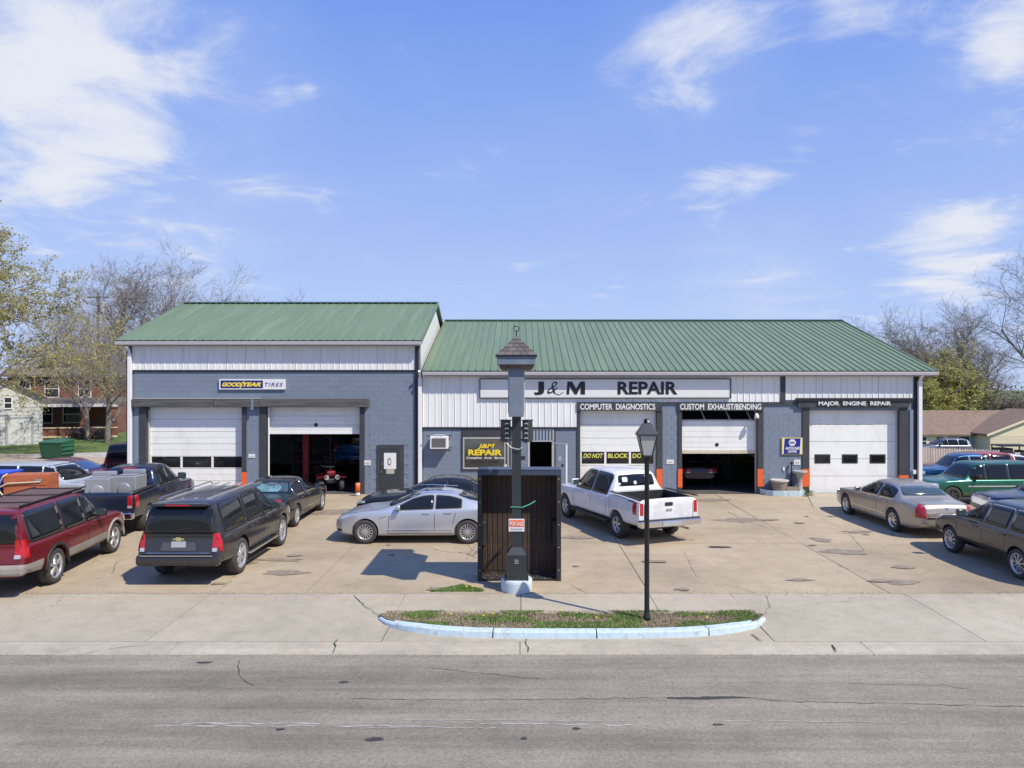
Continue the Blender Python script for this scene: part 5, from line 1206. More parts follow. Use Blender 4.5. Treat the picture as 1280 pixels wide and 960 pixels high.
# apron ramp by the right bay
m = MB(); m.add([(X(1008), FY-.05, .03), (X(1143), FY-.05, .03), (X(1150), FY-3.3, .012), (gp2(1056, 651)[0], FY-3.3, .012), (X(1008), FY-.05, -.05), (X(1143), FY-.05, -.05), (X(1150), FY-3.3, -.05), (gp2(1056, 651)[0], FY-3.3, -.05)], [(0, 3, 2, 1), (0, 4, 7, 3), (3, 7, 6, 2), (1, 2, 6, 5)]); structure(m.build('bay_apron', M_WALK, center=False))

# ------------------------------------------------------------------ sign post with roof, lamp post, bed liner
SX, SY = -.075, 15.75
M_SLATE = mat('slate_sign_paint', (.15, .185, .235), rough=.6, var=.15, vscale=3, dirt=(.25, .26, .27), damt=.3)
M_POST = mat('charcoal_post_paint', (.030, .035, .038), rough=.45, var=.2)
sp_ = thing('sign_post', 'edge-on roofed sign on a charcoal post with a round pale blue base', 'sign', (SX, SY, 0))
MB().lathe([(.34, 0), (.345, .20), (.335, .25), (.32, .262), (0, .262)], 40).build('round_base', mat('base_paint', (.55, .64, .66), rough=.7, var=.1, dirt=(.40, .40, .36), damt=.7, dscale=4), sp_, smooth=False)
B(-.26, .26, -.24, .24, .262, .30).build('base_plate', M_POST, sp_)
m = MB(); m.box(-.22, .22, -.20, .20, .30, .80); m.add([(-.22, -.2, .8), (.22, -.2, .8), (.22, .2, .8), (-.22, .2, .8), (-.105, -.1, .95), (.105, -.1, .95), (.105, .1, .95), (-.105, .1, .95)], [(0, 1, 5, 4), (1, 2, 6, 5), (2, 3, 7, 6), (3, 0, 4, 7)]); pb = m.build('pedestal_box', M_POST, sp_)
for k in range(3): B(-.045, .045, -.208, -.198, .62+k*.035, .632+k*.035).build('vent_slot', M_GUTT, pb)
B(-.10, .10, -.10, .10, .80, 5.0).build('post', M_POST, sp_)
B(-.155, .155, -1.12, 1.2, 3.83, 5.03, bev=.01).build('sign_cabinet', M_SLATE, sp_)
for sx in (-1, 1): B(sx*.162-.008, sx*.162+.008, -1.05, 1.13, 3.90, 4.96).build('sign_face', mat('sign_face_plain', (.45, .47, .49), rough=.5), sp_)
rf = B(-.385, .385, -1.25, 1.28, 4.89, 5.08, bev=.01).build('roof_fascia', M_SLATE, sp_)
B(-.34, .34, -1.20, 1.26, 4.82, 4.89).build('soffit_board', mat('peeling_soffit', (.16, .10, .07), rough=.9, var=.5, vscale=6), sp_)
M_SHIN = mat('weathered_shingle', (.115, .10, .098), rough=.9, var=.45, vscale=5, objrand=.25)
A = [(-.41, -1.27, 5.08), (.41, -1.27, 5.08), (.41, 1.33, 5.08), (-.41, 1.33, 5.08), (0, -.80, 5.50), (0, .86, 5.50)]
m = MB(); m.add(A, [(0, 1, 4), (1, 2, 5, 4), (2, 3, 5), (3, 0, 4, 5), (0, 3, 2, 1)]); cr0 = m.build('shingle_roof', M_SHIN, sp_)
B(-.42, .42, -1.28, 1.34, 5.055, 5.085).build('drip_edge', BLACK, sp_)
def shingles(P0, P1, Q0, Q1, rows=5, w=.16):
    P0, P1, Q0, Q1 = map(Vector, (P0, P1, Q0, Q1)); nrm = (P1-P0).cross(Q0-P0).normalized()
    if nrm.z < 0: nrm = -nrm
    for r_ in range(rows):
        a = P0.lerp(Q0, r_/rows); b = P1.lerp(Q1, r_/rows); a2 = P0.lerp(Q0, (r_+1)/rows); b2 = P1.lerp(Q1, (r_+1)/rows)
        n = max(1, round((b-a).length/w))
        for k in range(n):
            u0, u1 = k/n+.006, (k+1)/n-.006
            p = [a.lerp(b, u0), a.lerp(b, u1), a2.lerp(b2, u1), a2.lerp(b2, u0)]; q = [p[0]+nrm*.016, p[1]+nrm*.016, p[2]+nrm*.003, p[3]+nrm*.003]
            m = MB(); m.add(p+q, [(4, 5, 6, 7), (0, 1, 5, 4), (1, 2, 6, 5), (3, 0, 4, 7)]); m.build('shingle', M_SHIN, cr0)
shingles(A[0], A[1], A[4], A[4]); shingles(A[3], A[0], A[5], A[4], w=.3); shingles(A[1], A[2], A[4], A[5], w=.3)
MB().tube([(0, -.80, 5.48), (0, -.80, 5.60)], .014, 6).build('finial_stem', BLACK, sp_)
MB().tube([(.055*cos(2*pi*i/12), -.80, 5.65+.055*sin(2*pi*i/12)) for i in range(13)], .012, 6).build('finial_ring', BLACK, sp_)
# pairs of old lamp boxes with pale arcs
M_LBOX = mat('dark_green_black_box', (.03, .036, .036), rough=.5)
for sx in (-1, 1):
    M_ = Matrix.Translation((sx*.24, -.02, 3.24)) @ Matrix.Rotation(R(-28*sx), 4, 'Z')
    m = MB(); m.box(-.07, .07, -.12, .12, 0, .46, M=M_, bev=.012); lb = m.build('lamp_box', M_LBOX, sp_)
    m = MB(); m.box(-.08, .08, -.135, .135, .46, .48, M=M_); m.build('lamp_box_cap', M_LBOX, lb)
    for k in range(4):
        m = MB(); xo = sx*.04
        m.tube([(xo+.045*cos(t), -.137, .085+k*.10+.03*sin(t)) for t in [pi*(.0+i/6) for i in range(7)]], .013, 6) if False else m.add([M_ @ Vector((xo+.05*cos(t), -.137, .07+k*.105+.04*sin(t))) for t in [pi*i/6 for i in range(7)]]+[M_ @ Vector((xo+.025*cos(t), -.137, .07+k*.105+.015*sin(t))) for t in [pi*i/6 for i in range(7)]], [(i, i+1, i+8, i+7) for i in range(6)])
        m.build('pale_arc', WHITE, lb)
    MB().tube([(sx*.10, 0, 3.55), (sx*.25, 0, 3.58)], .02, 6).build('mounting_arm', M_GUTT, sp_); MB().tube([(sx*.10, 0, 3.28), (sx*.25, 0, 3.25)], .02, 6).build('mounting_arm', BLACKP, sp_)
MB().tube([(-.22, -.12, 3.22), (-.12, -.13, 3.12), (.05, -.14, 3.08), (.14, -.12, 3.14)], .010, 6).build('loose_cable', M_ALU, sp_)
fs = thing('for_sale_sign', 'small orange and white FOR SALE sign fixed to the sign post', 'sign', (SX, SY-.105, 1.30))
B(-.17, .17, -.012, 0, 0, .27).build('board', WHITE, fs); OR2 = mat('orange_print', (.82, .12, .02), rough=.5); B(-.155, .155, -.016, -.011, .10, .245).build('orange_panel', OR2, fs)
text('FOR SALE', mat('white_print', (.8, .75, .7)), fs, -.14, .14, .125, .215, -.018, bold=.02); B(-.13, .13, -.016, -.011, .03, .065).build('writing_line', M_GUTT, fs)
st = thing('green_strap', 'thin green strap tied around the sign post and bed liner', 'strap', (SX, SY-.11, 1.83))
MB().tube([(-.13, 0, 0), (.12, -.005, -.01), (.28, .30, .0), (.42, .60, .03)], .011, 6).build('strap_webbing', mat('green_webbing', (.06, .35, .22), rough=.6), st)
# bed liner standing on end behind the post
M_LIN = mat('black_bed_liner', (.020, .019, .019), rough=.55, dirt=(.06, .05, .045), damt=.5, dscale=2)
M_LINF = mat('stained_liner_floor', (.045, .028, .019), rough=.75, dirt=(.19, .11, .065), dscale=1.6, damt=.9, stretch=(2.5, 1, .6))
bl = thing('bed_liner', 'black plastic pickup bed liner standing on end behind the sign post', 'bed liner', (-.015, 16.45, 0))
w, h, dd = .955, 2.52, .46
B(-w+.03, w-.03, dd, dd+.03, .03, h-.03).build('liner_floor', M_LINF, bl)
for k in range(15): x = -w+.14+k*(2*w-.28)/14; B(x-.045, x+.045, dd-.014, dd, .12, h-.12, bev=.006).build('floor_rib', M_LINF, bl)
for sx in (-1, 1):
    m = MB(); m.box(min(sx*w, sx*(w-.03)), max(sx*w, sx*(w-.03)), 0, dd+.03, 0, h); m.box(min(sx*(w-.005), sx*(w-.11)), max(sx*(w-.005), sx*(w-.11)), -.025, .01, 0, h, bev=.008); lw = m.build('side_wall', M_LIN, bl)
    m = MB(); m.box(min(sx*(w-.03), sx*(w-.20)), max(sx*(w-.03), sx*(w-.20)), .10, dd, .75, 1.35, bev=.05); m.build('wheel_housing', M_LIN, bl)
    for k in range(5): MB().lathe([(.014, 0), (.014, .006), (0, .006)], 8, Matrix.Translation((sx*(w-.055), -.025, .25+k*.52)) @ Matrix.Rotation(pi/2, 4, 'X')).build('bolt', M_GUTT, bl)
m = MB(); m.box(-w, w, -.03, dd+.03, h, h+.035, bev=.012); m.box(-w, w, -.03, .0, h-.10, h); m.build('top_wall', mat('liner_top_sky_sheen', (.05, .062, .10), rough=.35), bl)  # sky reflection on the black top rim, painted in as blue-grey
m = MB(); m.box(-w+.03, w-.03, 0, dd, 0, .03); m.build('bottom_wall', M_LIN, bl)
MB().tube([(-.85, .3, .22), (-.25, .3, .85)], .012, 5).build('scar_line', BLACKP, bl)
rr = random.Random(2); m = MB()
for k in range(260):
    x, y, z = rr.uniform(-w+.06, w-.06), rr.uniform(.04, dd-.03), .03; s = rr.uniform(.01, .03); m.add([(x-s, y, z), (x+s, y-s, z+s), (x+s*.4, y+s, z+s*.6)], [(0, 1, 2)])
tag(m.build('leaf_litter', mat('pale_litter', (.30, .29, .27), var=.5, vscale=20), bl), kind='stuff')
# lamp post
lp = thing('street_lamp', 'black lantern lamp post standing on the traffic island', 'street lamp', (2.40, 13.62, .05))
M_IRON = mat('black_cast_iron', (.016, .016, .018), rough=.42, var=.2)
MB().lathe([(.075, 0), (.075, .05), (.052, .08), (.048, .20), (.045, 2.95), (.06, 2.97), (.07, 3.03), (.05, 3.08), (0, 3.08)], 20).build('post', M_IRON, lp, smooth=True)
z0, z1 = 3.10, 3.49; a, b = .085, .165
MB().box(-.10, .10, -.10, .10, 3.06, 3.11, bev=.01).build('lantern_base', M_IRON, lp)
m = MB(); m.add([(-a, -a, z0), (a, -a, z0), (a, a, z0), (-a, a, z0), (-b, -b, z1), (b, -b, z1), (b, b, z1), (-b, b, z1)], [(0, 1, 5, 4), (1, 2, 6, 5), (2, 3, 7, 6), (3, 0, 4, 7)]); 
pg = m.build('lantern_glass', mat('frosted_lantern_glass', (.42, .42, .40), rough=.45, spec=.6), lp)
for sx, sy in ((-1, -1), (1, -1), (1, 1), (-1, 1)): MB().tube([(sx*a, sy*a, z0), (sx*b, sy*b, z1)], .012, 6).build('lantern_bar', M_IRON, lp)
m = MB(); e = .19; m.box(-e, e, -e, e, z1-.01, z1+.02); t_ = .07; m.add([(-e, -e, z1+.02), (e, -e, z1+.02), (e, e, z1+.02), (-e, e, z1+.02), (-t_, -t_, z1+.22), (t_, -t_, z1+.22), (t_, t_, z1+.22), (-t_, t_, z1+.22)], [(0, 1, 5, 4), (1, 2, 6, 5), (2, 3, 7, 6), (3, 0, 4, 7), (4, 5, 6, 7)]); m.build('lantern_roof', mat('lantern_roof_iron', (.03, .034, .045), rough=.3), lp)
MB().lathe([(.06, z1+.22), (.06, z1+.28), (.045, z1+.30), (0, z1+.305)], 12).build('photocell_cap', M_IRON, lp, smooth=True); B(.0, .04, -.062, -.05, z1+.235, z1+.275).build('photocell', WHITE, lp)
# --- burgundy SUV
r, P = make_car('parked_suv', 'burgundy boxy SUV with tan lower cladding at the left edge of the lot', 'car', EXP, P_RED, spokes=5, plate=None, mmat=BLACKP, hmat=P_RED,
    extra=[('lower_cladding', P_DUST, ('l', 'r'), rounded([(1.42, .42), (3.4, .42), (3.4, .66), (1.42, .66)], .02), .014), ('lower_cladding', P_DUST, ('l', 'r'), [(4.5, .48), (5.10, .52), (5.14, .70), (4.52, .70)], .014)])
for sx in (-1, 1):
    for l in (EXP['fo'], EXP['fo']+EXP['wb']):
        m = MB(); n = 14; y = EXP['L']/2-l
        pts = [(y+.48*cos(pi*(i/n)*1.06-.10), .41+.48*sin(pi*(i/n)*1.06-.10)) for i in range(n+1)]
        m.tube([(sx*(EXP['W']/2-.012), a, b) for a, b in pts], .035, 6); m.build('wheel_arch_flare', BLACKP if l > 2 else P_DUST, r, smooth=True)
b = MB(); b.box(-.955, .955, -2.68, -2.44, .50, .72, bev=.06); b.build('rear_bumper', P_DUST, r)
for sx in (-1, 1): MB().tube([(sx*.60, -2.1, 1.875), (sx*.60, .85, 1.885)], .020, 6).build('roof_rail', BLACKP, r)
for k in range(3): MB().tube([(-.60, -1.6+k*1.1, 1.885), (.60, -1.6+k*1.1, 1.885)], .014, 6).build('roof_bar', BLACKP, r)
MB().box(-.57, .57, -2.1, .75, 1.82, 1.865, bev=.01).build('roof_panel', mat('dusty_brown_roof', (.12, .07, .06), rough=.7, var=.3, vscale=3), r)
place(r, 67, 729, EXP, 'rr', 7)

# --- brown-grey SUV seen from behind
r, P = make_car('parked_suv', 'dark brown-grey SUV with roof rails seen from behind beside the burgundy SUV', 'car', TAH, P_TAHOE, spokes=6,
    extra=[('chrome_strip', CHROME, ('b',), [(-.70, .745), (.70, .745), (.70, .755), (-.70, .755)], .02), ('plate_recess', mat('recess_plastic', (.07, .07, .075), rough=.5), ('b',), rounded([(-.36, .98), (.36, .98), (.40, .80), (-.40, .80)], .03), .012),
           ('wiper', BLACKP, ('b',), [(-.02, 1.24), (.35, 1.29), (.35, 1.305), (-.02, 1.27)], .02)])
P.patch((g := MB()), [(-.16, .87), (.16, .87), (.16, 1.0), (-.16, 1.0)], 'b', .022); g.build('number_plate', PLATE, r)
GOLDB = mat('gold_badge', (.75, .60, .25), rough=.3, metal=.8)
P.patch((g := MB()), [(-.13, 1.03), (-.06, 1.03), (-.05, 1.005), (.05, 1.005), (.06, 1.03), (.13, 1.03), (.11, 1.065), (.05, 1.065), (.04, 1.09), (-.06, 1.09), (-.07, 1.065), (-.13, 1.065)], 'b', .03); g.build('bow_tie_badge', GOLDB, r)
b = MB(); b.box(-.93, .93, -2.62, -2.38, .46, .72, bev=.08); b.build('rear_bumper', P_TAHOE, r)
MB().box(-.80, .80, -2.632, -2.60, .695, .715).build('bumper_strip', CHROME, r)
MB().box(-.62, .62, -2.55, -2.32, 1.78, 1.84, bev=.02).build('rear_spoiler', P_TAHOE, r)
MB().box(-.26, .26, -2.565, -2.545, 1.795, 1.825).build('brake_lamp', REDL, r)
for sx in (-1, 1):
    MB().tube([(sx*.66, -2.05, 1.85), (sx*.66, -1.95, 1.895), (sx*.66, .65, 1.905), (sx*.66, .80, 1.85)], .015, 6).build('roof_rail', CHROME, r)
    MB().box(sx*.98-.06, sx*.98+.06, -1.0, 1.0, .38, .43, bev=.01).build('running_board', CHROME, r)
for k in range(4): MB().box(-.48+k*.30, -.42+k*.30, -2.05, .7, 1.86, 1.885).build('roof_rib', P_LSIL, r)
place(r, 299, 716, TAH, 'rr', 0)

# --- black sedan with shattered rear window
CRK = mat('shattered_glass', (.12, .22, .24), rough=.25, var=.9, vscale=9)
r, P = make_car('parked_sedan', 'black sedan with a pale shattered rear window parked before the open left bay', 'car', DTS, P_BLACK, spokes=7, rgglass=GLASSL, wtrim=CHROME, plate=.80)
P.patch((g := MB()), [(-.30, 1.12), (.38, 1.12), (.46, 1.20), (.36, 1.31), (.10, 1.27), (-.20, 1.33), (-.38, 1.2)], 'b', .012); g.build('cracked_glass', CRK, r)
place(r, 369, 657.7, DTS, 'rr', 0)

# --- navy pickup with washers in the bed
r, P = make_car('pickup_truck', 'dark blue pickup truck carrying two grey appliances in its bed', 'pickup', SIL, P_NAVY, spokes=6, extra=[('tailgate_handle', BLACKP, ('b',), rounded([(-.11, 1.10), (.11, 1.10), (.11, 1.19), (-.11, 1.19)], .03), .01)])
b = MB(); b.box(-.97, .97, -3.03, -2.80, .54, .74, bev=.03); b.build('rear_bumper', CHROME, r)
MB().box(-.16, .16, -3.04, -3.025, .58, .70).build('number_plate', PLATE, r)
MB().box(-.22, .22, -.80, -.76, 1.79, 1.83).build('brake_lamp', REDL, r)
for sx in (-1, 1): MB().box(sx*.955-.05, sx*.955+.05, -2.86, -.92, 1.33, 1.355, bev=.008).build('bed_rail_cap', BLACKP, r)
place(r, 183, 662, SIL, 'rr', 7)
NAVYR = r
GREYM = mat('grey_appliance_enamel', (.33, .34, .36), rough=.35, metal=.3, var=.12, vscale=3, dirt=(.2, .18, .16), damt=.4)
def on_car(root, x, y, z): 
    Rm = Matrix.Rotation(root.rotation_euler.z, 3, 'Z'); return root.location+Rm @ Vector((x, y, z))
for i, (x, y, lab) in enumerate(((-.12, -2.42, 'grey washing machine nearest the tailgate of the dark blue pickup'), (.50, -1.95, 'grey washing machine behind the first one in the dark blue pickup bed'))):
    w = thing('washing_machine', lab, 'washer', on_car(r, x, y, .79), r.rotation_euler.z+R(4-9*i), group='washing machines in the pickup bed')
    MB().box(-.34, .34, -.36, .36, 0, .94, bev=.03).build('cabinet', GREYM, w)
    MB().box(-.33, .33, .20, .35, .945, 1.08, bev=.03).build('control_panel', GREYM, w)
    MB().lathe([(.17, 0), (.20, .02), (.17, .03), (.0, .03)], 20, Matrix.Translation((0, -.36, .55)) @ Matrix.Rotation(pi/2, 4, 'X')).build('door_ring', GREYM, w, smooth=True)
    MB().box(-.24, .24, -.25, .12, .945, .965, bev=.01).build('lid', GREYM, w)
bt = thing('blue_bottle', 'small light blue plastic jug lying in the dark blue pickup bed', 'jug', on_car(r, .55, -1.2, .95))
MB().lathe([(.11, 0), (.13, .04), (.13, .2), (.04, .27), (.04, .31), (.0, .31)], 14).build('jug_body', mat('pale_blue_plastic', (.12, .35, .75), rough=.3), bt, smooth=True)
MB().lathe([(.045, .30), (.045, .335), (0, .335)], 10).build('cap', WHITE, bt)

# --- silver wedge sedan
r, P = make_car('parked_sedan', 'silver sedan parked sideways in the middle of the lot', 'car', CTS, P_SILVER, spokes=14, wtrim=mat('grey_window_trim', (.25, .25, .26), rough=.4),
     extra=[('side_moulding', P_SILVER, ('l', 'r'), [(1.5, .40), (3.7, .41), (3.7, .43), (1.5, .42)], .014), ('sunroof', GLASS, ('t',), rounded([(-.38, 2.5), (.38, 2.5), (.38, 3.0), (-.38, 3.0)], .06), .006)])
for sx in (-1, 1): MB().tube([(sx*.55, -.95, 1.44), (sx*.56, -.2, 1.475), (sx*.55, .25, 1.455)], .014, 6).build('roof_rail', CHROME, r)
place(r, 457, 679.5, CTS, 'lf', 90)

# --- dark sedan behind it
r, P = make_car('parked_sedan', 'dark charcoal sedan half hidden behind the silver sedan', 'car', OLD, P_DSED, spokes=7)
r.rotation_euler = (0, 0, R(90)); r.location = (-2.85, 24.2, 0)

# --- white crew cab pickup
STK = mat('sticker_white', (.6, .62, .62), rough=.5)
r, P = make_car('pickup_truck', 'dirty white crew-cab pickup truck backed out toward the lamp post', 'pickup', F15, P_WHITE, spokes=5, wtrim=BLACKP,
    extra=[('tailgate_handle', BLACKP, ('b',), rounded([(-.13, 1.08), (.13, 1.08), (.13, 1.18), (-.13, 1.18)], .04), .012), ('oval_badge', CHROME, ('b',), rounded([(-.10, .93), (.10, .93), (.10, 1.0), (-.10, 1.0)], .035), .012),
           ('window_sticker', STK, ('b',), rounded([(-.48, 1.54), (-.30, 1.54), (-.30, 1.68), (-.48, 1.68)], .04), .012), ('window_sticker', STK, ('b',), rounded([(-.10, 1.46), (.0, 1.46), (.0, 1.56), (-.10, 1.56)], .04), .012),
           ('window_sticker', STK, ('b',), rounded([(.30, 1.66), (.44, 1.68), (.44, 1.72), (.30, 1.71)], .01), .012), ('window_sticker', STK, ('b',), rounded([(-.62, 1.46), (-.55, 1.46), (-.55, 1.52), (-.62, 1.52)], .01), .012), ('decal', BLACKP, ('l', 'r'), [(5.15, 1.18), (5.45, 1.18), (5.45, 1.205), (5.15, 1.205)], .006)])
b = MB(); b.box(-.99, .99, -3.02, -2.80, .52, .70, bev=.03); b.build('rear_bumper', CHROME, r)
MB().box(-.96, .96, -2.99, -2.80, .702, .725).build('bumper_step_pad', BLACKP, r)
MB().box(-.30, .30, -3.035, -3.022, .55, .67).build('number_plate', PLATE, r)
for sx in (-1, 1):
    MB().box(sx*.955-.055, sx*.955+.055, -2.84, -1.23, 1.30, 1.325, bev=.008).build('bed_rail_cap', BLACKP, r)
    MB().box(sx*1.0-.09, sx*1.0+.09, -1.15, 1.25, .40, .46, bev=.015).build('running_board', BLACKP, r)
    MB().tube([(sx*.30, -2.4, .45), (sx*.55, -2.75, .42), (sx*.62, -2.95, .40)], .035, 8).build('exhaust_pipe', CHROME, r) if sx > 0 else None
MB().box(-.86, .86, -2.80, -1.25, .781, .80).build('bed_liner', BLACKP, r)
for sx in (-1, 1): MB().box(sx*.875-.012, sx*.875+.012, -2.79, -1.24, .80, 1.27).build('bed_liner_side', BLACKP, r)
MB().box(-.87, .87, -1.262, -1.245, .80, 1.27).build('bed_liner_front', BLACKP, r)
MB().box(-.87, .87, -2.80, -2.785, .80, 1.27).build('bed_liner_rear', BLACKP, r)
place(r, 773, 672, F15, 'lr', 21.5)

# --- champagne sedan
r, P = make_car('parked_sedan', 'champagne sedan with white-lit trunk and red upright taillights by the right bay', 'car', DTS, P_GOLD, spokes=9, rgglass=GLASSL, glass=GLASS, plate=.52, wtrim=CHROME, rim=CHROME)
place(r, 1118, 664, DTS, 'lr', 2)
# --- graphite compact SUV
r, P = make_car('parked_suv', 'graphite compact SUV nearest the street at the right edge', 'car', CRV, P_CRV, spokes=9, wtrim=mat('grey_window_trim', (.25, .25, .26)), extra=[('lower_cladding', BLACKP, ('l', 'r'), [(1.45, .30), (3.0, .30), (3.0, .42), (1.45, .42)], .012)])
place(r, 1190, 690, CRV, 'lf', 0)
# --- green SUV
r, P = make_car('parked_suv', 'metallic green boxy SUV facing left beyond the champagne sedan', 'car', EXP, P_GREEN, spokes=6, rim=RIMD, mmat=BLACKP, extra=[('side_moulding', P_LSIL, ('l', 'r'), [(1.6, .80), (3.9, .80), (3.9, .85), (1.6, .85)], .016), ('lower_cladding', P_DUST, ('l', 'r'), [(1.45, .42), (3.4, .42), (3.4, .52), (1.45, .52)], .012), ('badge', CHROME, ('l', 'r'), [(1.28, 1.04), (1.42, 1.04), (1.42, 1.1), (1.28, 1.1)], .01)])
place(r, 1190, 631, EXP, 'lf', 92, gz=-.85)
# --- blue compact pickup
r, P = make_car('pickup_truck', 'bright blue compact pickup behind the green SUV', 'pickup', BLU, P_BLUE, spokes=5, wtrim=mat('pale_blue_trim', (.25, .5, .75)))
r.rotation_euler = (0, 0, R(84)); r.location = (22.6, 36.6, -.72)
# --- dark blue SUV at right edge
r, P = make_car('parked_suv', 'midnight blue SUV whose nose shows behind the graphite SUV at the right edge', 'car', MID, P_DBLUE, spokes=5, extra=[('grille', CHROME, ('f',), rounded([(-.5, .62), (.5, .62), (.5, .9), (-.5, .9)], .04), .015)])
r.rotation_euler = (0, 0, R(80)); r.location = (17.6, 23.6, -.12)
# --- silver estate on the side street
r, P = make_car('parked_suv', 'silver wagon on the side street beyond the picket fence', 'car', CRV, P_WAGON, spokes=6)
r.rotation_euler = (0, 0, R(86)); r.location = (39.3, 66.8, -2.15)
# --- white/silver sedan and red car at the right
r, P = make_car('parked_sedan', 'pale silver sedan at the right edge behind the green SUV', 'car', OLD, P_LSIL, spokes=6)
r.rotation_euler = (0, 0, R(88)); r.location = (28.6, 39.5, -.90)
r, P = make_car('parked_suv', 'red SUV whose roof peeks over the blue pickup by the fence', 'car', MID, paint('bright_red_paint', (.35, .02, .015), metal=.2), spokes=6)
r.rotation_euler = (0, 0, R(88)); r.location = (25.0, 40.3, -.98)
r, P = make_car('parked_sedan', 'white sedan whose roof shows right of the red SUV by the fence', 'car', OLD, P_WHITE, spokes=6)
r.rotation_euler = (0, 0, R(90)); r.location = (27.6, 41.6, -.95)
# --- left background
r, P = make_car('parked_suv', 'pale silver SUV facing right behind the appliances', 'car', MID, P_LSIL, spokes=6, wtrim=P_LSIL)
r.rotation_euler = (0, 0, R(-94)); r.location = (-16.9, 26.2, 0)
r, P = make_car('parked_sedan', 'dark red sedan behind the pale silver SUV', 'car', OLD, P_DRED, spokes=6, wsglass=mat('sky_tinted_windscreen', (.03, .05, .13), rough=.08, coat=1))  # windscreen's sky reflection is put into its blue base colour
r.rotation_euler = (0, 0, R(-92)); r.location = (-18.5, 30.0, 0)
r, P = make_car('parked_suv', 'maroon SUV standing beside the left wall of the building', 'car', EXP, P_MAROON, spokes=6)
r.rotation_euler = (0, 0, R(2)); r.location = (-17.75, 34.6, 0)
r, P = make_car('parked_suv', 'black SUV behind the blue bin at the far left', 'car', EXP, P_BLACK, spokes=6, extra=[('window_decal', STK, ('r',), [(4.2, 1.42), (4.35, 1.38), (4.8, 1.38), (4.9, 1.55), (4.4, 1.58)], .014)])
r.rotation_euler = (0, 0, R(-88)); r.location = (-21.2, 25.6, .1)
# --- sedan on the lift bay
r, P = make_car('parked_sedan', 'grey sedan standing inside the second open bay, red taillights showing', 'car', OLD, P_DSED, spokes=6, extra=[('chrome_strip', CHROME, ('b',), [(-.40, .83), (.40, .83), (.40, .87), (-.40, .87)], .02)])
r.rotation_euler = (0, 0, 0); r.location = (7.75, 33.6, 0)
# ------------------------------------------------------------------ trees
M_BARK = mat('grey_bark', (.21, .18, .155), rough=.9, var=.4, vscale=3)
M_TWIG = mat('twig', (.24, .20, .165), rough=.9, var=.25, vscale=1)
def leafmat(name, c, c2):
    m = bpy.data.materials.new(name); m.use_nodes = True; nt = m.node_tree; p = nt.nodes['Principled BSDF']; p.inputs['Roughness'].default_value = .7
    tcn = nt.nodes.new('ShaderNodeTexCoord'); n = nd(nt, 'ShaderNodeTexNoise', Scale=.9, Detail=5, Roughness=.7); nt.links.new(tcn.outputs['Object'], n.inputs['Vector'])
    r = ramp(nt, [(.3, c), (.7, c2)]); nt.links.new(n.outputs[0], r.inputs[0]); nt.links.new(r.outputs[0], p.inputs['Base Color'])
    p.inputs['Subsurface Weight'].default_value = 0
    tr = nt.nodes.new('ShaderNodeBsdfTranslucent'); nt.links.new(r.outputs[0], tr.inputs[0]); mx = nt.nodes.new('ShaderNodeMixShader'); mx.inputs[0].default_value = .35
    nt.links.new(p.outputs[0], mx.inputs[1]); nt.links.new(tr.outputs[0], mx.inputs[2]); nt.links.new(mx.outputs[0], nt.nodes['Material Output'].inputs[0]); return m
M_BUD = leafmat('yellow_green_bud', (.25, .24, .06), (.40, .36, .10)); M_LEAF = leafmat('spring_leaf', (.36, .36, .09), (.58, .55, .17)); M_BRUSH = leafmat('purple_brown_brush', (.13, .085, .075), (.21, .15, .125)); M_WOODS = leafmat('far_woods', (.11, .10, .07), (.20, .19, .12))
TREES = {}
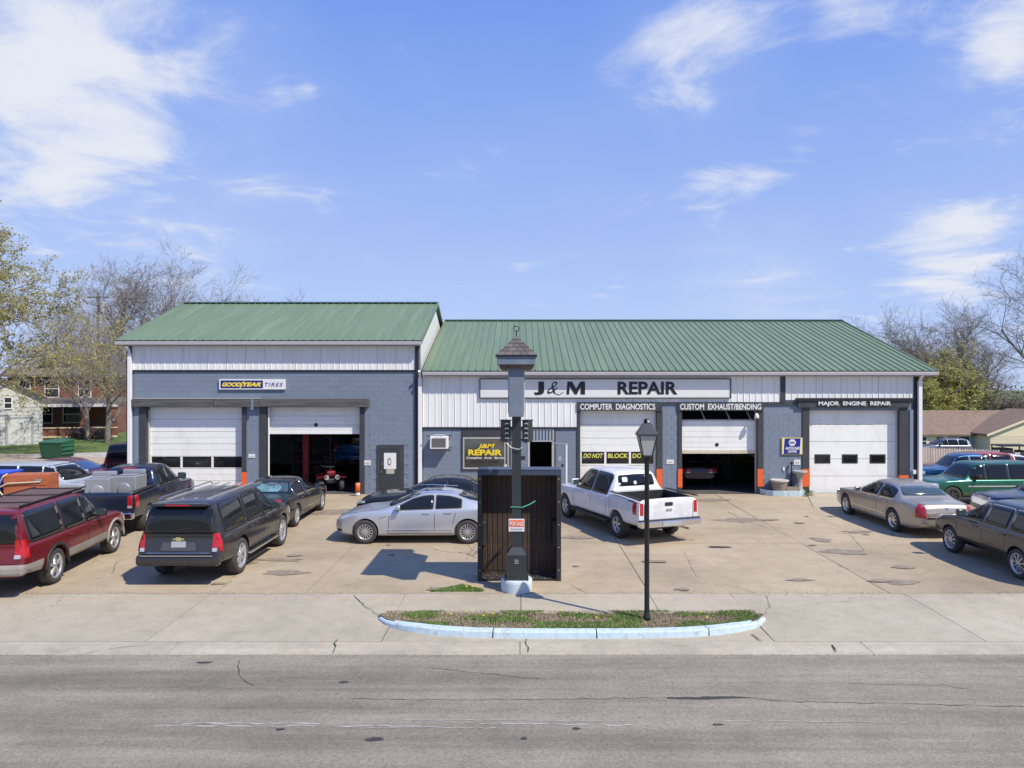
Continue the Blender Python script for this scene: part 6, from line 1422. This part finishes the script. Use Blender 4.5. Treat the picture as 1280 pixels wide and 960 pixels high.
def tree_meshes(seed, h, levels=5, kids=(7, 6, 5, 5, 4), spread=.9, leaf=0, lsize=.09, droop=0, lean=(0, 0), fork=.30, trunk_r=.022, twigr=.012, multi=1):
    rnd = random.Random(seed); T = ([], []); Cr = ([], []); L = ([], [])
    def tube(dst, pts, r0, r1, n):
        V, F = dst; base = len(V)
        for i, p in enumerate(pts):
            d = (pts[min(i+1, len(pts)-1)]-pts[max(0, i-1)]).normalized(); a = d.orthogonal().normalized(); b = d.cross(a); r = lerp(r0, r1, i/(len(pts)-1))
            for j in range(n): t = 2*pi*j/n; V.append(tuple(p+a*(r*cos(t))+b*(r*sin(t))))
        for i in range(len(pts)-1):
            for j in range(n): F.append((base+i*n+j, base+i*n+(j+1) % n, base+(i+1)*n+(j+1) % n, base+(i+1)*n+j))
    def grow(p, d, ln, r, lv):
        n = (7, 6, 5, 4, 3, 2)[min(lv, 5)]; pts = [p]; q = p.copy(); dd = d.copy(); st = ln/n
        wob = (.09, .20, .26, .30, .34, .3)[min(lv, 5)]
        for i in range(n):
            dd = (dd+Vector((rnd.gauss(0, wob), rnd.gauss(0, wob), rnd.gauss(0, wob)*.7+(.05 if lv < 3 else .02)-droop*(lv > 1)))).normalized()
            q = q+dd*st; pts.append(q.copy())
        end = max(twigr*.6, r*.35)
        tube(T if lv <= 1 else Cr, pts, r, end, (10, 7, 5, 4, 3, 3)[min(lv, 5)])
        if lv >= levels:
            if leaf:
                for _ in range(leaf):
                    t = rnd.random(); i = int(t*(len(pts)-1)); c = pts[i].lerp(pts[min(i+1, len(pts)-1)], rnd.random())+Vector((rnd.gauss(0, .12), rnd.gauss(0, .12), rnd.gauss(0, .10))); s = lsize*rnd.uniform(.5, 1.3)
                    u = Vector((rnd.gauss(0, 1), rnd.gauss(0, 1), rnd.gauss(0, 1))).normalized(); w = u.orthogonal().normalized(); i0 = len(L[0])
                    L[0].extend([tuple(c-u*s), tuple(c+w*s*.6), tuple(c+u*s), tuple(c-w*s*.6)]); L[1].append((i0, i0+1, i0+2, i0+3))
            return
        k = kids[min(lv, len(kids)-1)]
        for c in range(k):
            t = (fork if lv == 0 else .22)+(1-(fork if lv == 0 else .22))*(c+rnd.random()*.8)/k; t = min(.99, t); f = t*n; i = min(n-1, int(f)); o = pts[i].lerp(pts[i+1], f-i)
            ax = (pts[i+1]-pts[i]).normalized(); pr = ax.orthogonal().normalized(); az = rnd.uniform(0, 2*pi)+c*2.4; pr = Matrix.Rotation(az, 3, ax) @ pr
            ang = rnd.uniform(.45, .95)*spread*(1.0 if lv else 1.0); nd_ = (ax*cos(ang)+pr*sin(ang)).normalized()
            rr = lerp(r, end, t)
            grow(o, nd_, ln*rnd.uniform(.48, .68)*(1.15-.45*t if lv == 0 else 1), max(twigr, rr*rnd.uniform(.45, .62)), lv+1)
    for k in range(multi):
        a = 2*pi*k/multi; d = Vector((lean[0]+(.35*cos(a) if multi > 1 else 0), lean[1]+(.35*sin(a) if multi > 1 else 0), 1)).normalized()
        grow(Vector((0.1*cos(a)*(multi > 1), .1*sin(a)*(multi > 1), -.4)), d, h*.72, h*trunk_r, 0)
    out = []
    for V, F in (T, Cr, L):
        me = bpy.data.meshes.new('tree_part'); me.from_pydata(V, [], F); me.update(); out.append(me)
    return out
def tree(key, label, loc, rz=0, s=1.0, group=None, name='bare_tree', leafm=M_BUD, **k):
    if key not in TREES: TREES[key] = tree_meshes(**k)
    t, c, l = TREES[key]
    r = thing(name, label, 'tree', loc, rz, group); r.scale = (s, s, s)
    for nm, me, m in (('trunk', t, M_BARK), ('crown', c, M_TWIG), ('leaves', l, leafm)):
        if len(me.polygons): link_mesh(nm, me, m if not me.materials else None, r)
    return r
tree('bud', 'large budding yellow-green tree in front of the brick house at the far left', (-33.6, 44, 0), .4, .92, name='budding_tree', seed=11, h=15.5, levels=5, kids=(9, 6, 5, 5, 3), leaf=6, lsize=.085, spread=1.05, fork=.2, lean=(.10, 0), trunk_r=.020)
tree('bare1', 'tall bare tree rising left of the green roof, leftmost of the bare ones', (-40.6, 72, 0), 0, .88, seed=21, h=18.5, levels=5, kids=(9, 6, 5, 5, 3), spread=.80, fork=.22)
tree('bare2', 'tall bare tree just behind the left end of the green roof', (-37.0, 78, 0), 1.0, .84, seed=33, h=20, levels=5, kids=(9, 6, 5, 5, 3), spread=.72, fork=.25)
tree('bare1', 'lower bare tree showing behind the slope of the left green roof', (-35.5, 92, 0), 2.0, .84)
tree('bare2', 'bare tree top just above the left green ridge', (-34.5, 100, 0), 3.4, .80)
tree('bare1', 'thin bare tree beside the brick house and the building corner', (-31.2, 54.5, 0), 4.1, .52)
tree('bare2', 'small bare tree at the brick house porch', (-34.3, 57.0, 0), 4.5, .42)
tree('bare3', 'small bare tree beyond the right end of the green roof', (55, 104, -2.4), 0, .80, seed=45, h=17, levels=5, kids=(8, 6, 5, 4, 3), spread=.85, fork=.3)
tree('bare3', 'bare tree rising above the leafy tree on the right', (53.5, 92, -2.4), 2.2, 1.02)
tree('bare2', 'large bare tree with limbs reaching left at the right edge', (64.5, 88, -2.4), 2.6, 1.27)
tree('bare1', 'bare tree between the leafy tree and the large bare tree on the right', (61, 98, -2.4), 1.1, .92)
tree('leafy', 'yellow-green leafy tree behind the brown ranch roof', (56.5, 95, -3.0), .2, 1.08, name='leafing_tree', leafm=M_LEAF, seed=52, h=11.5, levels=4, kids=(10, 8, 7, 6), leaf=5, lsize=.14, spread=1.1, fork=.10, multi=3, trunk_r=.016)
tree('leafy', 'lower yellow-green leafing tree beside the building corner on the right', (51.5, 93, -3.0), 2.2, .75, name='leafing_tree', leafm=M_LEAF)
for k, (x, y, rz, s, key) in enumerate([(64, 118, .3, .75, 'bare1'), (72, 122, 1.3, .72, 'bare3'), (58, 126, 2.3, .62, 'bare2'), (80, 124, 3.3, .8, 'bare1'), (-60, 118, .5, .8, 'bare3'), (-70, 110, 1.5, .9, 'bare1'), (-54, 124, 2.5, .75, 'bare2'), (-46, 128, 3.5, .7, 'bare3')]):
    side = 'right' if x > 0 else 'left'; tree(key, 'bare tree in the distant row of trees on the %s, beyond the houses' % side, (x, y, -2.5 if x > 0 else 0), rz, s, group='distant bare trees on the %s' % side)
def brush(name, label, n, xr, yr, zf, size, m, seed, base=-3.2, cat='brush'):
    rnd = random.Random(seed); v = []; f = []
    for k in range(n):
        x = rnd.uniform(*xr); y = rnd.uniform(*yr); top = zf*(.55+.45*noise.noise(Vector((x*.22, y*.2, seed)))+.25*noise.noise(Vector((x*.9, y*.8, seed+3)))); z = base+top*rnd.random()**.7; s = size*rnd.uniform(.4, 1.2)
        u = Vector((rnd.gauss(0, .6), rnd.gauss(0, .6), rnd.gauss(0, 1))).normalized(); w = u.orthogonal().normalized(); c = Vector((x, y, z)); i = len(v)
        v.extend([tuple(c-u*s), tuple(c+w*s*.35), tuple(c+u*s), tuple(c-w*s*.35)]); f.append((i, i+1, i+2, i+3))
    me = bpy.data.meshes.new(name); me.from_pydata(v, [], f); o = link_mesh(name, me, m); tag(o, label, cat, kind='stuff'); return o
brush('thicket', 'purple-brown bare thicket behind the ranch house on the right', 26000, (56, 96), (92, 104), 7.6, .32, M_BRUSH, 4)
brush('woodland', 'distant brown-green woodland along the right horizon', 30000, (38, 190), (118, 150), 11, .55, M_WOODS, 8, cat='wood')
brush('woodland', 'distant brown-green woodland along the left horizon', 26000, (-190, -20), (120, 150), 8.5, .5, M_WOODS, 9, base=-.5, cat='wood')
brush('shrubs', 'low bare shrubs in front of the brick house porch', 2600, (-36.2, -33.2), (57.5, 58.6), 2.0, .12, M_BRUSH, 12, base=0, cat='shrub')

# ------------------------------------------------------------------ houses
def brickmat():
    m = bpy.data.materials.new('red_brick'); m.use_nodes = True; nt = m.node_tree; p = nt.nodes['Principled BSDF']; p.inputs['Roughness'].default_value = .85
    tcn = nt.nodes.new('ShaderNodeTexCoord'); mpn = nt.nodes.new('ShaderNodeMapping'); nt.links.new(tcn.outputs['Object'], mpn.inputs[0]); mpn.inputs['Rotation'].default_value = (R(90), 0, 0)
    b = nd(nt, 'ShaderNodeTexBrick', Scale=4.2); b.inputs['Color1'].default_value = (.24, .085, .055, 1); b.inputs['Color2'].default_value = (.17, .065, .045, 1); b.inputs['Mortar'].default_value = (.28, .22, .18, 1); b.inputs['Mortar Size'].default_value = .012
    nt.links.new(mpn.outputs[0], b.inputs['Vector']); n = nd(nt, 'ShaderNodeTexNoise', Scale=.8, Detail=5); nt.links.new(tcn.outputs['Object'], n.inputs['Vector'])
    nt.links.new(mixc(nt, .35, b.outputs[0], mixc(nt, 1.0, b.outputs[0], ramp_out(nt, n), 'MULTIPLY')), p.inputs['Base Color']); return m
def ramp_out(nt, n):
    r = ramp(nt, [(.3, .6), (.7, 1.3)]); nt.links.new(n.outputs[0], r.inputs[0]); return r.outputs[0]
M_BRK = brickmat(); M_SHG = mat('grey_brown_shingles', (.15, .125, .105), rough=.9, var=.3, vscale=2.5, dirt=(.24, .21, .18), dscale=.6, damt=.4); M_SHB = mat('brown_shingles', (.21, .145, .105), rough=.9, var=.25, vscale=2.5, dirt=(.28, .21, .17), dscale=.5, damt=.5)
M_CREAM = mat('cream_siding', (.80, .68, .47), rough=.6, var=.05); M_OLDW = mat('peeling_white_boards', (.56, .56, .53), rough=.8, dirt=(.28, .26, .23), dscale=2.2, damt=.8); M_GRS = mat('grey_green_siding', (.30, .34, .35), rough=.6)
M_HG = mat('house_window_glass', (.02, .024, .028), rough=.1, spec=.6)
def window(parent, x0, x1, z0, z1, y, m=WHITE, mid=True):
    f = MB(); t = .07
    f.box(x0-t, x1+t, y-.05, y+.02, z1, z1+t); f.box(x0-t, x1+t, y-.09, y+.02, z0-t, z0); f.box(x0-t, x0, y-.05, y+.02, z0, z1); f.box(x1, x1+t, y-.05, y+.02, z0, z1)
    if mid: f.box(x0, x1, y-.045, y+.02, (z0+z1)/2-.03, (z0+z1)/2+.03)
    o = f.build('window', m, parent); B(x0, x1, y-.03, y-.02, z0, z1).build('pane', M_HG, o)
def hip(parent, x0, x1, y0, y1, z, h, m, name='roof', o_=.5):
    x0 -= o_; x1 += o_; y0 -= o_; y1 += o_; w = min(x1-x0, y1-y0)/2; cy = (y0+y1)/2; cx = (x0+x1)/2
    rr = ((x0+w, cy), (x1-w, cy)) if x1-x0 > y1-y0 else ((cx, y0+w), (cx, y1-w))
    v = [(x0, y0, z), (x1, y0, z), (x1, y1, z), (x0, y1, z), (rr[0][0], rr[0][1], z+h), (rr[1][0], rr[1][1], z+h)]
    f = [(0, 1, 5, 4), (1, 2, 5), (2, 3, 4, 5), (3, 0, 4)] if x1-x0 > y1-y0 else [(0, 1, 4), (1, 2, 5, 4), (2, 3, 5), (3, 0, 4, 5)]
    mb = MB(); mb.add(v, f); mb.box(x0, x1, y0, y1, z-.18, z); return mb.build(name, m, parent)
bh = thing('brick_house', 'two-storey red brick house with a columned porch behind the left trees', 'house', (-39.3, 62, .0), R(12))
B(-4.3, 3.6, 0, 9, 0, 5.3).build('wall', M_BRK, bh); rf = hip(bh, -4.3, 3.6, 0, 9, 5.3, 2.1, M_SHG); 
dm = B(-1.9, .0, .6, 3, 5.7, 6.5).build('dormer', M_GRS, bh); hip(dm, -1.9, 0, .6, 3.2, 6.5, .6, M_SHG, 'dormer_roof', .25); window(dm, -1.5, -.5, 5.9, 6.35, .6, mid=False)
B(1.2, 1.9, 4, 4.8, 6, 8.2).build('chimney', M_BRK, rf)
for x0, x1, z0, z1 in ((-3.6, -2.6, 3.4, 4.8), (-1.4, -.4, 3.4, 4.8), (1.2, 2.1, 3.4, 4.8), (-2.4, -.9, 1.2, 2.6), (.0, 1.5, 1.2, 2.6)): window(bh, x0, x1, z0, z1, 0)
B(-4.1, -3.1, -.06, 0, 0.1, 2.2).build('front_door', BLACKP, bh)
pr = MB(); pr.add([(-2.6, -3.2, 2.85), (5.2, -3.2, 2.85), (5.2, 0, 3.35), (-2.6, 0, 3.35), (-2.6, -3.2, 2.68), (5.2, -3.2, 2.68), (5.2, 0, 2.68), (-2.6, 0, 2.68)], [(0, 1, 2, 3), (0, 4, 5, 1), (1, 5, 6, 2), (0, 3, 7, 4), (4, 7, 6, 5)]); pr.build('porch_roof', M_SHG, bh)
B(-2.7, 5.3, -3.28, -3.2, 2.62, 2.86).build('porch_fascia', WHITE, bh)
for x in (-.95,): B(x-.11, x+.11, -3.1, -2.88, 0, 2.68).build('porch_column', WHITE, bh)
for x in (-2.4, 2.6, 4.9): B(x-.22, x+.22, -3.15, -2.7, 0, 2.68).build('porch_column', M_BRK, bh)
B(-2.6, 5.1, -3.1, -2.9, 0, .85).build('porch_parapet', M_BRK, bh); B(-2.65, 5.15, -3.16, -2.84, .85, .93).build('parapet_cap', M_CREAM, bh); B(-2.7, 5.2, -3.25, -3.1, -.1, .22).build('foundation', M_CREAM, bh)
oh = thing('outbuilding', 'weathered white board outbuilding with a peeling door at the far left', 'garage', (-38.0, 51.8, .0), R(38))
m = MB(); m.prism([(-3.4, 0), (3.05, 0), (3.05, 3.55), (0, 5.1), (-3.4, 3.35)], 0, 7); m.build('wall', M_OLDW, oh)
for k in range(12): B(-3.4, 3.05, -.018, 0, .25+k*.28, .26+k*.28).build('siding_lap', M_GRS, oh)
for a, b in (((3.35, 3.38), (0, 5.15)), ((0, 5.15), (-3.7, 3.2))):
    m = MB(); (xa, za), (xb, zb) = a, b; m.add([(xa, -.35, za), (xb, -.35, zb), (xb, 7.2, zb), (xa, 7.2, za), (xa, -.35, za+.1), (xb, -.35, zb+.1), (xb, 7.2, zb+.1), (xa, 7.2, za+.1)], [(0, 1, 2, 3), (7, 6, 5, 4), (0, 4, 5, 1), (0, 3, 7, 4), (1, 5, 6, 2)]); m.build('roof', M_SHG, oh)
B(.95, 2.35, -.06, 0, 0, 1.95).build('door', M_OLDW, oh); B(.80, .95, -.08, 0, 0, 2.1).build('door_frame', M_GRS, oh); B(2.35, 2.5, -.08, 0, 0, 2.1).build('door_frame', M_GRS, oh); B(.8, 2.5, -.08, 0, 1.95, 2.1).build('door_frame', M_GRS, oh); window(oh, .75, 1.15, 2.75, 3.5, 0)
def ranch(name, label, x0, x1, y0, y1, zb, ze, zr, m, mr, loc):
    h = thing(name, label, 'house', loc); B(x0, x1, y0, y1, zb, ze).build('wall', m, h); cy = (y0+y1)/2
    for s in (0, 1):
        ya = y0-.3 if s == 0 else y1+.3; m_ = MB(); m_.add([(x0-.5, ya, ze-.15), (x1+.5, ya, ze-.15), (x1+.5, cy, zr), (x0-.5, cy, zr), (x0-.5, ya, ze-.3), (x1+.5, ya, ze-.3), (x1+.5, cy, zr-.15), (x0-.5, cy, zr-.15)], [(0, 1, 2, 3), (4, 7, 6, 5), (0, 4, 5, 1), (0, 3, 7, 4), (1, 5, 6, 2)]); m_.build('roof', mr, h)
    for x in (x0, x1): m_ = MB(); m_.add([(x, y0, ze), (x, y1, ze), (x, cy, zr-.15)], [(0, 1, 2)]); m_.build('gable', m, h)
    return h
rh = ranch('ranch_house', 'low cream ranch house with a long brown roof beyond the fence on the right', -6.5, 14, 0, 8.5, 0, 2.35, 4.65, M_CREAM, M_SHB, (43.5, 78, -3.15))
B(2.9, 5.7, -.06, 0, 0, 2.1).build('grey_panel', M_GRS, rh); window(rh, 3.9, 5.1, .8, 1.95, -.08); window(rh, -.2, .5, 1.0, 1.9, 0); window(rh, 1.6, 2.4, 1.1, 1.9, 0); window(rh, -2.6, -1.9, .7, 2.0, 0); window(rh, -5.6, -4.2, .9, 1.9, 0)
for a in (-4.05, -5.9): B(a, a+.28, -.05, 0, .85, 1.95).build('shutter', M_GRS, rh)
m = MB(); m.prism([(5.8, 0), (17.2, 0), (17.2, 2.3), (11.7, 4.62), (5.8, 2.4)], -2.5, 0); wg = m.build('gable_wing', M_CREAM, rh)
for k in range(14): B(5.8, 17.2, -2.512, -2.5, .2+k*.15, .21+k*.15).build('siding_lap', M_GRS, wg)
for (xa, za), (xb, zb) in (((5.3, 2.25), (11.7, 4.75)), ((11.7, 4.75), (17.8, 2.1))):
    m = MB(); m.add([(xa, -2.75, za), (xb, -2.75, zb), (xb, 3.5, zb), (xa, 3.5, za), (xa, -2.75, za+.16), (xb, -2.75, zb+.16), (xb, 3.5, zb+.16), (xa, 3.5, za+.16)], [(0, 1, 2, 3), (7, 6, 5, 4), (0, 4, 5, 1), (0, 3, 7, 4), (1, 5, 6, 2)]); m.build('wing_roof', M_SHB, rh)
m = MB(); m.add([(5.3, -2.78, 2.15), (11.7, -2.78, 4.65), (11.7, -2.78, 4.9), (5.3, -2.78, 2.4)], [(0, 1, 2, 3)]); m.build('barge_board', M_CREAM, rh)
wh = thing('gabled_house', 'white gabled house peeking over the brown ranch roof', 'house', (62.3, 100, -3.4))
m = MB(); m.prism([(-2.3, 0), (2.3, 0), (2.3, 3.9), (0, 6.4), (-2.3, 3.9)], 0, 8); m.build('wall', mat('faded_white_siding', (.42, .46, .46), rough=.7), wh); window(wh, -.1, .55, 4.35, 5.4, 0, m=M_GRS, mid=False)
for sx in (-1, 1): m = MB(); m.add([(0, -.3, 6.5), (sx*2.6, -.3, 3.7), (sx*2.6, 8.2, 3.7), (0, 8.2, 6.5), (0, -.3, 6.62), (sx*2.6, -.3, 3.82), (sx*2.6, 8.2, 3.82), (0, 8.2, 6.62)], [(0, 1, 2, 3), (7, 6, 5, 4), (0, 4, 5, 1), (0, 3, 7, 4), (1, 5, 6, 2)]); m.build('roof', M_GRS, wh)
B(2.6, 3.0, 2, 2.4, 3, 5.2).build('vent_stack', WHITE, wh)
fh = ranch('far_house', 'pale far house between the brick house and the green-roofed building', -5, 5, 0, 8, 0, 4.3, 6.4, M_OLDW, M_SHG, (-52, 98, 0)); window(fh, 0, 1, 1, 2.2, 0); window(fh, 2.5, 3.5, 1, 2.2, 0)

# ------------------------------------------------------------------ yard things
M_DUMP = mat('dark_green_steel', (.010, .085, .035), rough=.5, dirt=(.03, .07, .04), damt=.5); M_DUMP2 = mat('dumpster_rib_green', (.025, .13, .06), rough=.5)
du = thing('dumpster', 'dark green steel dumpster on the lawn edge in front of the brick house', 'dumpster', (-28.0, 43.6, 0), R(-8)); du.scale = (.72, .74, .84)
m = MB(); m.add([(-.90, -.7, .12), (.90, -.7, .12), (.90, .7, .12), (-.90, .7, .12), (-1.0, -.85, 1.15), (1.0, -.85, 1.15), (1.0, .7, 1.3), (-1.0, .7, 1.3)], [(0, 3, 2, 1), (4, 5, 6, 7), (0, 1, 5, 4), (1, 2, 6, 5), (2, 3, 7, 6), (3, 0, 4, 7)]); m.build('bin_body', M_DUMP, du)
for x0, x1 in ((-1.02, -.02), (.02, 1.02)): m = MB(); m.add([(x0, -.9, 1.16), (x1, -.9, 1.16), (x1, .75, 1.32), (x0, .75, 1.32), (x0, -.9, 1.21), (x1, -.9, 1.21), (x1, .75, 1.37), (x0, .75, 1.37)], [(0, 3, 2, 1), (4, 5, 6, 7), (0, 1, 5, 4), (1, 2, 6, 5), (2, 3, 7, 6), (3, 0, 4, 7)]); m.build('lid', M_DUMP2, du)
for k in range(3): B(1.0-.03, 1.06, -.7, .6, .35+k*.28, .45+k*.28).build('side_rib', M_DUMP2, du)
for sx in (-1, 1):
    B(sx*1.0-.06, sx*1.0+.06, -.4, .4, .70, .82).build('fork_pocket', M_DUMP2, du)
    for sy in (-.55, .5): MB().lathe([(.07, -.03), (.07, .03)], 10, Matrix.Translation((sx*.75, sy, .07)) @ Matrix.Rotation(pi/2, 4, 'Y')).build('caster', BLACKP, du)
m = MB(); m.add([(-31, 44.6, .0), (-17, 44.0, .0), (-17, 49.8, .06), (-24, 48.3, .03), (-31, 46.3, .0)], [(0, 1, 2, 3, 4)]); structure(m.build('gravel_drive', mat('pale_drive', (.42, .38, .34), rough=.9, var=.2, vscale=2), center=False))
up = thing('utility_pole', 'wooden utility pole with a transformer can in the left trees', 'utility pole', (-41.6, 71, 0))
MB().tube([(0, 0, 0), (0, 0, 13.5)], .15, 10, r2=.11).build('pole', M_BARK, up); MB().lathe([(.25, 11.6), (.27, 12.5), (.1, 12.65), (0, 12.65)], 12, Matrix.Translation((.42, 0, 0))).build('transformer_can', M_GUTT, up); B(-1.1, 1.1, -.08, .08, 13.0, 13.12).build('cross_arm', M_BARK, up)
# picket fence
M_PICK = mat('pale_picket_wood', (.50, .42, .36), rough=.85, var=.15, vscale=3, objrand=.12)
fn = thing('picket_fence', 'pale wooden picket fence behind the blue pickup on the right', 'fence', (28.5, 43.3, -1.35))
pm = MB(); pm.prism([(-.065, 0), (.065, 0), (.065, 1.42), (0, 1.5), (-.065, 1.42)], 0, .022); pme = bpy.data.meshes.new('picket'); pme.from_pydata([tuple(v) for v in pm.v], [], pm.f); pme.materials.append(M_PICK)
for k in range(44): x = -6.4+k*.155; link_mesh('picket', pme, None, fn, Vector((x, -.03, gheight(28.5+x, 43.3)+1.35+.30+random.uniform(-.015, .015))))
for z in (.6, 1.35): B(-6.5, .4, 0, .05, z, z+.09).build('rail', M_PICK, fn)
for k in range(3): B(-6.4+k*2.4-.05, -6.4+k*2.4+.05, .05, .15, -.5, 1.7).build('fence_post', M_BARK, fn)
ck = thing('utility_cart', 'black open metal cart piled with junk in front of the cream gable wing', 'cart', (41.6, 61, -2.2))
B(-1.2, 1.2, -.7, .7, .35, .45).build('deck', BLACKP, ck)
for x in (-1.18, 1.18):
    for y in (-.68, .68): B(x-.04, x+.04, y-.04, y+.04, .4, 1.5).build('stake', BLACKP, ck)
B(-1.25, 1.25, -.75, .75, 1.46, 1.56).build('top_cover', BLACKP, ck); B(-1.2, -.2, -.6, .6, .45, 1.3, bev=.05).build('load_tarp', mat('dark_tarp', (.03, .028, .026)), ck); B(-.1, .4, -.6, -.1, .45, .95, bev=.03).build('pale_carton', M_ALU, ck); B(.5, 1.1, -.5, .4, .45, 1.1, bev=.06).build('load_bundle', mat('dark_brown_bundle', (.07, .05, .04)), ck)
for sx in (-1, 1): MB().lathe([(.1, -.06), (.22, -.08), (.25, 0), (.22, .08), (.1, .06)], 14, Matrix.Translation((sx*.8, -.72, .22)) @ Matrix.Rotation(pi/2, 4, 'X')).build('wheel', TYRE, ck)
# trailer with the dresser and the blue bin
tl = thing('utility_trailer', 'flat plywood-decked trailer behind the burgundy SUV carrying a dresser and a blue bin', 'trailer', (-15.6, 23.0, 0), R(3))
B(-2.4, 2.2, -.95, .95, .86, .93).build('deck_frame', BLACKP, tl)
for k in range(6): B(-2.38, 2.18, -.93+k*.31, -.93+k*.31+.295, .93, .965).build('deck_board', mat('brown_deck_board', (.20, .155, .115), rough=.85, var=.3, objrand=.15, stretch=(.5, 4, 4)), tl)
m = MB(); m.add([(2.0, -.95, .93), (2.9, -.95, 1.28), (2.9, .95, 1.28), (2.0, .95, .93), (2.0, -.95, .86), (2.95, -.95, 1.18), (2.95, .95, 1.18), (2.0, .95, .86)], [(0, 1, 2, 3), (4, 7, 6, 5), (0, 4, 5, 1), (1, 5, 6, 2), (2, 6, 7, 3)]); m.build('tailboard', BLACKP, tl)
for sx in (-.9, .1):
    for sy in (-1, 1): MB().lathe([(.12, -.08), (.30, -.10), (.34, 0), (.30, .10), (.12, .08), (0, .07)], 20, Matrix.Translation((sx, sy*.85, .34)) @ Matrix.Rotation(-pi/2*sy, 4, 'X')).build('wheel', TYRE, tl)
M_DRES = mat('orange_brown_veneer', (.42, .12, .045), rough=.45, var=.3, vscale=2.5, stretch=(1, 1, 4), dirt=(.2, .05, .03), dscale=1.5, damt=.6)
dr = thing('dresser', 'orange-brown wooden dresser lying strapped on the trailer', 'dresser', (-15.45, 22.75, .97), R(5))
B(-.66, .66, -.30, .35, 0, .70, bev=.015).build('carcass', M_DRES, dr)
for k in range(2): dw = B(-.62, .62, -.325, -.298, .05+k*.32, .34+k*.32, bev=.006).build('drawer_front', M_DRES, dr); B(.28, .52, -.345, -.325, .17+k*.32, .25+k*.32, bev=.01).build('pull_plate', mat('grey_pull', (.32, .30, .27), rough=.4, metal=.4), dw)
bb = thing('blue_bin', 'bright blue plastic bin left of the orange-brown dresser', 'bin', (-16.85, 22.9, .97), R(2))
M_BB = mat('bright_blue_plastic', (.022, .085, .62), rough=.4)
m = MB(); m.add([(-.65, -.38, 0), (.50, -.38, 0), (.50, .38, 0), (-.65, .38, 0), (-.75, -.45, .72), (.66, -.45, .72), (.66, .45, .72), (-.75, .45, .72)], [(0, 3, 2, 1), (4, 5, 6, 7), (0, 1, 5, 4), (1, 2, 6, 5), (2, 3, 7, 6), (3, 0, 4, 7)]); m.build('tub', M_BB, bb); B(-.80, .72, -.50, .50, .70, .76, bev=.015).build('lid', M_BB, bb); B(-.5, .0, -.452, -.42, .38, .44).build('hand_slot', mat('deep_blue', (.008, .02, .18)), bb)
M_STR = mat('dirty_cream_strap', (.62, .54, .38), rough=.8)
sr = thing('tie_down_strap', 'cream tie-down straps crossing the orange-brown dresser', 'strap', (-15.9, 22.35, .97))
MB().tube([(-1.1, -.02, .02), (-.62, -.03, .18), (-.30, -.02, .30), (.0, -.01, .44), (.95, .10, .48)], .022, 6).build('webbing', M_STR, sr); MB().tube([(-.10, -.02, .02), (-.30, -.03, .28), (-.15, -.01, .66), (-.10, .12, .72)], .022, 6).build('webbing', M_STR, sr); B(-.36, -.24, -.06, .0, .22, .33, bev=.01).build('ratchet', CHROME, sr)
